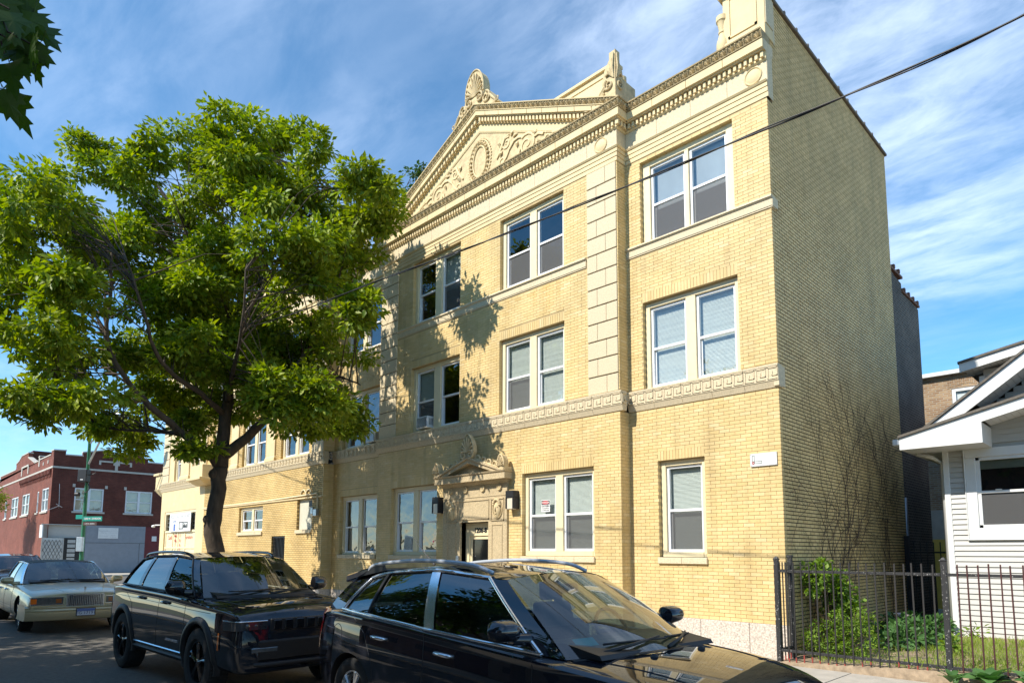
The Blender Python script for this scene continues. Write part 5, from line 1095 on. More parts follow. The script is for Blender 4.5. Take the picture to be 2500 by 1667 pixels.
# ================================================================== small things on the facade
ws = MB().box(-.515, -.06, -.035, -.012, 3.285, 3.50).build('wall_sign', M['white_paint']); tag(ws, 'white metal notice screwed to the yellow wall near its right corner', 'sign')
lp = MB()
for (a, b, c, d) in ((-.478, -.438, 3.33, 3.47), (-.478, -.31, 3.33, 3.37)):
    for q_ in ((a, b, d - .006, d), (a, b, c, c + .006), (a, a + .006, c, d), (b - .006, b, c, d)): lp.box(q_[0], q_[1], -.038, -.036, q_[2], q_[3])
lp.build('printed_mark', pm('dark_green_ink', (.05, .10, .07), .6), ws); MB().lathe([(.022, 0), (.022, -.003), (.012, -.003), (.012, 0)], (-.462, -.036, 3.342), 12, 'y', cap=False).build('printed_mark', red, ws)
pl_ = MB()
for z in (3.45, 3.425, 3.40): pl_.box(-.36, -.09, -.0365, -.036, z, z + .004)
pl_.build('printed_line', pm('pale_grey_ink', (.6, .6, .6), .7), ws)
for x, z in ((-.50, 3.485), (-.075, 3.485), (-.5, 3.3), (-.075, 3.3)): MB().lathe([(.006, 0), (.006, -.004)], (x, -.036, z), 8, 'y').build('screw', M['steel'], ws)
dg_ = MB().box(-5.17, -4.92, YC + .125, YC + .128, 2.70, 2.96).build('warning_sign', M['white_paint']); tag(dg_, 'small red and white DANGER OXYGEN notice in a ground floor window', 'sign')
MB().box(-5.16, -4.93, YC + .1235, YC + .1248, 2.86, 2.945).build('black_field', M['black'], dg_)
ovl = MB(); ovl.prism([(-5.045 + .105 * math.cos(t), 2.9025 + .036 * math.sin(t)) for t in [2 * math.pi * k / 20 for k in range(20)]], 'y', YC + .1215, YC + .123); ovl.build('red_oval', pm('danger_red', (.6, .04, .05), .5), dg_)
text_mesh('danger_text', 'DANGER', .052, M['white_paint'], dg_, (-5.045, YC + .1205, 2.9025), (R(90), 0, 0), .001, bold=.001); text_mesh('danger_text', 'OXYGEN', .052, M['black'], dg_, (-5.045, YC + .123, 2.825), (R(90), 0, 0), .001, bold=.001); text_mesh('danger_text', 'NO SMOKING', .03, M['black'], dg_, (-5.045, YC + .123, 2.775), (R(90), 0, 0), .001); text_mesh('danger_text', 'NO OPEN FLAMES', .024, M['black'], dg_, (-5.045, YC + .123, 2.735), (R(90), 0, 0), .001)
def ac(x, y, z, w, h, d, label, tilt=0):
    A_ = empty('air_conditioner', (x, y, z)); A_.rotation_euler = (0, tilt, 0); tag(A_, label, 'air conditioner', 'window air conditioners')
    b = MB(); b.box(-w / 2, w / 2, 0, d, 0, h); b.build('housing', M['white_paint'], A_, bevel=.012)
    g_ = MB(); g_.box(-w / 2 + .03, w / 2 - .03, -.004, .01, .03, h - .03); g_.build('coil', pm('dark_coil', (.05, .05, .055), .6), A_)
    gr = MB()
    for k in range(12): zz_ = .04 + k * (h - .08) / 11; gr.box(-w / 2 + .03, w / 2 - .03, -.012, -.003, zz_ - .004, zz_ + .004)
    for k in range(4): yy = .06 + k * .05; gr.box(w / 2 - .002, w / 2 + .006, yy, yy + .03, .08, h - .06)
    gr.build('grille', M['steel'], A_)
ac(-9.22, YC - .06, 5.04, .46, .31, .36, 'white air conditioner in second floor window above the entrance')
ac(-12.10, -.06, 5.04, .46, .32, .36, 'white air conditioner in second floor window beside the stone pilaster')
ac(-10.02, YC + .16, 1.86, .42, .40, .3, 'tilted white air conditioner inside ground floor window left of entrance', .15)
tb = MB(); tb.lathe([(.01, -.1), (.11, -.06), (.13, .05), (.06, .15)], (0, 0, .12), 12); tb.lathe([(.02, .1), (.1, .14), (.11, .24), (.05, .32), (.01, .33)], (0, 0, .1), 12)
t_ = tb.build('soft_toy', pm('pink_plush', (.55, .10, .16), .95, .3, 8), smooth=True); t_.location = (-8.95, YC + .3, 1.95); tag(t_, 'pink and purple soft toy behind ground floor window by the lamp', 'toy')
# overhead cable: two twisted lines sagging along the street
cabp = [(5.6, 6.30), (3.95, 5.99), (2.56, 5.99), (1.77, 6.03), (.35, 6.09), (-2.42, 6.27), (-5.22, 6.50), (-7.6, 6.66), (-10.5, 6.98), (-14, 7.6), (-18, 8.5), (-24, 10.3)]
def cat(p, t):
    i = min(int(t), len(p) - 2); f = t - i; g_ = lambda k: p[max(0, min(len(p) - 1, k))]
    return tuple(.5 * ((2 * b) + (-a + c) * f + (2 * a - 5 * b + 4 * c - d) * f * f + (-a + 3 * b - 3 * c + d) * f ** 3) for a, b, c, d in zip(g_(i - 1), g_(i), g_(i + 1), g_(i + 2)))
cb_ = MB(); n_ = 220
for ph, r_, am in ((0, .0095, .008), (math.pi, .007, .010)):
    pts = []
    for i in range(n_ + 1):
        t = i / n_ * (len(cabp) - 1); x, z = cat(cabp, t); pts.append((x, -4.6 + am * math.cos(x * 2.6 + ph), z + am * math.sin(x * 2.6 + ph)))
    cb_.tube(pts, r_, 5)
cbo = cb_.build('overhead_cable', M['black'], smooth=True); tag(cbo, 'twisted black overhead cable crossing in front of the facade', 'cable')
# ================================================================== trees
import numpy as np
rng = np.random.default_rng(11)
def leaf_mesh(name, pos, axis, nrm, length, width, mat, fold=.25):
    """pos,axis,nrm: (n,3); two folded triangles per leaf"""
    n_ = len(pos); axis = axis / (np.linalg.norm(axis, axis=1, keepdims=True) + 1e-9); side = np.cross(axis, nrm); side /= (np.linalg.norm(side, axis=1, keepdims=True) + 1e-9); up_ = np.cross(side, axis)
    L = length[:, None]; W = width[:, None]
    v = np.empty((n_, 4, 3)); v[:, 0] = pos; v[:, 1] = pos + axis * L * .45 + side * W * .5 + up_ * W * fold; v[:, 2] = pos + axis * L; v[:, 3] = pos + axis * L * .45 - side * W * .5 + up_ * W * fold
    v = v.reshape(-1, 3); i0 = np.arange(n_) * 4
    tri = np.stack([i0, i0 + 1, i0 + 2, i0, i0 + 2, i0 + 3], 1).reshape(-1, 3)
    me = bpy.data.meshes.new(name); me.vertices.add(len(v)); me.vertices.foreach_set('co', v.ravel().astype(np.float32))
    me.loops.add(tri.size); me.loops.foreach_set('vertex_index', tri.ravel().astype(np.int32)); me.polygons.add(len(tri)); me.polygons.foreach_set('loop_start', (np.arange(len(tri)) * 3).astype(np.int32)); me.polygons.foreach_set('loop_total', np.full(len(tri), 3, np.int32))
    me.update(calc_edges=True); me.materials.append(mat); return me
def sprays(centers, outward, per, spread, length, droop=.30):
    """leaf sprays round twig ends"""
    n_ = len(centers); c = np.repeat(centers, per, 0); o = np.repeat(outward, per, 0)
    d = rng.normal(size=c.shape); d /= np.linalg.norm(d, axis=1, keepdims=True)
    pos = c + d * np.array([1, 1, .55]) * spread * rng.random((len(c), 1)) ** .6 + np.array([0, 0, -.15 * spread])
    ax = d * .8 + o * .5 + rng.normal(size=c.shape) * .35 + np.array([0, 0, -droop])
    nr = np.array([0, 0, 1.0]) + rng.normal(size=c.shape) * .55 + o * .3
    return pos, ax, nr, length * rng.uniform(.65, 1.25, len(c))
def limb_tubes(mb, limbs, rads, n=8):
    for k, p in limbs.items():
        r0, r1 = rads[k]; m_ = len(p)
        pts = []; rr = []
        for i in range((m_ - 1) * 3 + 1):
            t = i / 3; x = cat(p, t); w = .02 if 0 < i < (m_ - 1) * 3 else 0
            pts.append(tuple(a + random.uniform(-w, w) for a in x)); f_ = i / ((m_ - 1) * 3); rr.append(r0 + (r1 - r0) * f_ ** .8)
        mb.tube(pts, rr, n)
LIMB = {
'trunk':[(-11.65,-4.41,0.54),(-11.68,-4.50,1.84),(-11.71,-4.59,2.27),(-11.71,-4.58,2.76),(-11.69,-4.52,3.35),(-11.68,-4.50,3.85)],
'left':[(-11.68,-4.50,3.85),(-11.62,-4.90,4.20),(-11.50,-5.42,4.51),(-11.27,-5.94,4.78),(-11.13,-6.42,5.10),(-11.08,-6.85,5.55),(-11.10,-7.18,6.24),(-11.10,-7.19,7.40),(-11.01,-7.23,8.26)],
'left2':[(-11.13,-6.42,5.10),(-10.54,-7.10,4.84),(-10.14,-7.76,4.83),(-9.94,-8.34,5.15)],
'left3':[(-11.50,-5.42,4.51),(-12.92,-6.06,4.70),(-13.81,-6.71,4.83)],
'mid':[(-11.68,-4.50,3.85),(-11.76,-4.44,4.67),(-11.83,-4.34,5.51),(-11.93,-4.30,6.36),(-12.00,-4.22,6.92),(-12.00,-3.93,7.85),(-11.96,-3.55,8.72),(-11.90,-3.95,9.57),(-11.86,-4.12,10.60)],
'mid2':[(-11.93,-4.30,6.36),(-12.54,-4.51,7.19),(-13.16,-4.74,8.05),(-13.51,-4.79,9.48),(-13.75,-4.87,10.68)],
'mid3':[(-11.77,-4.46,5.17),(-11.30,-5.18,5.48),(-10.82,-5.88,5.64),(-10.29,-6.47,5.95),(-10.00,-6.83,6.66),(-9.93,-7.20,7.56)],
'right':[(-11.65,-4.43,4.15),(-11.30,-4.07,4.56),(-10.95,-3.70,5.17),(-10.75,-3.45,5.69),(-10.56,-3.25,6.31),(-10.43,-2.91,6.98),(-10.38,-2.51,7.70),(-10.37,-2.20,8.66)],
'right2':[(-10.75,-3.45,5.69),(-10.15,-3.02,5.97),(-9.65,-2.54,6.07),(-9.29,-2.18,5.87)],
'right3':[(-11.96,-3.55,8.72),(-11.40,-3.20,9.77),(-11.12,-3.04,10.85),(-11.10,-2.98,12.01)],
'right4':[(-12.00,-3.93,7.85),(-12.36,-2.92,8.79),(-12.38,-1.85,9.95),(-12.24,-0.92,11.34)],
'back':[(-12.00,-4.22,6.92),(-13.05,-3.61,8.32),(-14.12,-3.60,10.06),(-14.79,-3.66,12.02)],
'front':[(-11.83,-4.34,5.51),(-10.31,-4.85,5.94),(-9.34,-5.10,6.59),(-8.78,-5.31,7.63)],
}
BLOBS = [(-10.56,-8.85,8.61,0.86,0.78),(-12.35,-7.92,8.85,0.99,0.99),(-15.16,-6.46,12.00,1.05,1.22),(-11.47,-6.64,10.75,0.56,0.65),(-13.46,-6.91,9.61,1.20,1.10),(-13.78,-8.32,8.23,1.03,1.13),(-10.23,-8.00,6.74,1.03,0.95),(-13.38,-6.28,9.17,1.22,1.12),(-14.85,-4.40,13.26,1.01,1.07),(-10.11,-5.27,11.16,0.84,0.93),(-12.23,-3.52,13.09,0.78,0.89),(-10.68,-3.27,12.36,0.63,0.95),(-9.88,-4.58,10.37,1.14,1.04),(-12.75,-4.63,11.08,1.29,1.18),(-10.52,-3.03,11.29,0.94,1.05),(-7.99,-3.14,10.29,0.84,0.70),(-8.85,-2.02,10.48,0.61,0.81),(-10.23,-2.10,10.42,1.18,0.96),(-8.65,-4.52,8.76,1.24,1.06),(-12.56,-4.22,9.81,1.51,1.29),(-15.29,-4.70,11.06,1.30,1.30),(-11.73,-5.80,7.99,1.34,1.15),(-9.46,-3.88,8.00,1.23,1.04),(-10.12,-2.25,9.23,0.95,0.95),(-9.89,-8.51,5.65,0.82,0.67),(-12.47,-7.12,6.37,1.20,0.92),(-14.92,-5.25,7.45,1.34,1.01),(-9.81,-8.02,4.73,0.83,0.53),(-13.97,-6.15,4.93,0.82,0.72),(-15.36,-5.39,4.88,0.67,0.50),(-11.00,-5.24,6.38,1.13,0.85),(-11.78,-3.35,7.18,1.38,0.96),(-10.11,-2.64,7.18,1.12,0.92),(-7.75,-3.19,7.14,0.54,0.54),(-9.14,-3.44,5.41,0.93,0.75),(-9.81,-2.18,5.23,0.61,0.71),(-9.39,-4.57,5.26,0.54,0.54),(-9.32,-4.02,4.88,0.55,0.41),(-14.71,-4.18,5.99,0.80,0.69),(-12.15,-5.55,7.57,1.08,0.99),(-11.75,-4.12,7.42,1.13,0.93),(-13.47,-8.07,4.97,0.64,0.46),(-11.30,-5.11,4.24,0.43,0.26),(-12.27,-8.85,8.49,0.51,1.02),(-13.66,-8.56,7.16,0.55,1.10),(-12.19,-4.15,5.39,0.72,0.47),(-10.78,-4.37,6.12,0.77,0.58),(-12.29,-5.26,4.83,0.59,0.39),(-10.23,-2.94,4.97,0.80,0.45),(-11.56,-3.08,6.21,0.74,0.53),(-14.56,-2.52,12.12,1.38,1.25),(-14.84,-3.25,8.89,1.45,1.21),(-15.48,-4.36,10.25,1.44,1.20),(-13.84,-2.87,7.27,1.17,0.94),(-14.75,-4.12,7.19,1.27,0.93),(-14.71,-5.14,6.17,0.99,0.77)]
RAD = {'trunk': (.205, .165), 'left': (.115, .025), 'left2': (.06, .02), 'left3': (.06, .015), 'mid': (.18, .02), 'mid2': (.08, .02), 'mid3': (.08, .02), 'right': (.14, .02), 'right2': (.06, .015), 'right3': (.06, .015), 'right4': (.07, .015), 'back': (.08, .015), 'front': (.07, .015)}
def make_tree(name, label, loc, limbs, rads, blobs, dens, per, spread, llen, lw, lmat, group=None, extra_trunk=None, twigs=True, sub=False):
    T_ = empty(name, loc); tag(T_, label, 'tree', group); L0 = Vector(loc)
    loc_l = {k: [tuple(Vector(p) - L0) for p in v] for k, v in limbs.items()}
    tr_ = MB(); limb_tubes(tr_, loc_l, rads, 10)
    if extra_trunk: extra_trunk(tr_)
    samp = np.array([cat(p, t) for k, p in loc_l.items() if k != 'trunk' for t in np.linspace(0, len(p) - 1.001, len(p) * 4)])
    cs, os_ = [], []
    if sub:
        nb = []
        for (x, y, z, rx, rz) in blobs:
            for k in range(8):
                d = rng.normal(size=3); d /= np.linalg.norm(d); e = rng.uniform(.45, 1.0); g_ = rng.uniform(.34, .52)
                nb.append((x + d[0] * e * rx * .85, y + d[1] * e * rx * .85, z + d[2] * e * rz * .9, rx * g_, rz * g_ * .62))
        blobs = nb
    for (x, y, z, rx, rz) in blobs:
        m_ = int(dens * (rx * rx * rz) ** .72) + 4
        d = rng.normal(size=(m_, 3)); d /= np.linalg.norm(d, axis=1, keepdims=True); r_ = rng.random((m_, 1)) ** .42
        cs.append(np.array([x, y, z]) - np.array(loc) + d * r_ * np.array([rx, rx, rz])); os_.append(d)
    cs = np.concatenate(cs); os_ = np.concatenate(os_)
    if twigs:
        for i in range(0, len(cs), 8):
            j = rng.choice(np.argsort(((samp - cs[i]) ** 2).sum(1))[:12]); a = samp[j]; b = cs[i]; mid = (a + b) / 2 + np.array([0, 0, .12 * np.linalg.norm(b - a)]) + rng.normal(size=3) * .06
            tr_.tube([tuple(a), tuple(mid), tuple(b)], [.011 + .004 * np.linalg.norm(b - a), .008, .004], 4, cap=False)
    tr_.build('trunk', M['bark'], T_, smooth=True)
    pos, ax, nr, ln = sprays(cs, os_, per, spread, llen)
    me = leaf_mesh('crown', pos, ax, nr, ln, ln * lw, lmat); o = bpy.data.objects.new('crown', me); COL.objects.link(o); o.parent = T_; o['kind'] = 'stuff'
    return T_
def burls(tr_):
    for (x, y, z, r_) in ((-.04, -.16, 2.42, .11), (.03, -.10, 3.5, .12)):
        tr_.lathe([(r_ * .3, -r_ * 1.1), (r_ * .85, -r_ * .6), (r_, 0), (r_ * .8, r_ * .6), (r_ * .2, r_ * 1.1)], (x, y, z), 10)
    tr_.lathe([(.34, 0), (.26, .12), (.215, .5), (.20, 1.2)], (.05, .14, 0), 12)
make_tree('street_tree', 'large leafy green street tree in front of the yellow building', (-11.7, -4.55, .17), LIMB, RAD, BLOBS, 74, 22, .25, .165, .52, M['leaf'], extra_trunk=burls, sub=True)
# maples on the near kerb: only the tip of a branch hangs into the picture, their shade falls on the cars
def maple(loc, label, seed, rad=4.2):
    x0, y0, z0 = loc; rr = random.Random(seed)
    lm = {'trunk': [(x0, y0, z0), (x0 + .1, y0, z0 + 2.0), (x0, y0 + .1, z0 + 3.2)]}; rd_ = {'trunk': (.26, .17)}; bl_ = []
    for k in range(9):
        a = k * 2.4 + rr.random(); e = rad * rr.uniform(.45, .8); zt = z0 + rr.uniform(4.6, 8.3)
        lm['l%d' % k] = [(x0, y0 + .1, z0 + 2.9 + .15 * k), (x0 + math.cos(a) * e * .5, y0 + math.sin(a) * e * .5, z0 + 3.6 + (zt - z0 - 3.6) * .6), (x0 + math.cos(a) * e, y0 + math.sin(a) * e, zt)]; rd_['l%d' % k] = (.10, .02)
        bl_.append((x0 + math.cos(a) * e, y0 + math.sin(a) * e, zt, rr.uniform(1.1, 1.5), rr.uniform(.9, 1.2)))
    for k in range(9): a = k * 2.1; e = rad * .35; bl_.append((x0 + math.cos(a) * e, y0 + math.sin(a) * e, z0 + rr.uniform(5, 9), 1.4, 1.1))
    bl_ = [b for b in bl_ if b[1] + b[3] < -10.74 + .127 * (4.48 - b[0]) - .35]
    return make_tree('maple_tree', label, loc, lm, rd_, bl_, 26, 20, .5, .2, .75, M['leaf_maple'], 'maples on the near kerb', twigs=False)
MP = maple((.2, -14.7, .17), 'dark maple whose lobed leaves hang into the top left corner', 3)
maple((-7.8, -15.0, .17), 'dark maple across the street shading the parked cars', 5); maple((-16.5, -15.2, .17), 'dark maple across the street farthest from the camera', 8)
def maple_leaf():
    half = [(0, 0), (.10, -.02), (.34, -.10), (.26, .06), (.50, .18), (.36, .26), (.40, .40), (.22, .36), (.14, .46), (.20, .66), (.10, .64), (0, .92)]
    mb = MB(); pr = [(x, z) for x, z in half] + [(-x, z) for x, z in reversed(half[1:-1])]
    c = (0, .02, .32); i = 0; mb.v.append(c)
    for x, z in pr: mb.v.append((x, -.12 * abs(x) - .06 * z * z, z))
    n_ = len(pr)
    for k in range(n_): mb.f.append((0, 1 + k, 1 + (k + 1) % n_))
    mb.tube([(0, 0, 0), (.02, .05, -.2), (0, .12, -.42)], .008, 4)
    return mb.mesh('leaf', M['leaf_maple'])
mlf = maple_leaf(); mp0 = Vector((.2, -14.7, .17))
MLP = [(1.687,-10.490,3.747),(1.604,-10.452,3.799),(1.576,-10.417,3.841),(1.683,-10.404,3.728),(1.742,-10.479,3.647),(1.582,-10.428,3.762),(1.496,-10.372,3.804),(1.636,-10.453,3.665),(1.554,-10.408,3.715),(1.591,-10.370,3.674),(1.692,-10.478,3.571),(1.521,-10.424,3.666),(1.521,-10.379,3.658),(1.574,-10.450,3.565),(1.454,-10.390,3.646),(1.500,-10.472,3.826),(1.705,-10.410,3.579),(1.525,-10.457,3.481),(1.435,-10.432,3.520),(1.377,-10.463,3.820),(1.364,-10.430,3.794)]
rl = random.Random(5)
for p in MLP:
    o = bpy.data.objects.new('leaf', mlf); COL.objects.link(o); o.parent = MP; s_ = rl.uniform(.13, .18); o.scale = (s_, s_, s_)
    o.location = Vector(p) - mp0 + Vector((0, 0, .05)); o.rotation_euler = (R(180 + rl.uniform(-35, 35)), R(rl.uniform(-40, 40)), R(45 + rl.uniform(-50, 50)))
br = MB(); br.tube([tuple(Vector(q) - mp0) for q in ((.2, -14.6, 3.3), (.6, -13.0, 4.4), (1.1, -11.4, 4.5), (1.45, -10.7, 4.15), (1.6, -10.45, 3.75))], [.09, .06, .03, .012, .005], 6)
for p in MLP[::2]: br.tube([tuple(Vector((1.55, -10.55, 3.95)) - mp0), tuple(Vector(p) - mp0 + Vector((-.05, -.06, .10))), tuple(Vector(p) - mp0 + Vector((0, 0, .06)))], [.005, .004, .003], 4, cap=False)
br.build('branch', M['bark'], MP, smooth=True)
def bg_tree(label, x, y, h, r_, seed, mat='leaf', name='background_tree'):
    q = random.Random(seed); lm = {'trunk': [(x, y, .1), (x, y + .1, h * .35), (x, y, h * .6)]}; rd_ = {'trunk': (.25, .1)}; bl_ = []
    for k in range(9): a = k * 2.4; e = r_ * q.uniform(.3, .75); z = h * q.uniform(.55, .9); bl_.append((x + math.cos(a) * e, y + math.sin(a) * e, z, r_ * .45, r_ * .4)); lm['l%d' % k] = [(x, y, h * .4), (x + math.cos(a) * e, y + math.sin(a) * e, z)]; rd_['l%d' % k] = (.08, .02)
    return make_tree(name, label, (x, y, .1), lm, rd_, bl_, 30, 16, .5, .22, .5, M[mat], 'trees far behind', twigs=False)
bg_tree('green treetop showing above the red brick roof line', -66, 12, 11.5, 3.2, 1); bg_tree('second green treetop behind the red brick parapet beside the yellow corner', -64, 17, 12.3, 3.4, 6)
bg_tree('tree at the far left edge beyond the red brick building', -62, -4.0, 8.5, 2.4, 2)
make_tree('roof_sapling', 'leafy sapling growing behind the roof beside the pediment', (-15.9, 4.2, 10.85), {'trunk': [(-15.9, 4.2, 10.85), (-15.9, 4.2, 13), (-15.9, 4.2, 16.6)], 'a': [(-15.9, 4.2, 15), (-15.3, 4.1, 16.9)], 'b': [(-15.9, 4.2, 14.6), (-16.5, 4.2, 16.6)]}, {'trunk': (.06, .03), 'a': (.03, .01), 'b': (.03, .01)}, [(-15.9, 4.2, 16.8, .45, .45), (-15.35, 4.1, 16.75, .35, .4), (-16.45, 4.2, 16.3, .35, .35), (-15.9, 4.2, 15.9, .5, .5)], 36, 12, .22, .16, .6, M['leaf_maple'])
# ================================================================== yard plants
yd_ = MB(); rows = [[(.04 + i * .28, -.665, .05) for i in range(25)]]
for j in range(25):
    rows.append([(.04 + i * .28, -.66 + j * .30, .20 + .13 * max(0, min(1, (.04 + i * .28) / 2.2)) * max(0, 1 - max(0, j * .3 - 5) * .3) + random.uniform(-.012, .012)) for i in range(25)])
yo = struct(yd_.grid(rows).build('yard', M['soil'], smooth=True))
def gz(x): return .20 + .13 * max(0, min(1, x / 2.2))
n_ = 22000; gx_ = rng.uniform(.5, 6.5, n_); gy_ = rng.uniform(-.62, 4.1, n_)
den = .5 + .5 * np.sin(gx_ * 2.1 + 1) * np.sin(gy_ * 1.7 + .5) + .35 * (gx_ > 1.6) - .9 * (gy_ > 3.6) - .6 * ((gx_ < 1.4) & (gy_ > 1.2)) - .7 * (gy_ < -.45)
keep = rng.random(n_) < np.clip(den, .04, .95); gx_, gy_ = gx_[keep], gy_[keep]; m_ = len(gx_)
gp = np.stack([gx_, gy_, np.array([gz(x) for x in gx_]) - .005], 1); ga = rng.normal(size=(m_, 3)) * .45 + np.array([0, 0, 1.0]); gn = rng.normal(size=(m_, 3)) + np.array([0, -1, .3]); gl_ = rng.uniform(.05, .15, m_)
o = bpy.data.objects.new('grass', leaf_mesh('grass', gp, ga, gn, gl_, np.full(m_, .009), M['grass'], 0)); COL.objects.link(o); o['kind'] = 'stuff'; o['label'] = 'patchy green grass growing behind the iron fence'; o['category'] = 'grass'
def bush(name, label, base, blobs, dens, per, llen, lw, mat, cat_='shrub', group=None, stems=8):
    B_ = empty(name, base); tag(B_, label, cat_, group); cs, os_ = [], []
    for (x, y, z, rx, rz) in blobs:
        k = int(dens * (rx * rx * rz) ** .7) + 4; d = rng.normal(size=(k, 3)); d /= np.linalg.norm(d, axis=1, keepdims=True); cs.append(np.array([x, y, z]) + d * rng.random((k, 1)) ** .4 * np.array([rx, rx, rz])); os_.append(d)
    cs = np.concatenate(cs); os_ = np.concatenate(os_); st = MB()
    for c in cs[:: max(1, len(cs) // (stems * 4))]: st.tube([(c[0] * .2, c[1] * .2, -.05), (c[0] * .6, c[1] * .6, c[2] * .55), tuple(c)], [.009, .006, .003], 4, cap=False)
    st.build('stems', M['twig'], B_); pos, ax, nr, ln = sprays(cs, os_, per, llen * 1.3, llen, .2)
    ob_ = bpy.data.objects.new('foliage', leaf_mesh('foliage', pos, ax, nr, ln, ln * lw, mat)); COL.objects.link(ob_); ob_.parent = B_; ob_['kind'] = 'stuff'; return B_
bush('climbing_shrub', 'tall bright green shrub climbing the yellow side wall behind the fence', (.35, .85, .2), [(-.05, -.1, 1.35, .22, .22), (.0, .15, 1.15, .30, .28), (.05, .3, .9, .30, .25), (-.1, -.3, 1.25, .2, .3), (.1, .5, .75, .25, .2)], 330, 16, .085, .75, M['leaf2'])
bush('leafy_bush', 'dense green bush at the foot of the yellow wall behind the corner post', (.55, .35, .2), [(0, 0, .35, .45, .32), (.3, .15, .55, .35, .28), (.05, -.35, .28, .38, .25), (.45, -.1, .3, .3, .25), (.1, .4, .55, .35, .3)], 330, 16, .06, .45, M['leaf2'])
bush('leafy_bush', 'low broad leaved plants spreading along the side wall', (1.0, 1.8, .25), [(0, 0, .2, .4, .18), (.2, .7, .25, .4, .22), (-.2, 1.4, .25, .45, .22), (.4, .3, .15, .3, .12), (0, 2.2, .22, .4, .2)], 260, 9, .13, .7, M['leaf_hosta'])
bush('leafy_bush', 'small leafy weed beside the fence post before the bungalow', (1.95, 1.2, .31), [(0, 0, .16, .16, .12)], 260, 8, .11, .6, M['leaf2']); bush('leafy_bush', 'small weed at the bungalow foundation', (1.75, 3.9, .31), [(0, 0, .14, .2, .1)], 200, 6, .11, .4, M['leaf2'])
bush('rose_plant', 'young flowering plant at the bungalow wall, cut by the frame', (2.72, 3.7, .31), [(0, 0, .45, .14, .3)], 240, 10, .07, .5, M['leaf2'])
for k in range(2): MB().lathe([(.005, -.03), (.04, 0), (.03, .03), (.005, .035)], (2.66 + k * .13, 3.6, .92 + k * .12), 8).build('rose_bloom', pm('pink_petal', (.6, .08, .22), .7), bpy.data.objects['rose_plant']).location = -Vector((2.72, 3.7, .31))
def hosta(label, loc, n_, r_, seed):
    H_ = empty('hosta', loc); tag(H_, label, 'plant', 'hostas by the sidewalk'); q = random.Random(seed)
    base = MB(); rows = []
    for i in range(6):
        t = i / 5; w = .5 * math.sin(math.pi * (t ** .8)) * .62 + .01
        rows.append([(-w, t, .06 * w + .45 * t - .55 * t * t), (0, t, -.03 + .45 * t - .55 * t * t), (w, t, .06 * w + .45 * t - .55 * t * t)])
    base.grid(rows); me = base.mesh('leaf', M['leaf_hosta'], True)
    for k in range(n_):
        o = bpy.data.objects.new('leaf', me); COL.objects.link(o); o.parent = H_; s_ = r_ * q.uniform(.55, 1); o.scale = (s_, s_, s_); a = k * 2.39996; o.location = (-math.sin(a) * .04, math.cos(a) * .04, .03 + .10 * (1 - k / n_)); o.rotation_euler = (R(q.uniform(5, 55)), R(q.uniform(-15, 15)), a)
hosta('broad dark green hosta in front of the fence at the bottom right', (2.75, -.80, .2), 26, .30, 1); hosta('second hosta clump at the lower right corner', (3.25, -.75, .2), 24, .30, 2); hosta('hosta clump in front of the fence left of the other two', (2.40, -.86, .19), 14, .2, 3)
gd = empty('garden_ornament', (.75, 3.4, .3)); tag(gd, 'pale plastic bird bath among the plants by the side wall', 'ornament'); MB().lathe([(.03, 0), (.025, .3), (.05, .32), (.16, .38), (.17, .42), (.15, .41), (.02, .36)], (0, 0, 0), 14).build('bowl', pm('pale_pink_plastic', (.6, .45, .42), .6), gd, smooth=40)
# bare vine stems on the side wall
VN = empty('bare_vine', (.03, 2.5, .2)); tag(VN, 'bare brown vine stems sprawling over the yellow side wall', 'vine'); vm = MB(); q = random.Random(9)
def strand(y, z, ang, ln, r_, curl, depth=0):
    pts = [(0, y, z)]; a = ang; n_ = int(ln / .09)
    for i in range(n_):
        a += curl * .09 + q.gauss(0, .10); y += math.sin(a) * .09; z += math.cos(a) * .09
        if z < .2 or y < .05 or y > 6.8 or z > 5.3: break
        pts.append((.018 + .02 * abs(math.sin(i * .5 + r_ * 900)), y, z))
        if depth < 2 and q.random() < .10: strand(y, z, a + q.choice((-1, 1)) * q.uniform(.4, 1.0), ln * q.uniform(.25, .5), r_ * .6, q.uniform(-1.2, 1.2), depth + 1)
    if len(pts) > 2: vm.tube([(p[0], p[1] - 2.5, p[2] - .2) for p in pts], [r_ * (1 - .6 * i / len(pts)) for i in range(len(pts))], 4, cap=False)
for (y, a, ln, cu) in ((1.5, -.25, 3.6, .1), (1.7, -.35, 3.9, .25), (1.9, -.1, 4.2, .2), (2.1, .1, 4.5, .15), (2.3, .0, 4.4, -.1), (2.5, .25, 4.4, -.15), (2.7, .1, 4.6, .2), (2.9, -.2, 4.2, .3), (2.4, -.3, 4.0, .45), (2.0, .3, 4.8, .0), (5.2, -.1, 3.5, -.35), (5.35, .0, 4.6, -.3), (5.0, -.3, 4.4, .35), (1.2, -.2, 2.2, .3), (.9, -.1, 2.6, -.3), (2.2, -.05, 4.9, .1), (2.6, .15, 4.9, .12), (1.0, .1, 2.6, .4), (5.4, .1, 4.8, .05), (2.8, .5, 4.5, -.2), (3.0, .4, 4.6, -.3), (2.3, .45, 4.4, .1)):
    strand(y, q.uniform(.3, 1.2), a, ln * 1.15, q.uniform(.005, .008), cu * 1.8)
for k in range(26): strand(q.uniform(2.6, 6.2), q.uniform(2.4, 4.4), q.uniform(-1.6, 1.6), q.uniform(.8, 2.0), .0045, q.uniform(-2, 2), 1)
vm.build('stems', M['twig'], VN)
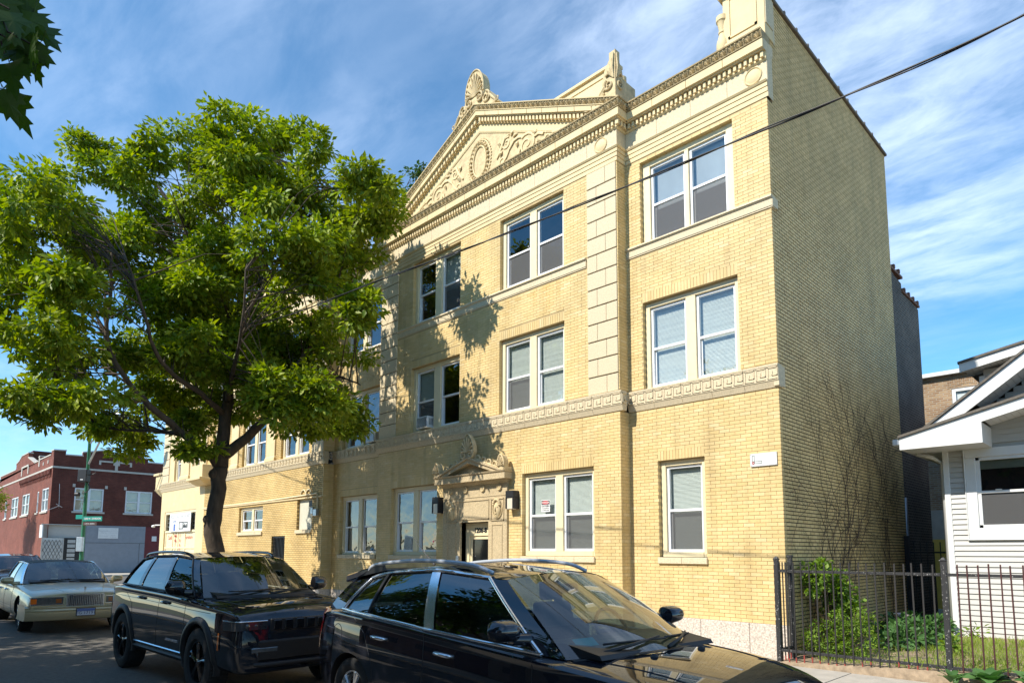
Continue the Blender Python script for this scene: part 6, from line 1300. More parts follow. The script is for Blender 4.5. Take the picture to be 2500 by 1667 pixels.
# ================================================================== cars
def crm(p0, p1, p2, p3, f): return tuple(.5 * ((2 * b) + (-a + c) * f + (2 * a - 5 * b + 4 * c - d) * f * f + (-a + 3 * b - 3 * c + d) * f ** 3) for a, b, c, d in zip(p0, p1, p2, p3))
def crl(P, t):
    i = max(0, min(int(t), len(P) - 2)); f = t - i; g_ = lambda k: P[max(0, min(len(P) - 1, k))]
    return crm(g_(i - 1), g_(i), g_(i + 1), g_(i + 2), f)
class Body:
    def __init__(s, st):
        s.sec = []
        for (x, w, zb, zs, zt, wt) in st:
            h = zs - zb
            s.sec.append([(x, 0, zb), (x, w * .78, zb), (x, w * .955, zb + .07 * h), (x, w, zb + .36 * h), (x, w * .995, zb + .64 * h), (x, w * (wt + (1 - wt) * .55), zs - .10 * h), (x, w * wt, zs), (x, w * wt * .55, zs + (zt - zs) * .78), (x, 0, zt)])
        s.n = len(st)
    def pt(s, u, v):
        col = [crl([sc[k] for sc in s.sec], u) for k in range(9)]
        return crl(col, v)
    def ux(s, x):
        a, b = 0.0, s.n - 1.0
        for _ in range(30):
            m_ = (a + b) / 2
            if crl([sc[0] for sc in s.sec], m_)[0] < x: a = m_
            else: b = m_
        return (a + b) / 2
    def side(s, x, z):
        u = s.ux(x); best = None
        col = [crl([sc[k] for sc in s.sec], u) for k in range(9)]; prev = None
        for i in range(41):
            p = crl(col, 1.6 + 4.4 * i / 40)
            if prev and (prev[2] - z) * (p[2] - z) <= 0: return prev[1] + (p[1] - prev[1]) * ((z - prev[2]) / (p[2] - prev[2] + 1e-9))
            prev = p
        return prev[1]
    def top(s, x, y):
        u = s.ux(x); col = [crl([sc[k] for sc in s.sec], u) for k in range(9)]; prev = None
        for i in range(41):
            p = crl(col, 5.6 + 2.4 * i / 40)
            if prev and (prev[1] - y) * (p[1] - y) <= 0: return prev[2] + (p[2] - prev[2]) * ((y - prev[1]) / (p[1] - prev[1] + 1e-9))
            prev = p
        return prev[2]
    def mesh(s, nu=5, nv=4):
        rows = []
        for i in range((s.n - 1) * nu + 1):
            u = i / nu; half = [s.pt(u, j / nv) for j in range(8 * nv + 1)]
            rows.append([(x, -y, z) for x, y, z in half] + [(x, y, z) for x, y, z in reversed(half[1:-1])])
        mb = MB(); mb.grid(rows, close=True); n_ = len(rows[0]); mb.f.append(tuple(reversed(range(n_)))); k = (len(rows) - 1) * n_; mb.f.append(tuple(range(k, k + n_)))
        return mb
def wheel(parent, x, y, r_, w, rim_r, rm, spokes, side, tyre_m=None, sp_w=.5):
    """tyre mesh with rim as its sub-part; axis y; side = -1 outer face towards -y"""
    t = MB(); t.lathe([(rim_r, -w * .42), (rim_r + .02, -w * .5), (r_ * .86, -w * .52), (r_ * .97, -w * .44), (r_, -w * .3), (r_, w * .3), (r_ * .97, w * .44), (r_ * .86, w * .52), (rim_r + .02, w * .5), (rim_r, w * .42), (rim_r, -w * .42)], (0, 0, 0), 40, 'y', cap=False)
    for k in range(60):
        a = 2 * math.pi * k / 60
        t.tube([(r_ * 1.0 * math.cos(a), -w * .42, r_ * math.sin(a)), (r_ * 1.004 * math.cos(a + .03), 0, r_ * 1.004 * math.sin(a + .03)), (r_ * math.cos(a), w * .42, r_ * math.sin(a))], .007, 4, cap=False)
    wo = t.build('wheel', M['rubber'], parent, smooth=40); wo.location = (x, y, r_)
    q = MB(); f = side; o_ = w * .40 * f
    q.lathe([(rim_r * .99, o_), (rim_r * .93, o_ * .98), (rim_r * .90, o_ * .55), (rim_r * .88, -o_), (rim_r * .99, -o_)], (0, 0, 0), 40, 'y', cap=False)
    q.lathe([(rim_r * .24, o_ * .2), (rim_r * .22, o_ * .95), (rim_r * .12, o_ * 1.05), (.001, o_ * 1.06)], (0, 0, 0), 20, 'y', cap=False)
    for k in range(spokes):
        a = 2 * math.pi * k / spokes + .3
        for da in (-.5, .5):
            aw = da * sp_w * 2 * math.pi / spokes * .42
            ca, sa = math.cos(a + aw * .5), math.sin(a + aw * .5); cb2, sb2 = math.cos(a + aw), math.sin(a + aw)
            q.tube([(rim_r * .15 * ca, o_ * .9, rim_r * .15 * sa), (rim_r * .55 * ca, o_ * .95, rim_r * .55 * sa), (rim_r * .93 * cb2, o_ * .9, rim_r * .93 * sb2)], [rim_r * .10, rim_r * .075, rim_r * .085], 6)
    q.build('rim', rm, wo, smooth=40)
    MB().lathe([(rim_r * .86, 0), (rim_r * .86, -.01 * f), (.001, -.01 * f)], (0, o_ * .1, 0), 24, 'y', cap=False).build('brake', M['black'], wo)
    return wo
def ribbon(mb, body, pts, w, off, sgn, n_=10):
    """thin seam following the body side; pts (x,z)"""
    P = []
    for k in range(len(pts) - 1):
        for i in range(n_): t = i / n_; P.append((pts[k][0] + (pts[k + 1][0] - pts[k][0]) * t, pts[k][1] + (pts[k + 1][1] - pts[k][1]) * t))
    P.append(pts[-1])
    mb.tube([(x, sgn * (body.side(x, z) + off), z) for x, z in P], w, 4, cap=False)
def build_car(name, label, cat_, loc, rz, sc, sp):
    C_ = empty(name, loc, rz); C_.scale = (sc, sc, sc) if not isinstance(sc, tuple) else sc; tag(C_, label, cat_, 'cars parked along the kerb')
    body = Body(sp['st']); bm_ = body.mesh(); o = bm_.build('body', sp['paint'], C_, smooth=True, fixn=True)
    o.data.materials.append(M['black'])
    # wheel arches are cut out of the body
    cut = []
    for (x, z, r_) in sp['arches']:
        c = MB()
        for s_ in (-1, 1):
            y0, y1 = (-1.4, -.52) if s_ < 0 else (.52, 1.4)
            c.lathe([(r_, y0), (r_, y1)], (x, 0, z), 48, 'y')
        co = c.build('cutter', None, None, fixn=True); co.data.materials.append(sp['paint']); co.data.materials.append(M['black'])
        for p in co.data.polygons: p.material_index = 1
        co.parent = C_; cut.append(co); m_ = o.modifiers.new('arch', 'BOOLEAN'); m_.operation = 'DIFFERENCE'; m_.object = co; m_.solver = 'EXACT'
        try: m_.material_mode = 'TRANSFER'
        except Exception: pass
    bpy.context.view_layer.update(); dg = bpy.context.evaluated_depsgraph_get(); me = bpy.data.meshes.new_from_object(o.evaluated_get(dg)); o.modifiers.clear(); o.data = me
    me.shade_smooth(); me.set_sharp_from_angle(angle=R(35))
    for c in cut: bpy.data.objects.remove(c)
    for (x, z, r_) in sp['wheels']:
        for s_ in (-1, 1): wheel(C_, x, s_ * sp['track'], r_, sp['tw'], sp['rim'], sp['rimm'], sp['spokes'], s_)
    # greenhouse
    G = sp['cols']; nt_ = 6
    def patch(c0, c1, sgn, inset=0, bulge=.02, n_=6, t0=0, t1=1):
        rows = []
        for j in range(nt_ + 1):
            t = t0 + (t1 - t0) * j / nt_; row = []
            for i in range(n_ + 1):
                f = i / n_; b = [c0[k] + (c1[k] - c0[k]) * f for k in range(6)]
                x = b[0] + (b[3] - b[0]) * t; y = b[1] + (b[4] - b[1]) * t + bulge * 4 * t * (1 - t) - inset; z = b[2] + (b[5] - b[2]) * t; row.append((x, sgn * y, z))
            rows.append(row)
        return rows
    kinds = sp['panels']
    for sgn in (-1, 1):
        for k, kd in enumerate(kinds):
            mb = MB(); mb.grid(patch(G[k], G[k + 1], sgn, .012 if kd == 'glass' else 0))
            if kd == 'glass': mb.build('side_window', sp['glass'], C_, smooth=True)
            else: mb.build('pillar', {'body': sp['paint'], 'black': M['black_gloss'], 'chrome': M['chrome'], 'roof': sp.get('roofm', sp['paint'])}[kd], C_, smooth=True)
        # window surround
        tm = MB(); gi = [k for k, kd in enumerate(kinds) if kd != 'body' and kd != 'roof']; k0, k1 = gi[0], gi[-1] + 1
        topl = [(G[k][3], sgn * (G[k][4] + .006), G[k][5]) for k in range(k0, k1 + 1)]; bot = [(G[k][0], sgn * (G[k][1] + .006), G[k][2] + .006) for k in range(k0, k1 + 1)]
        def col_line(k): return [tuple(p) for p in [(G[k][0] + (G[k][3] - G[k][0]) * t, sgn * (G[k][1] + (G[k][4] - G[k][1]) * t + .02 * 4 * t * (1 - t) + .004), G[k][2] + (G[k][5] - G[k][2]) * t) for t in [i / 6 for i in range(7)]]]
        def dense(L): return [crl(L, t * (len(L) - 1) / 40) for t in range(41)]
        tm.tube(dense(topl), sp.get('trim_r', .014), 6); tm.tube(dense(bot), sp.get('trim_r', .014), 6); tm.tube(col_line(k0), sp.get('trim_r', .014) * .8, 6); tm.tube(col_line(k1), sp.get('trim_r', .014) * .8, 6)
        tm.build('window_trim', sp['trim'], C_, smooth=60)
        dv = MB()
        for k in gi[1:]:
            if kinds[k] == 'glass' and kinds[k - 1] == 'glass': dv.tube(col_line(k), .013, 6)
        if dv.v: dv.build('window_divider', M['black'], C_)
    # windscreens
    def screen(c, base, topb, n_=14):
        """c column; bows (x offset at centre), crown"""
        rows = []
        for j in range(8):
            t = j / 7; row = []
            for i in range(n_ + 1):
                s_ = -1 + 2 * i / n_; e = 1 - s_ * s_
                b = (c[0] + base[0] * e, c[1] * s_, c[2] + base[1] * e); tp = (c[3] + topb[0] * e, c[4] * s_, c[5] + topb[1] * e)
                row.append(tuple(b[k] + (tp[k] - b[k]) * t + (sp.get('wb', .03) * 4 * t * (1 - t) * (.7 if k == 2 else 0)) for k in range(3)))
            rows.append(row)
        return rows
    MB().grid(screen(G[0], sp['cowl'], sp['ftop'])).build('windscreen', sp['wglass'], C_, smooth=True)
    MB().grid(screen(G[-1], sp['rbase'], sp['rtop'])).build('rear_window', sp['glass'], C_, smooth=True)
    # roof
    tops = [(g_[3], g_[4], g_[5]) for g_ in G]; rows = []
    nn = 30
    for i in range(nn + 1):
        t = i / nn * (len(tops) - 1); x, y, z = crl(tops, t); f = i / nn; bow = sp['ftop'][0] * (1 - f) + sp['rtop'][0] * f; cr_ = sp['ftop'][1]
        rows.append([(x + bow * (1 - s_ * s_) * (abs(1 - 2 * f) ** 2 if 0 < i < nn else 1), y * s_, z + cr_ * (1 - abs(s_) ** 2.6)) for s_ in [-1 + 2 * j / 16 for j in range(17)]])
    MB().grid(rows).build('roof', sp.get('roofm', sp['paint']), C_, smooth=True)
    # interior
    it = MB(); zf = min(g_[2] for g_ in G) + .012
    ring = [(g_[0], g_[1] - .03) for g_ in G]; poly = [(x, -y) for x, y in ring] + [(x, y) for x, y in reversed(ring)]
    it.prism([(x, y) for x, y in poly], 'z', zf, zf + .004)
    it.build('dark_tray', M['black'], C_)  # dark sheet at belt height stands in for the shade inside the cabin
    xs_ = sp['seats']
    for x in xs_:
        for y in (-.38, .38):
            se = MB(); se.prism([(x - .10, zf - .02), (x + .06, zf - .02), (x - .02, zf + .26), (x - .12, zf + .26)], 'y', y - .22, y + .22); se.prism([(x - .12, zf + .28), (x - .03, zf + .28), (x - .05, zf + .45), (x - .13, zf + .45)], 'y', y - .13, y + .13); se.build('seat', M['car_seat'], C_, smooth=30, bevel=.02)
    fx = G[0][0]; da = MB(); da.prism([(fx + sp['cowl'][0] - .02, zf), (fx - .42, zf), (fx - .40, zf + .06), (fx - .1, zf + .08), (fx + sp['cowl'][0] - .04, zf + .03)], 'y', -G[0][1] + .1, G[0][1] - .1); da.build('dashboard', M['black'], C_)
    st = MB(); c0 = Vector((fx - .52, .37, zf + .06)); st.tube([tuple(c0 + Vector((-.08 * math.sin(a), .19 * math.cos(a), .175 * math.sin(a)))) for a in [2 * math.pi * k / 24 for k in range(25)]], .016, 6); st.tube([tuple(c0), (fx - .35, .37, zf)], .03, 6); st.tube([tuple(c0 + Vector((0, -.18, 0))), tuple(c0 + Vector((0, .18, 0)))], .02, 6); st.build('steering_wheel', M['black'], C_, smooth=True)
    mi = MB(); mi.box(fx - .70, fx - .67, -.12, .12, G[0][5] - .12, G[0][5] - .04); mi.build('rear_view_mirror', M['black'], C_, bevel=.01)
    # door seams, handles, mirrors, wipers
    for sgn in (-1, 1):
        se_ = MB()
        for ln in sp['seams']: ribbon(se_, body, ln, .004, -.001, sgn)
        se_.build('door_seam', M['black'], C_)
        for (x, z) in sp['handles']:
            y = body.side(x, z); h = MB(); h.tube([(x - .11, sgn * (y - .005), z + .005), (x - .085, sgn * (y + .03), z), (x + .085, sgn * (y + .03), z - .005), (x + .11, sgn * (y - .005), z - .005)], [.012, .017, .017, .012], 8); h.build('door_handle', sp['handm'], C_, smooth=True)
        mx_, mz_ = sp['mirror']; ym = G[0][1] + .06
        mm = MB(); rws = []
        for i in range(9):
            t = i / 8; a = (1 - abs(2 * t - 1) ** 5) ** .5 * .95 + .05
            rws.append([(mx_ - .02 + .115 * a * math.cos(b) * (1 if math.cos(b) > 0 else .45), sgn * (ym + .05 + .25 * t), mz_ + sp.get('mh', .088) * a * (1 - .22 * t) * (abs(math.sin(b)) ** .75) * (1 if math.sin(b) > 0 else -1) + .01 * t) for b in [2 * math.pi * k / 14 for k in range(14)]])
        mm.grid(rws, close=True); mm.f.append(tuple(range(14))); mm.f.append(tuple(len(mm.v) - 14 + k for k in reversed(range(14)))); mm.tube([(mx_ + .02, sgn * (ym - .06), mz_ - .07), (mx_, sgn * (ym + .1), mz_ - .06)], [.05, .04], 8)
        mo = mm.build('mirror', sp['mirm'], C_, smooth=50, fixn=True); MB().lathe([(.001, 0), (.075, 0)], (mx_ - .068, sgn * (ym + .175), mz_), 16, 'x', cap=False).build('mirror_glass', M['chrome'], mo)
    wi = MB(); g0 = G[0]
    for y0, y1 in ((-.62, .05), (.0, .66)):
        def wp_(y, up_):
            e = 1 - (y / g0[1]) ** 2; b = Vector((g0[0] + sp['cowl'][0] * e, y, g0[2] + sp['cowl'][1] * e)); tp = Vector((g0[3] + sp['ftop'][0] * e, y * g0[4] / g0[1], g0[5] + sp['ftop'][1] * e)); return b + (tp - b) * up_ + Vector((.012, 0, .03))
        wi.tube([tuple(wp_(y0, -.02)), tuple(wp_((y0 + y1) / 2, .05)), tuple(wp_(y1, .10))], [.016, .012, .008], 6); wi.tube([tuple(wp_(y0 + .1, .08)), tuple(wp_(y1 + .05, .07))], .008, 4)
    wi.build('wiper', M['black'], C_, smooth=True)
    return C_, body
M['black_gloss'] = paint_mat('black_gloss_trim', (.008, .008, .009), .1)
M['car_seat'] = pm('dark_grey_seat', (.05, .05, .05), .8, .2, 9)
PB = paint_mat('black_pearl_paint', (.010, .011, .016), .25); PJ = paint_mat('black_metallic_paint', (.010, .012, .017), .28); PL = paint_mat('champagne_metallic_paint', (.56, .47, .28), .35, metal=.3, coat=.5)
M['tint'] = glass_mat('tinted_car_glass', (.045, .05, .05), 1.0, 0, 0, 1.6); M['car_glass'] = glass_mat('car_windscreen_glass', (.55, .66, .60), 1.0, 0, 0, 1.75); M['door_glass'] = glass_mat('car_door_glass', (.14, .18, .17), 1.0, 0, 0, 1.8)
M['tail'] = pm('red_lens', (.40, .01, .015), .12, .1, 9, coat=1); M['amber'] = pm('amber_lens', (.75, .16, .01), .2, .05, 9, coat=1); M['lens'] = pm('headlamp_lens', (.22, .23, .23), .08, .3, 20, metal=.6, coat=1)
M['lens_dark'] = pm('smoked_lens', (.03, .032, .035), .06, .3, 20, coat=1)
M['dark_rim'] = paint_mat('black_alloy', (.012, .012, .013), .2); M['clad'] = pm('black_cladding', (.014, .014, .015), .55, .2, 15, .1, 90)
# ---- black crossover, nearest
srx = dict(st=[(0, .60, .50, .86, .90, .9), (.06, .74, .40, 1.00, 1.04, .9), (.22, .86, .34, 1.10, 1.13, .92), (.55, .93, .30, 1.155, 1.165, .925), (1.0, .955, .27, 1.145, 1.155, .925), (1.6, .955, .24, 1.115, 1.125, .925), (2.3, .95, .23, 1.075, 1.085, .925), (3.0, .95, .24, 1.035, 1.05, .925), (3.45, .95, .26, 1.01, 1.04, .92), (3.75, .952, .28, .99, 1.055, .90), (4.15, .94, .30, .955, 1.02, .88), (4.5, .89, .31, .885, .955, .86), (4.72, .80, .34, .78, .86, .84), (4.83, .62, .40, .66, .70, .82)],
    arches=[(.98, .36, .415), (3.79, .36, .415)], wheels=[(.98, .36, .365), (3.79, .36, .365)], track=.80, tw=.24, rim=.24, rimm=M['chrome'], spokes=6,
    cols=[(3.60, .80, 1.02, 2.80, .60, 1.535), (3.40, .83, 1.03, 2.64, .635, 1.55), (2.20, .868, 1.085, 2.02, .655, 1.595), (2.06, .868, 1.092, 1.90, .655, 1.595), (1.16, .865, 1.145, 1.20, .645, 1.55), (.66, .84, 1.17, .86, .625, 1.49), (.18, .74, 1.14, .36, .56, 1.44)],
    panels=['body', 'glass', 'chrome', 'glass', 'glass', 'body'], paint=PB, glass=M['door_glass'], wglass=M['car_glass'], trim=M['chrome'], trim_r=.017, cowl=(.24, .03), ftop=(.10, .055), rbase=(-.16, .02), rtop=(-.12, .05), seats=(2.45, 1.45),
    seams=[[(2.13, 1.06), (2.16, .8), (2.12, .32)], [(3.38, 1.0), (3.42, .7), (3.36, .34)], [(1.0, 1.12), (1.22, .98), (1.40, .7), (1.38, .34)], [(1.38, .33), (3.36, .33)]], handles=[(2.42, .93), (1.48, .97)], handm=M['chrome'], mirror=(3.22, 1.19), mirm=PB)
CS, bs = build_car('black_crossover_car', 'shiny black crossover with chrome window trim, nearest the camera', 'car', (-2.38, -6.13, ZS), R(-3.0), (1.07, 1.0, 1.01), srx)
for s_ in (-1, 1):
    rr = MB(); pts = [(.68, s_ * .565, 1.53), (.85, s_ * .60, 1.62), (1.5, s_ * .625, 1.672), (2.0, s_ * .625, 1.672), (2.4, s_ * .61, 1.645), (2.62, s_ * .585, 1.585)]
    rr.tube([crl(pts, t / 6) for t in range(31)], .019, 8); rr.build('roof_rail', pm('satin_rail', (.50, .53, .57), .35, .05, 8, metal=.3), CS, smooth=True); MB().prism([(.62, 1.50), (1.05, 1.57), (1.0, 1.64), (.86, 1.62)], 'y', s_ * .60 - .012, s_ * .60 + .012).build('rail_foot', M['black'], CS, fixn=True)
    tl = MB(); rows = []
    for i in range(9):
        t = i / 8; z = .72 + .43 * t; rows.append([(.02 + .30 * f * (.5 + .5 * t) + .03 * (1 - t), s_ * (bs.side(max(.03, .02 + .30 * f * (.5 + .5 * t) + .03 * (1 - t)), z) + .012), z) for f in [k / 6 for k in range(7)]])
    tl.grid(rows).build('tail_lamp', M['tail'], CS, smooth=True)
    fl = MB(); fl.tube([(.70 + .10 * math.cos(a), s_ * (bs.side(.70 + .10 * math.cos(a), .93 + .10 * math.sin(a)) - .001), .93 + .10 * math.sin(a)) for a in [2 * math.pi * k / 24 for k in range(25)]], .004, 4)
    if s_ < 0: fl.build('fuel_flap', M['black'], CS)
spo = MB(); spo.prism([(.18, 1.42), (.20, 1.50), (.62, 1.585), (.7, 1.56), (.45, 1.47)], 'y', -.56, .56); spo.build('rear_spoiler', PB, CS, fixn=True, smooth=40, bevel=.015)
MB().tube([(1.0, .05, 1.62), (.85, .05, 1.72), (.62, .05, 1.90)], [.012, .006, .003], 6).build('aerial', M['black'], CS)
for y in (-.3, .3): z = bs.top(3.95, abs(y)); MB().lathe([(.03, 0), (.022, .018), (.006, .022)], (3.95, y, z), 10).build('washer_nozzle', M['black'], CS, smooth=True)
for s_ in (-1, 1): hs_ = MB(); hs_.tube([(x, s_ * y, bs.top(x, y) + .001) for x, y in [(3.66 + .12 * k, .70 - .02 * k) for k in range(8)]], .005, 4); hs_.build('bonnet_seam', M['black'], CS)
cw = MB(); cw.grid([[(3.60 + .24 * (1 - s_ * s_) + d, s_ * .78, 1.016 + .03 * (1 - s_ * s_) + h) for s_ in [-1 + k / 6 for k in range(13)]] for d, h in ((-.02, .006), (.04, .004), (.05, -.03))]); cw.build('cowl', M['black'], CS)
stk = MB(); c0 = Vector((3.56, .0, 1.005)); 
def on_ws(G0, sp_, y, t, off): 
    e = 1 - (y / G0[1]) ** 2; b = Vector((G0[0] + sp_['cowl'][0] * e, y, G0[2] + sp_['cowl'][1] * e)); tp = Vector((G0[3] + sp_['ftop'][0] * e, y * G0[4] / G0[1], G0[5] + sp_['ftop'][1] * e)); w = .03 * 4 * t * (1 - t); return tuple(b + (tp - b) * t + Vector((-off, 0, -off + w * .7)))
G0 = srx['cols'][0]; stk.q(on_ws(G0, srx, -.66, .12, .012), on_ws(G0, srx, -.50, .12, .012), on_ws(G0, srx, -.50, .20, .012), on_ws(G0, srx, -.66, .20, .012)); stk.build('city_sticker', pm('teal_sticker', (.05, .35, .40), .6), CS)
hl = MB(); rows = [[(4.35 + .35 * f, -(bs.side(4.35 + .35 * f, .72 + .12 * t) + .006), .72 + .12 * t) for f in [k / 8 for k in range(9)]] for t in [j / 5 for j in range(6)]]; hl.grid(rows).build('headlamp', M['lens'], CS, smooth=True)
# ---- black sport utility, middle
jeep = dict(st=[(0, .72, .52, .96, .98, .93), (.05, .86, .44, 1.12, 1.14, .93), (.2, .93, .38, 1.20, 1.215, .93), (.6, .965, .35, 1.235, 1.245, .93), (1.0, .975, .34, 1.23, 1.24, .93), (1.8, .97, .33, 1.215, 1.225, .93), (2.8, .97, .33, 1.19, 1.2, .93), (3.5, .972, .34, 1.155, 1.175, .93), (3.9, .975, .35, 1.13, 1.18, .92), (4.4, .965, .36, 1.095, 1.16, .91), (4.72, .945, .36, 1.065, 1.12, .91), (4.85, .925, .36, 1.035, 1.07, .92), (4.90, .905, .37, 1.0, 1.02, .93), (4.92, .885, .39, .97, .98, .94)],
    arches=[(.95, .43, .49), (3.91, .43, .49)], wheels=[(.95, .40, .415), (3.91, .40, .415)], track=.84, tw=.27, rim=.262, rimm=M['dark_rim'], spokes=5,
    cols=[(3.62, .80, 1.16, 2.95, .61, 1.655), (3.44, .84, 1.18, 2.80, .645, 1.67), (2.50, .885, 1.215, 2.30, .67, 1.71), (2.38, .885, 1.22, 2.20, .67, 1.71), (1.42, .88, 1.24, 1.42, .665, 1.70), (1.28, .88, 1.243, 1.30, .665, 1.695), (.48, .85, 1.25, .74, .64, 1.645), (.14, .76, 1.22, .38, .59, 1.60)],
    panels=['body', 'glass', 'black', 'glass', 'black', 'glass', 'body'], paint=PJ, glass=M['tint'], wglass=M['car_glass'], trim=M['black'], trim_r=.015, cowl=(.20, .03), ftop=(.08, .05), rbase=(-.1, .02), rtop=(-.08, .04), seats=(2.5, 1.55),
    seams=[[(2.44, 1.13), (2.46, .8), (2.42, .42)], [(3.42, 1.1), (3.44, .8), (3.40, .42)], [(1.0, 1.15), (1.32, 1.0), (1.46, .7), (1.44, .42)], [(.25, 1.10), (1.5, 1.08), (2.8, 1.05), (4.2, 1.02)]], handles=[(2.70, 1.08), (1.72, 1.10)], handm=M['black_gloss'], mirror=(3.28, 1.30), mirm=M['black_gloss'], mh=.115)
CJ, bj = build_car('black_utility_car', 'black sport utility car with black wheels parked in front of the tree', 'car', (-8.106, -6.664, ZS), R(.89), 1.0, jeep)
for s_ in (-1, 1):
    for x in (.95, 3.91):
        cl_ = MB(); rows = []
        for k in range(25):
            a = -.35 + (math.pi + .7) * k / 24; rows.append([])
            for rr_, dy in ((.455, -.02), (.462, .022), (.50, .026), (.545, .012), (.555, -.02)): px_, pz_ = x + rr_ * math.cos(a), max(.30, .42 + rr_ * math.sin(a)); rows[-1].append((px_, s_ * (bj.side(min(4.85, max(.05, px_)), max(.40, min(1.0, pz_))) + dy), pz_))
        cl_.grid(rows).build('arch_cladding', M['clad'], CJ, smooth=True, fixn=True)
    si = MB(); ribbon(si, bj, [(1.45, .40), (3.40, .40)], .05, -.02, s_); si.build('sill_cladding', M['clad'], CJ); s2_ = MB(); ribbon(s2_, bj, [(1.42, .47), (3.42, .47)], .010, .006, s_); s2_.build('sill_strip', M['chrome'], CJ)
    rr = MB(); pts = [(.75, s_ * .60, 1.67), (.9, s_ * .62, 1.725), (1.5, s_ * .635, 1.76), (2.2, s_ * .635, 1.76), (2.5, s_ * .62, 1.74), (2.65, s_ * .60, 1.70)]; rr.tube([crl(pts, t / 6) for t in range(31)], .022, 8); rr.build('roof_rail', M['black_gloss'], CJ, smooth=True)
    mk = MB(); rows = [[(4.52 + .035 * f, s_ * (bj.side(4.52 + .035 * f, .62 + .2 * t) + .012), .62 + .2 * t) for f in (0, .5, 1)] for t in (0, .33, .66, 1)]; mk.grid(rows).build('side_marker', M['amber'], CJ, smooth=True)
    hl = MB(); rows = []
    path = [(4.62, .952), (4.76, .944), (4.85, .93), (4.905, .895), (4.925, .84), (4.932, .72), (4.935, .56)]
    for z in (.87, .90, .94, .965): rows.append([(crl(path, t / 4)[0] + .006, s_ * (crl(path, t / 4)[1] + .004), z + .012 * (t / 24) - .012) for t in range(25)])
    hl.grid(rows).build('headlamp', M['lens_dark'], CJ, smooth=True)
    dr_ = MB(); dr_.tube([(crl(path, t / 4)[0] + .008, s_ * (crl(path, t / 4)[1] + .006), .968) for t in range(25)], .007, 6); dr_.build('light_strip', M['chrome'], CJ)
    for y_ in (.80, .70, .60): MB().lathe([(.03, .0), (.026, .012), (.001, .016)], (4.925, s_ * y_, .915), 12, 'x', cap=False).build('projector_lens', M['lens_dark'], CJ, smooth=True)
    fg = MB(); fg.box(4.88, 4.945, min(s_ * .42, s_ * .74), max(s_ * .42, s_ * .74), .60, .66); fg.build('fog_lamp', M['lens'], CJ, bevel=.01)
gr = MB(); gr.box(4.78, 4.934, -.52, .52, .84, .985); gr.build('grille', M['black'], CJ, bevel=.01)
for k in range(7): y = -.43 + k * .143; MB().box(4.90, 4.945, y - .052, y + .052, .855, .97).build('grille_slot', M['black_gloss'], CJ, bevel=.008)
lg = MB(); lg.box(4.82, 4.94, -.66, .66, .50, .74); lg.build('lower_grille', M['black'], CJ, bevel=.02); MB().tube([(4.84, -.86, .48), (4.93, -.6, .46), (4.95, 0, .455), (4.93, .6, .46), (4.84, .86, .48)], .03, 8).build('skid_trim', M['clad'], CJ, smooth=True)
MB().box(4.94, 4.955, .30, .60, .56, .71).build('number_plate', M['white_paint'], CJ); text_mesh('plate_text', 'F 41 207', .085, pm('plate_navy', (.05, .06, .15), .6), CJ, (4.957, .45, .635), (R(90), 0, R(90)), .001)
bdg = text_mesh('badge', 'Jeep', .09, M['black_gloss'], CJ, (4.915, .34, 1.03), (R(65), 0, R(90)), .006, 1.2, bold=.002); text_mesh('badge', 'GRAND CHEROKEE', .045, M['chrome'], CJ, (3.05, -(bj.side(3.05, .60) + .006), .60), (R(90), 0, 0), .002, 1.1)
for s_ in (-1, 1): bs2 = MB(); bs2.tube([(x, s_ * y, bj.top(x, y) + .001) for x, y in [(3.62 + .14 * k, .74 - .01 * k) for k in range(8)]], .005, 4); bs2.build('bonnet_seam', M['black'], CJ)
MB().grid([[(3.62 + .20 * (1 - s_ * s_) + d, s_ * .80, 1.165 + .03 * (1 - s_ * s_) + h) for s_ in [-1 + k / 6 for k in range(13)]] for d, h in ((-.02, .008), (.06, .008), (.07, -.04))]).build('cowl', M['black'], CJ)
# ---- champagne saloon
linc = dict(st=[(0, .80, .42, .80, .82, .9), (.06, .90, .34, .88, .90, .9), (.3, .95, .30, .90, .93, .9), (1.0, .97, .27, .92, .95, .91), (1.6, .975, .26, .93, .95, .92), (2.6, .975, .25, .92, .94, .92), (3.5, .975, .26, .91, .94, .92), (3.9, .972, .28, .90, .95, .91), (4.5, .965, .30, .86, .915, .90), (5.1, .95, .31, .81, .865, .90), (5.40, .93, .32, .77, .82, .90), (5.50, .90, .33, .74, .78, .9), (5.54, .88, .34, .70, .73, .9)],
    arches=[(1.25, .34, .39), (4.44, .34, .39)], wheels=[(1.25, .35, .345), (4.44, .35, .345)], track=.82, tw=.23, rim=.262, rimm=M['chrome'], spokes=10,
    cols=[(3.72, .80, .93, 3.02, .63, 1.36), (3.56, .83, .93, 2.90, .65, 1.37), (2.62, .86, .935, 2.50, .665, 1.395), (2.54, .86, .935, 2.42, .665, 1.395), (1.72, .855, .94, 1.78, .655, 1.385), (1.15, .82, .945, 1.50, .63, 1.36)],
    panels=['chrome', 'glass', 'chrome', 'glass', 'roof'], paint=PL, glass=M['door_glass'], wglass=M['car_glass'], trim=M['chrome'], trim_r=.012, cowl=(.16, .02), ftop=(.06, .045), rbase=(-.12, .01), rtop=(-.08, .04), seats=(2.75, 1.75), roofm=pm('dark_green_vinyl_roof', (.018, .03, .022), .7, .2, 20, .2, 120),
    seams=[[(2.58, .92), (2.6, .6), (2.58, .30)], [(3.62, .91), (3.66, .6), (3.62, .32)], [(1.45, .93), (1.62, .7), (1.64, .32)], [(1.7, .42), (4.0, .42)], [(1.7, .48), (4.0, .48)]], handles=[(2.78, .80), (1.9, .80)], handm=M['chrome'], mirror=(3.42, 1.0), mirm=PL)
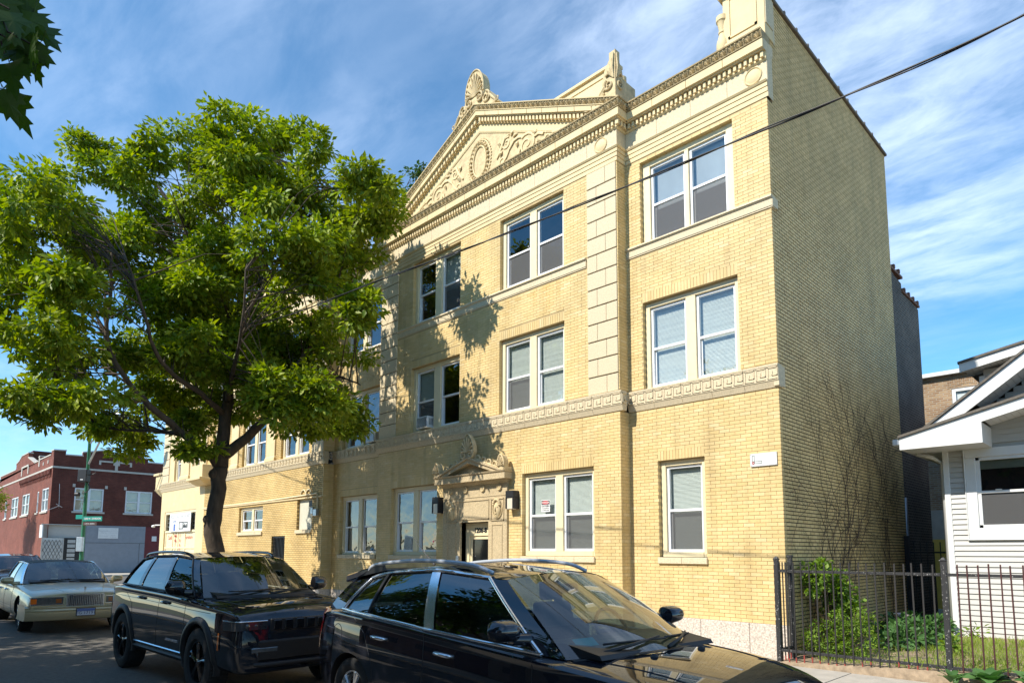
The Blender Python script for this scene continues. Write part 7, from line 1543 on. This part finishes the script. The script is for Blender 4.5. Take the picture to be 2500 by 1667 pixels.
CL, bl2 = build_car('champagne_saloon_car', 'champagne luxury saloon with vertical chrome grille and dark vinyl roof', 'car', (-18.75, -6.75, ZS), R(-1.39), (1.10, 1.10, 1.075), linc)
g_ = MB(); g_.box(5.50, 5.58, -.30, .30, .54, .76); g_.build('grille', M['black'], CL); fr = MB()
for q_ in ((-.325, .325, .76, .785), (-.325, .325, .52, .545), (-.325, -.295, .52, .785), (.295, .325, .52, .785)): fr.box(5.50, 5.60, q_[0], q_[1], q_[2], q_[3])
fr.build('grille_frame', M['chrome'], CL, bevel=.006)
for k in range(19): y = -.28 + k * .0311; MB().box(5.575, 5.592, y - .006, y + .006, .545, .76).build('grille_bar', M['chrome'], CL)
for s_ in (-1, 1):
    y0, y1 = (.37, .90)
    h = MB(); h.box(5.46, 5.565, min(s_ * y0, s_ * y1), max(s_ * y0, s_ * y1), .59, .72); ho = h.build('headlamp', M['lens'], CL, bevel=.01); MB().box(5.50, 5.57, min(s_ * .80, s_ * .905), max(s_ * .80, s_ * .905), .60, .71).build('indicator', M['amber'], ho, bevel=.01); MB().box(5.552, 5.57, min(s_ * .40, s_ * .50), max(s_ * .40, s_ * .50), .61, .70).build('indicator', pm('orange_lens', (.30, .10, .03), .2), ho, bevel=.01)
    MB().box(5.45, 5.572, min(s_ * .355, s_ * .92), max(s_ * .355, s_ * .92), .722, .735).box(5.45, 5.572, min(s_ * .355, s_ * .92), max(s_ * .355, s_ * .92), .572, .586).build('lamp_trim', M['chrome'], CL)
bp_ = MB(); prof = [(5.48, .26), (5.60, .28), (5.655, .36), (5.66, .44), (5.63, .455), (5.655, .47), (5.645, .50), (5.615, .51), (5.635, .525), (5.60, .545), (5.48, .55)]
rows = []
for k in range(21):
    s_ = -1 + k / 10; y = s_ * .97; dx = -.16 * abs(s_) ** 5; rows.append([(x + dx, y, z) for x, z in prof])
rows = [[(x - .9, y, z) for x, y, z in rows[0]]] + rows + [[(x - .9, y, z) for x, y, z in rows[-1]]]
bp_.grid(rows).build('bumper', PL, CL, smooth=35, fixn=True)
np_ = MB().box(5.658, 5.675, -.165, .165, .345, .505).build('number_plate', M['black'], CL); MB().box(5.676, 5.68, -.152, .152, .357, .493).build('plate_face', pm('blue_white_plate', (.55, .60, .68), .5, .1, 6), np_); MB().box(5.6805, 5.682, -.15, .15, .44, .49).build('plate_band', blue, np_); text_mesh('plate_text', 'FG 17191', .083, pm('plate_navy2', (.05, .06, .15), .6), np_, (5.684, 0, .405), (R(90), 0, R(90)), .001)
or_ = MB(); or_.tube([(5.46, 0, .80), (5.46, 0, .86)], .006, 6); or_.box(5.45, 5.47, -.018, .018, .86, .92); or_.build('bonnet_ornament', M['chrome'], CL)
bs3 = MB()
for s_ in (-1, 1): bs3.tube([(x, s_ * y, bl2.top(x, y) + .002) for x, y in [(3.75 + .2 * k, .70 - .045 * k) for k in range(9)]], .006, 4)
bs3.build('bonnet_crease', PL, CL)
# ---- dark car at the left edge
van = dict(jeep); van['paint'] = paint_mat('dark_blue_grey_paint', (.02, .025, .035), .3); van['mirm'] = van['paint']
build_car('dark_utility_car', 'dark utility car behind the champagne saloon at the left edge', 'car', (-25.2, -6.75, ZS), 0, .95, van)
# ================================================================== houses across the street (seen only in reflections)
for k, (x, w, h, c) in enumerate(((-22, 9, 8.5, (.12, .07, .055)), (-11, 8.5, 7.6, (.14, .125, .11)), (-.5, 9, 8.8, (.10, .06, .05)), (11, 9, 7.8, (.13, .12, .11)))):
    H_ = empty('row_house', (x, -20, .17)); tag(H_, ('dark red brick two flat across the street, left of the others', 'tan brick two flat across the street', 'dark red brick two flat facing the yellow building', 'brown brick two flat across the street on the right')[k], 'house', 'houses across the street')
    MB().box(-w / 2, w / 2, -8, 0, 0, h).build('wall', pm('house_wall', c, .9, .2, 3), H_); MB().box(-w / 2 - .2, w / 2 + .2, -8.2, .25, h, h + .3).build('cornice', M['limestone'], H_)
    for j in range(3):
        for i in range(2): wx = -w / 2 + 1.6 + j * (w - 3.2) / 2; MB().box(wx - .6, wx + .6, -.02, .06, 1.4 + i * 3.3, 3.2 + i * 3.3).build('window', M['glass_dark'] if False else M['dark_room'], H_)
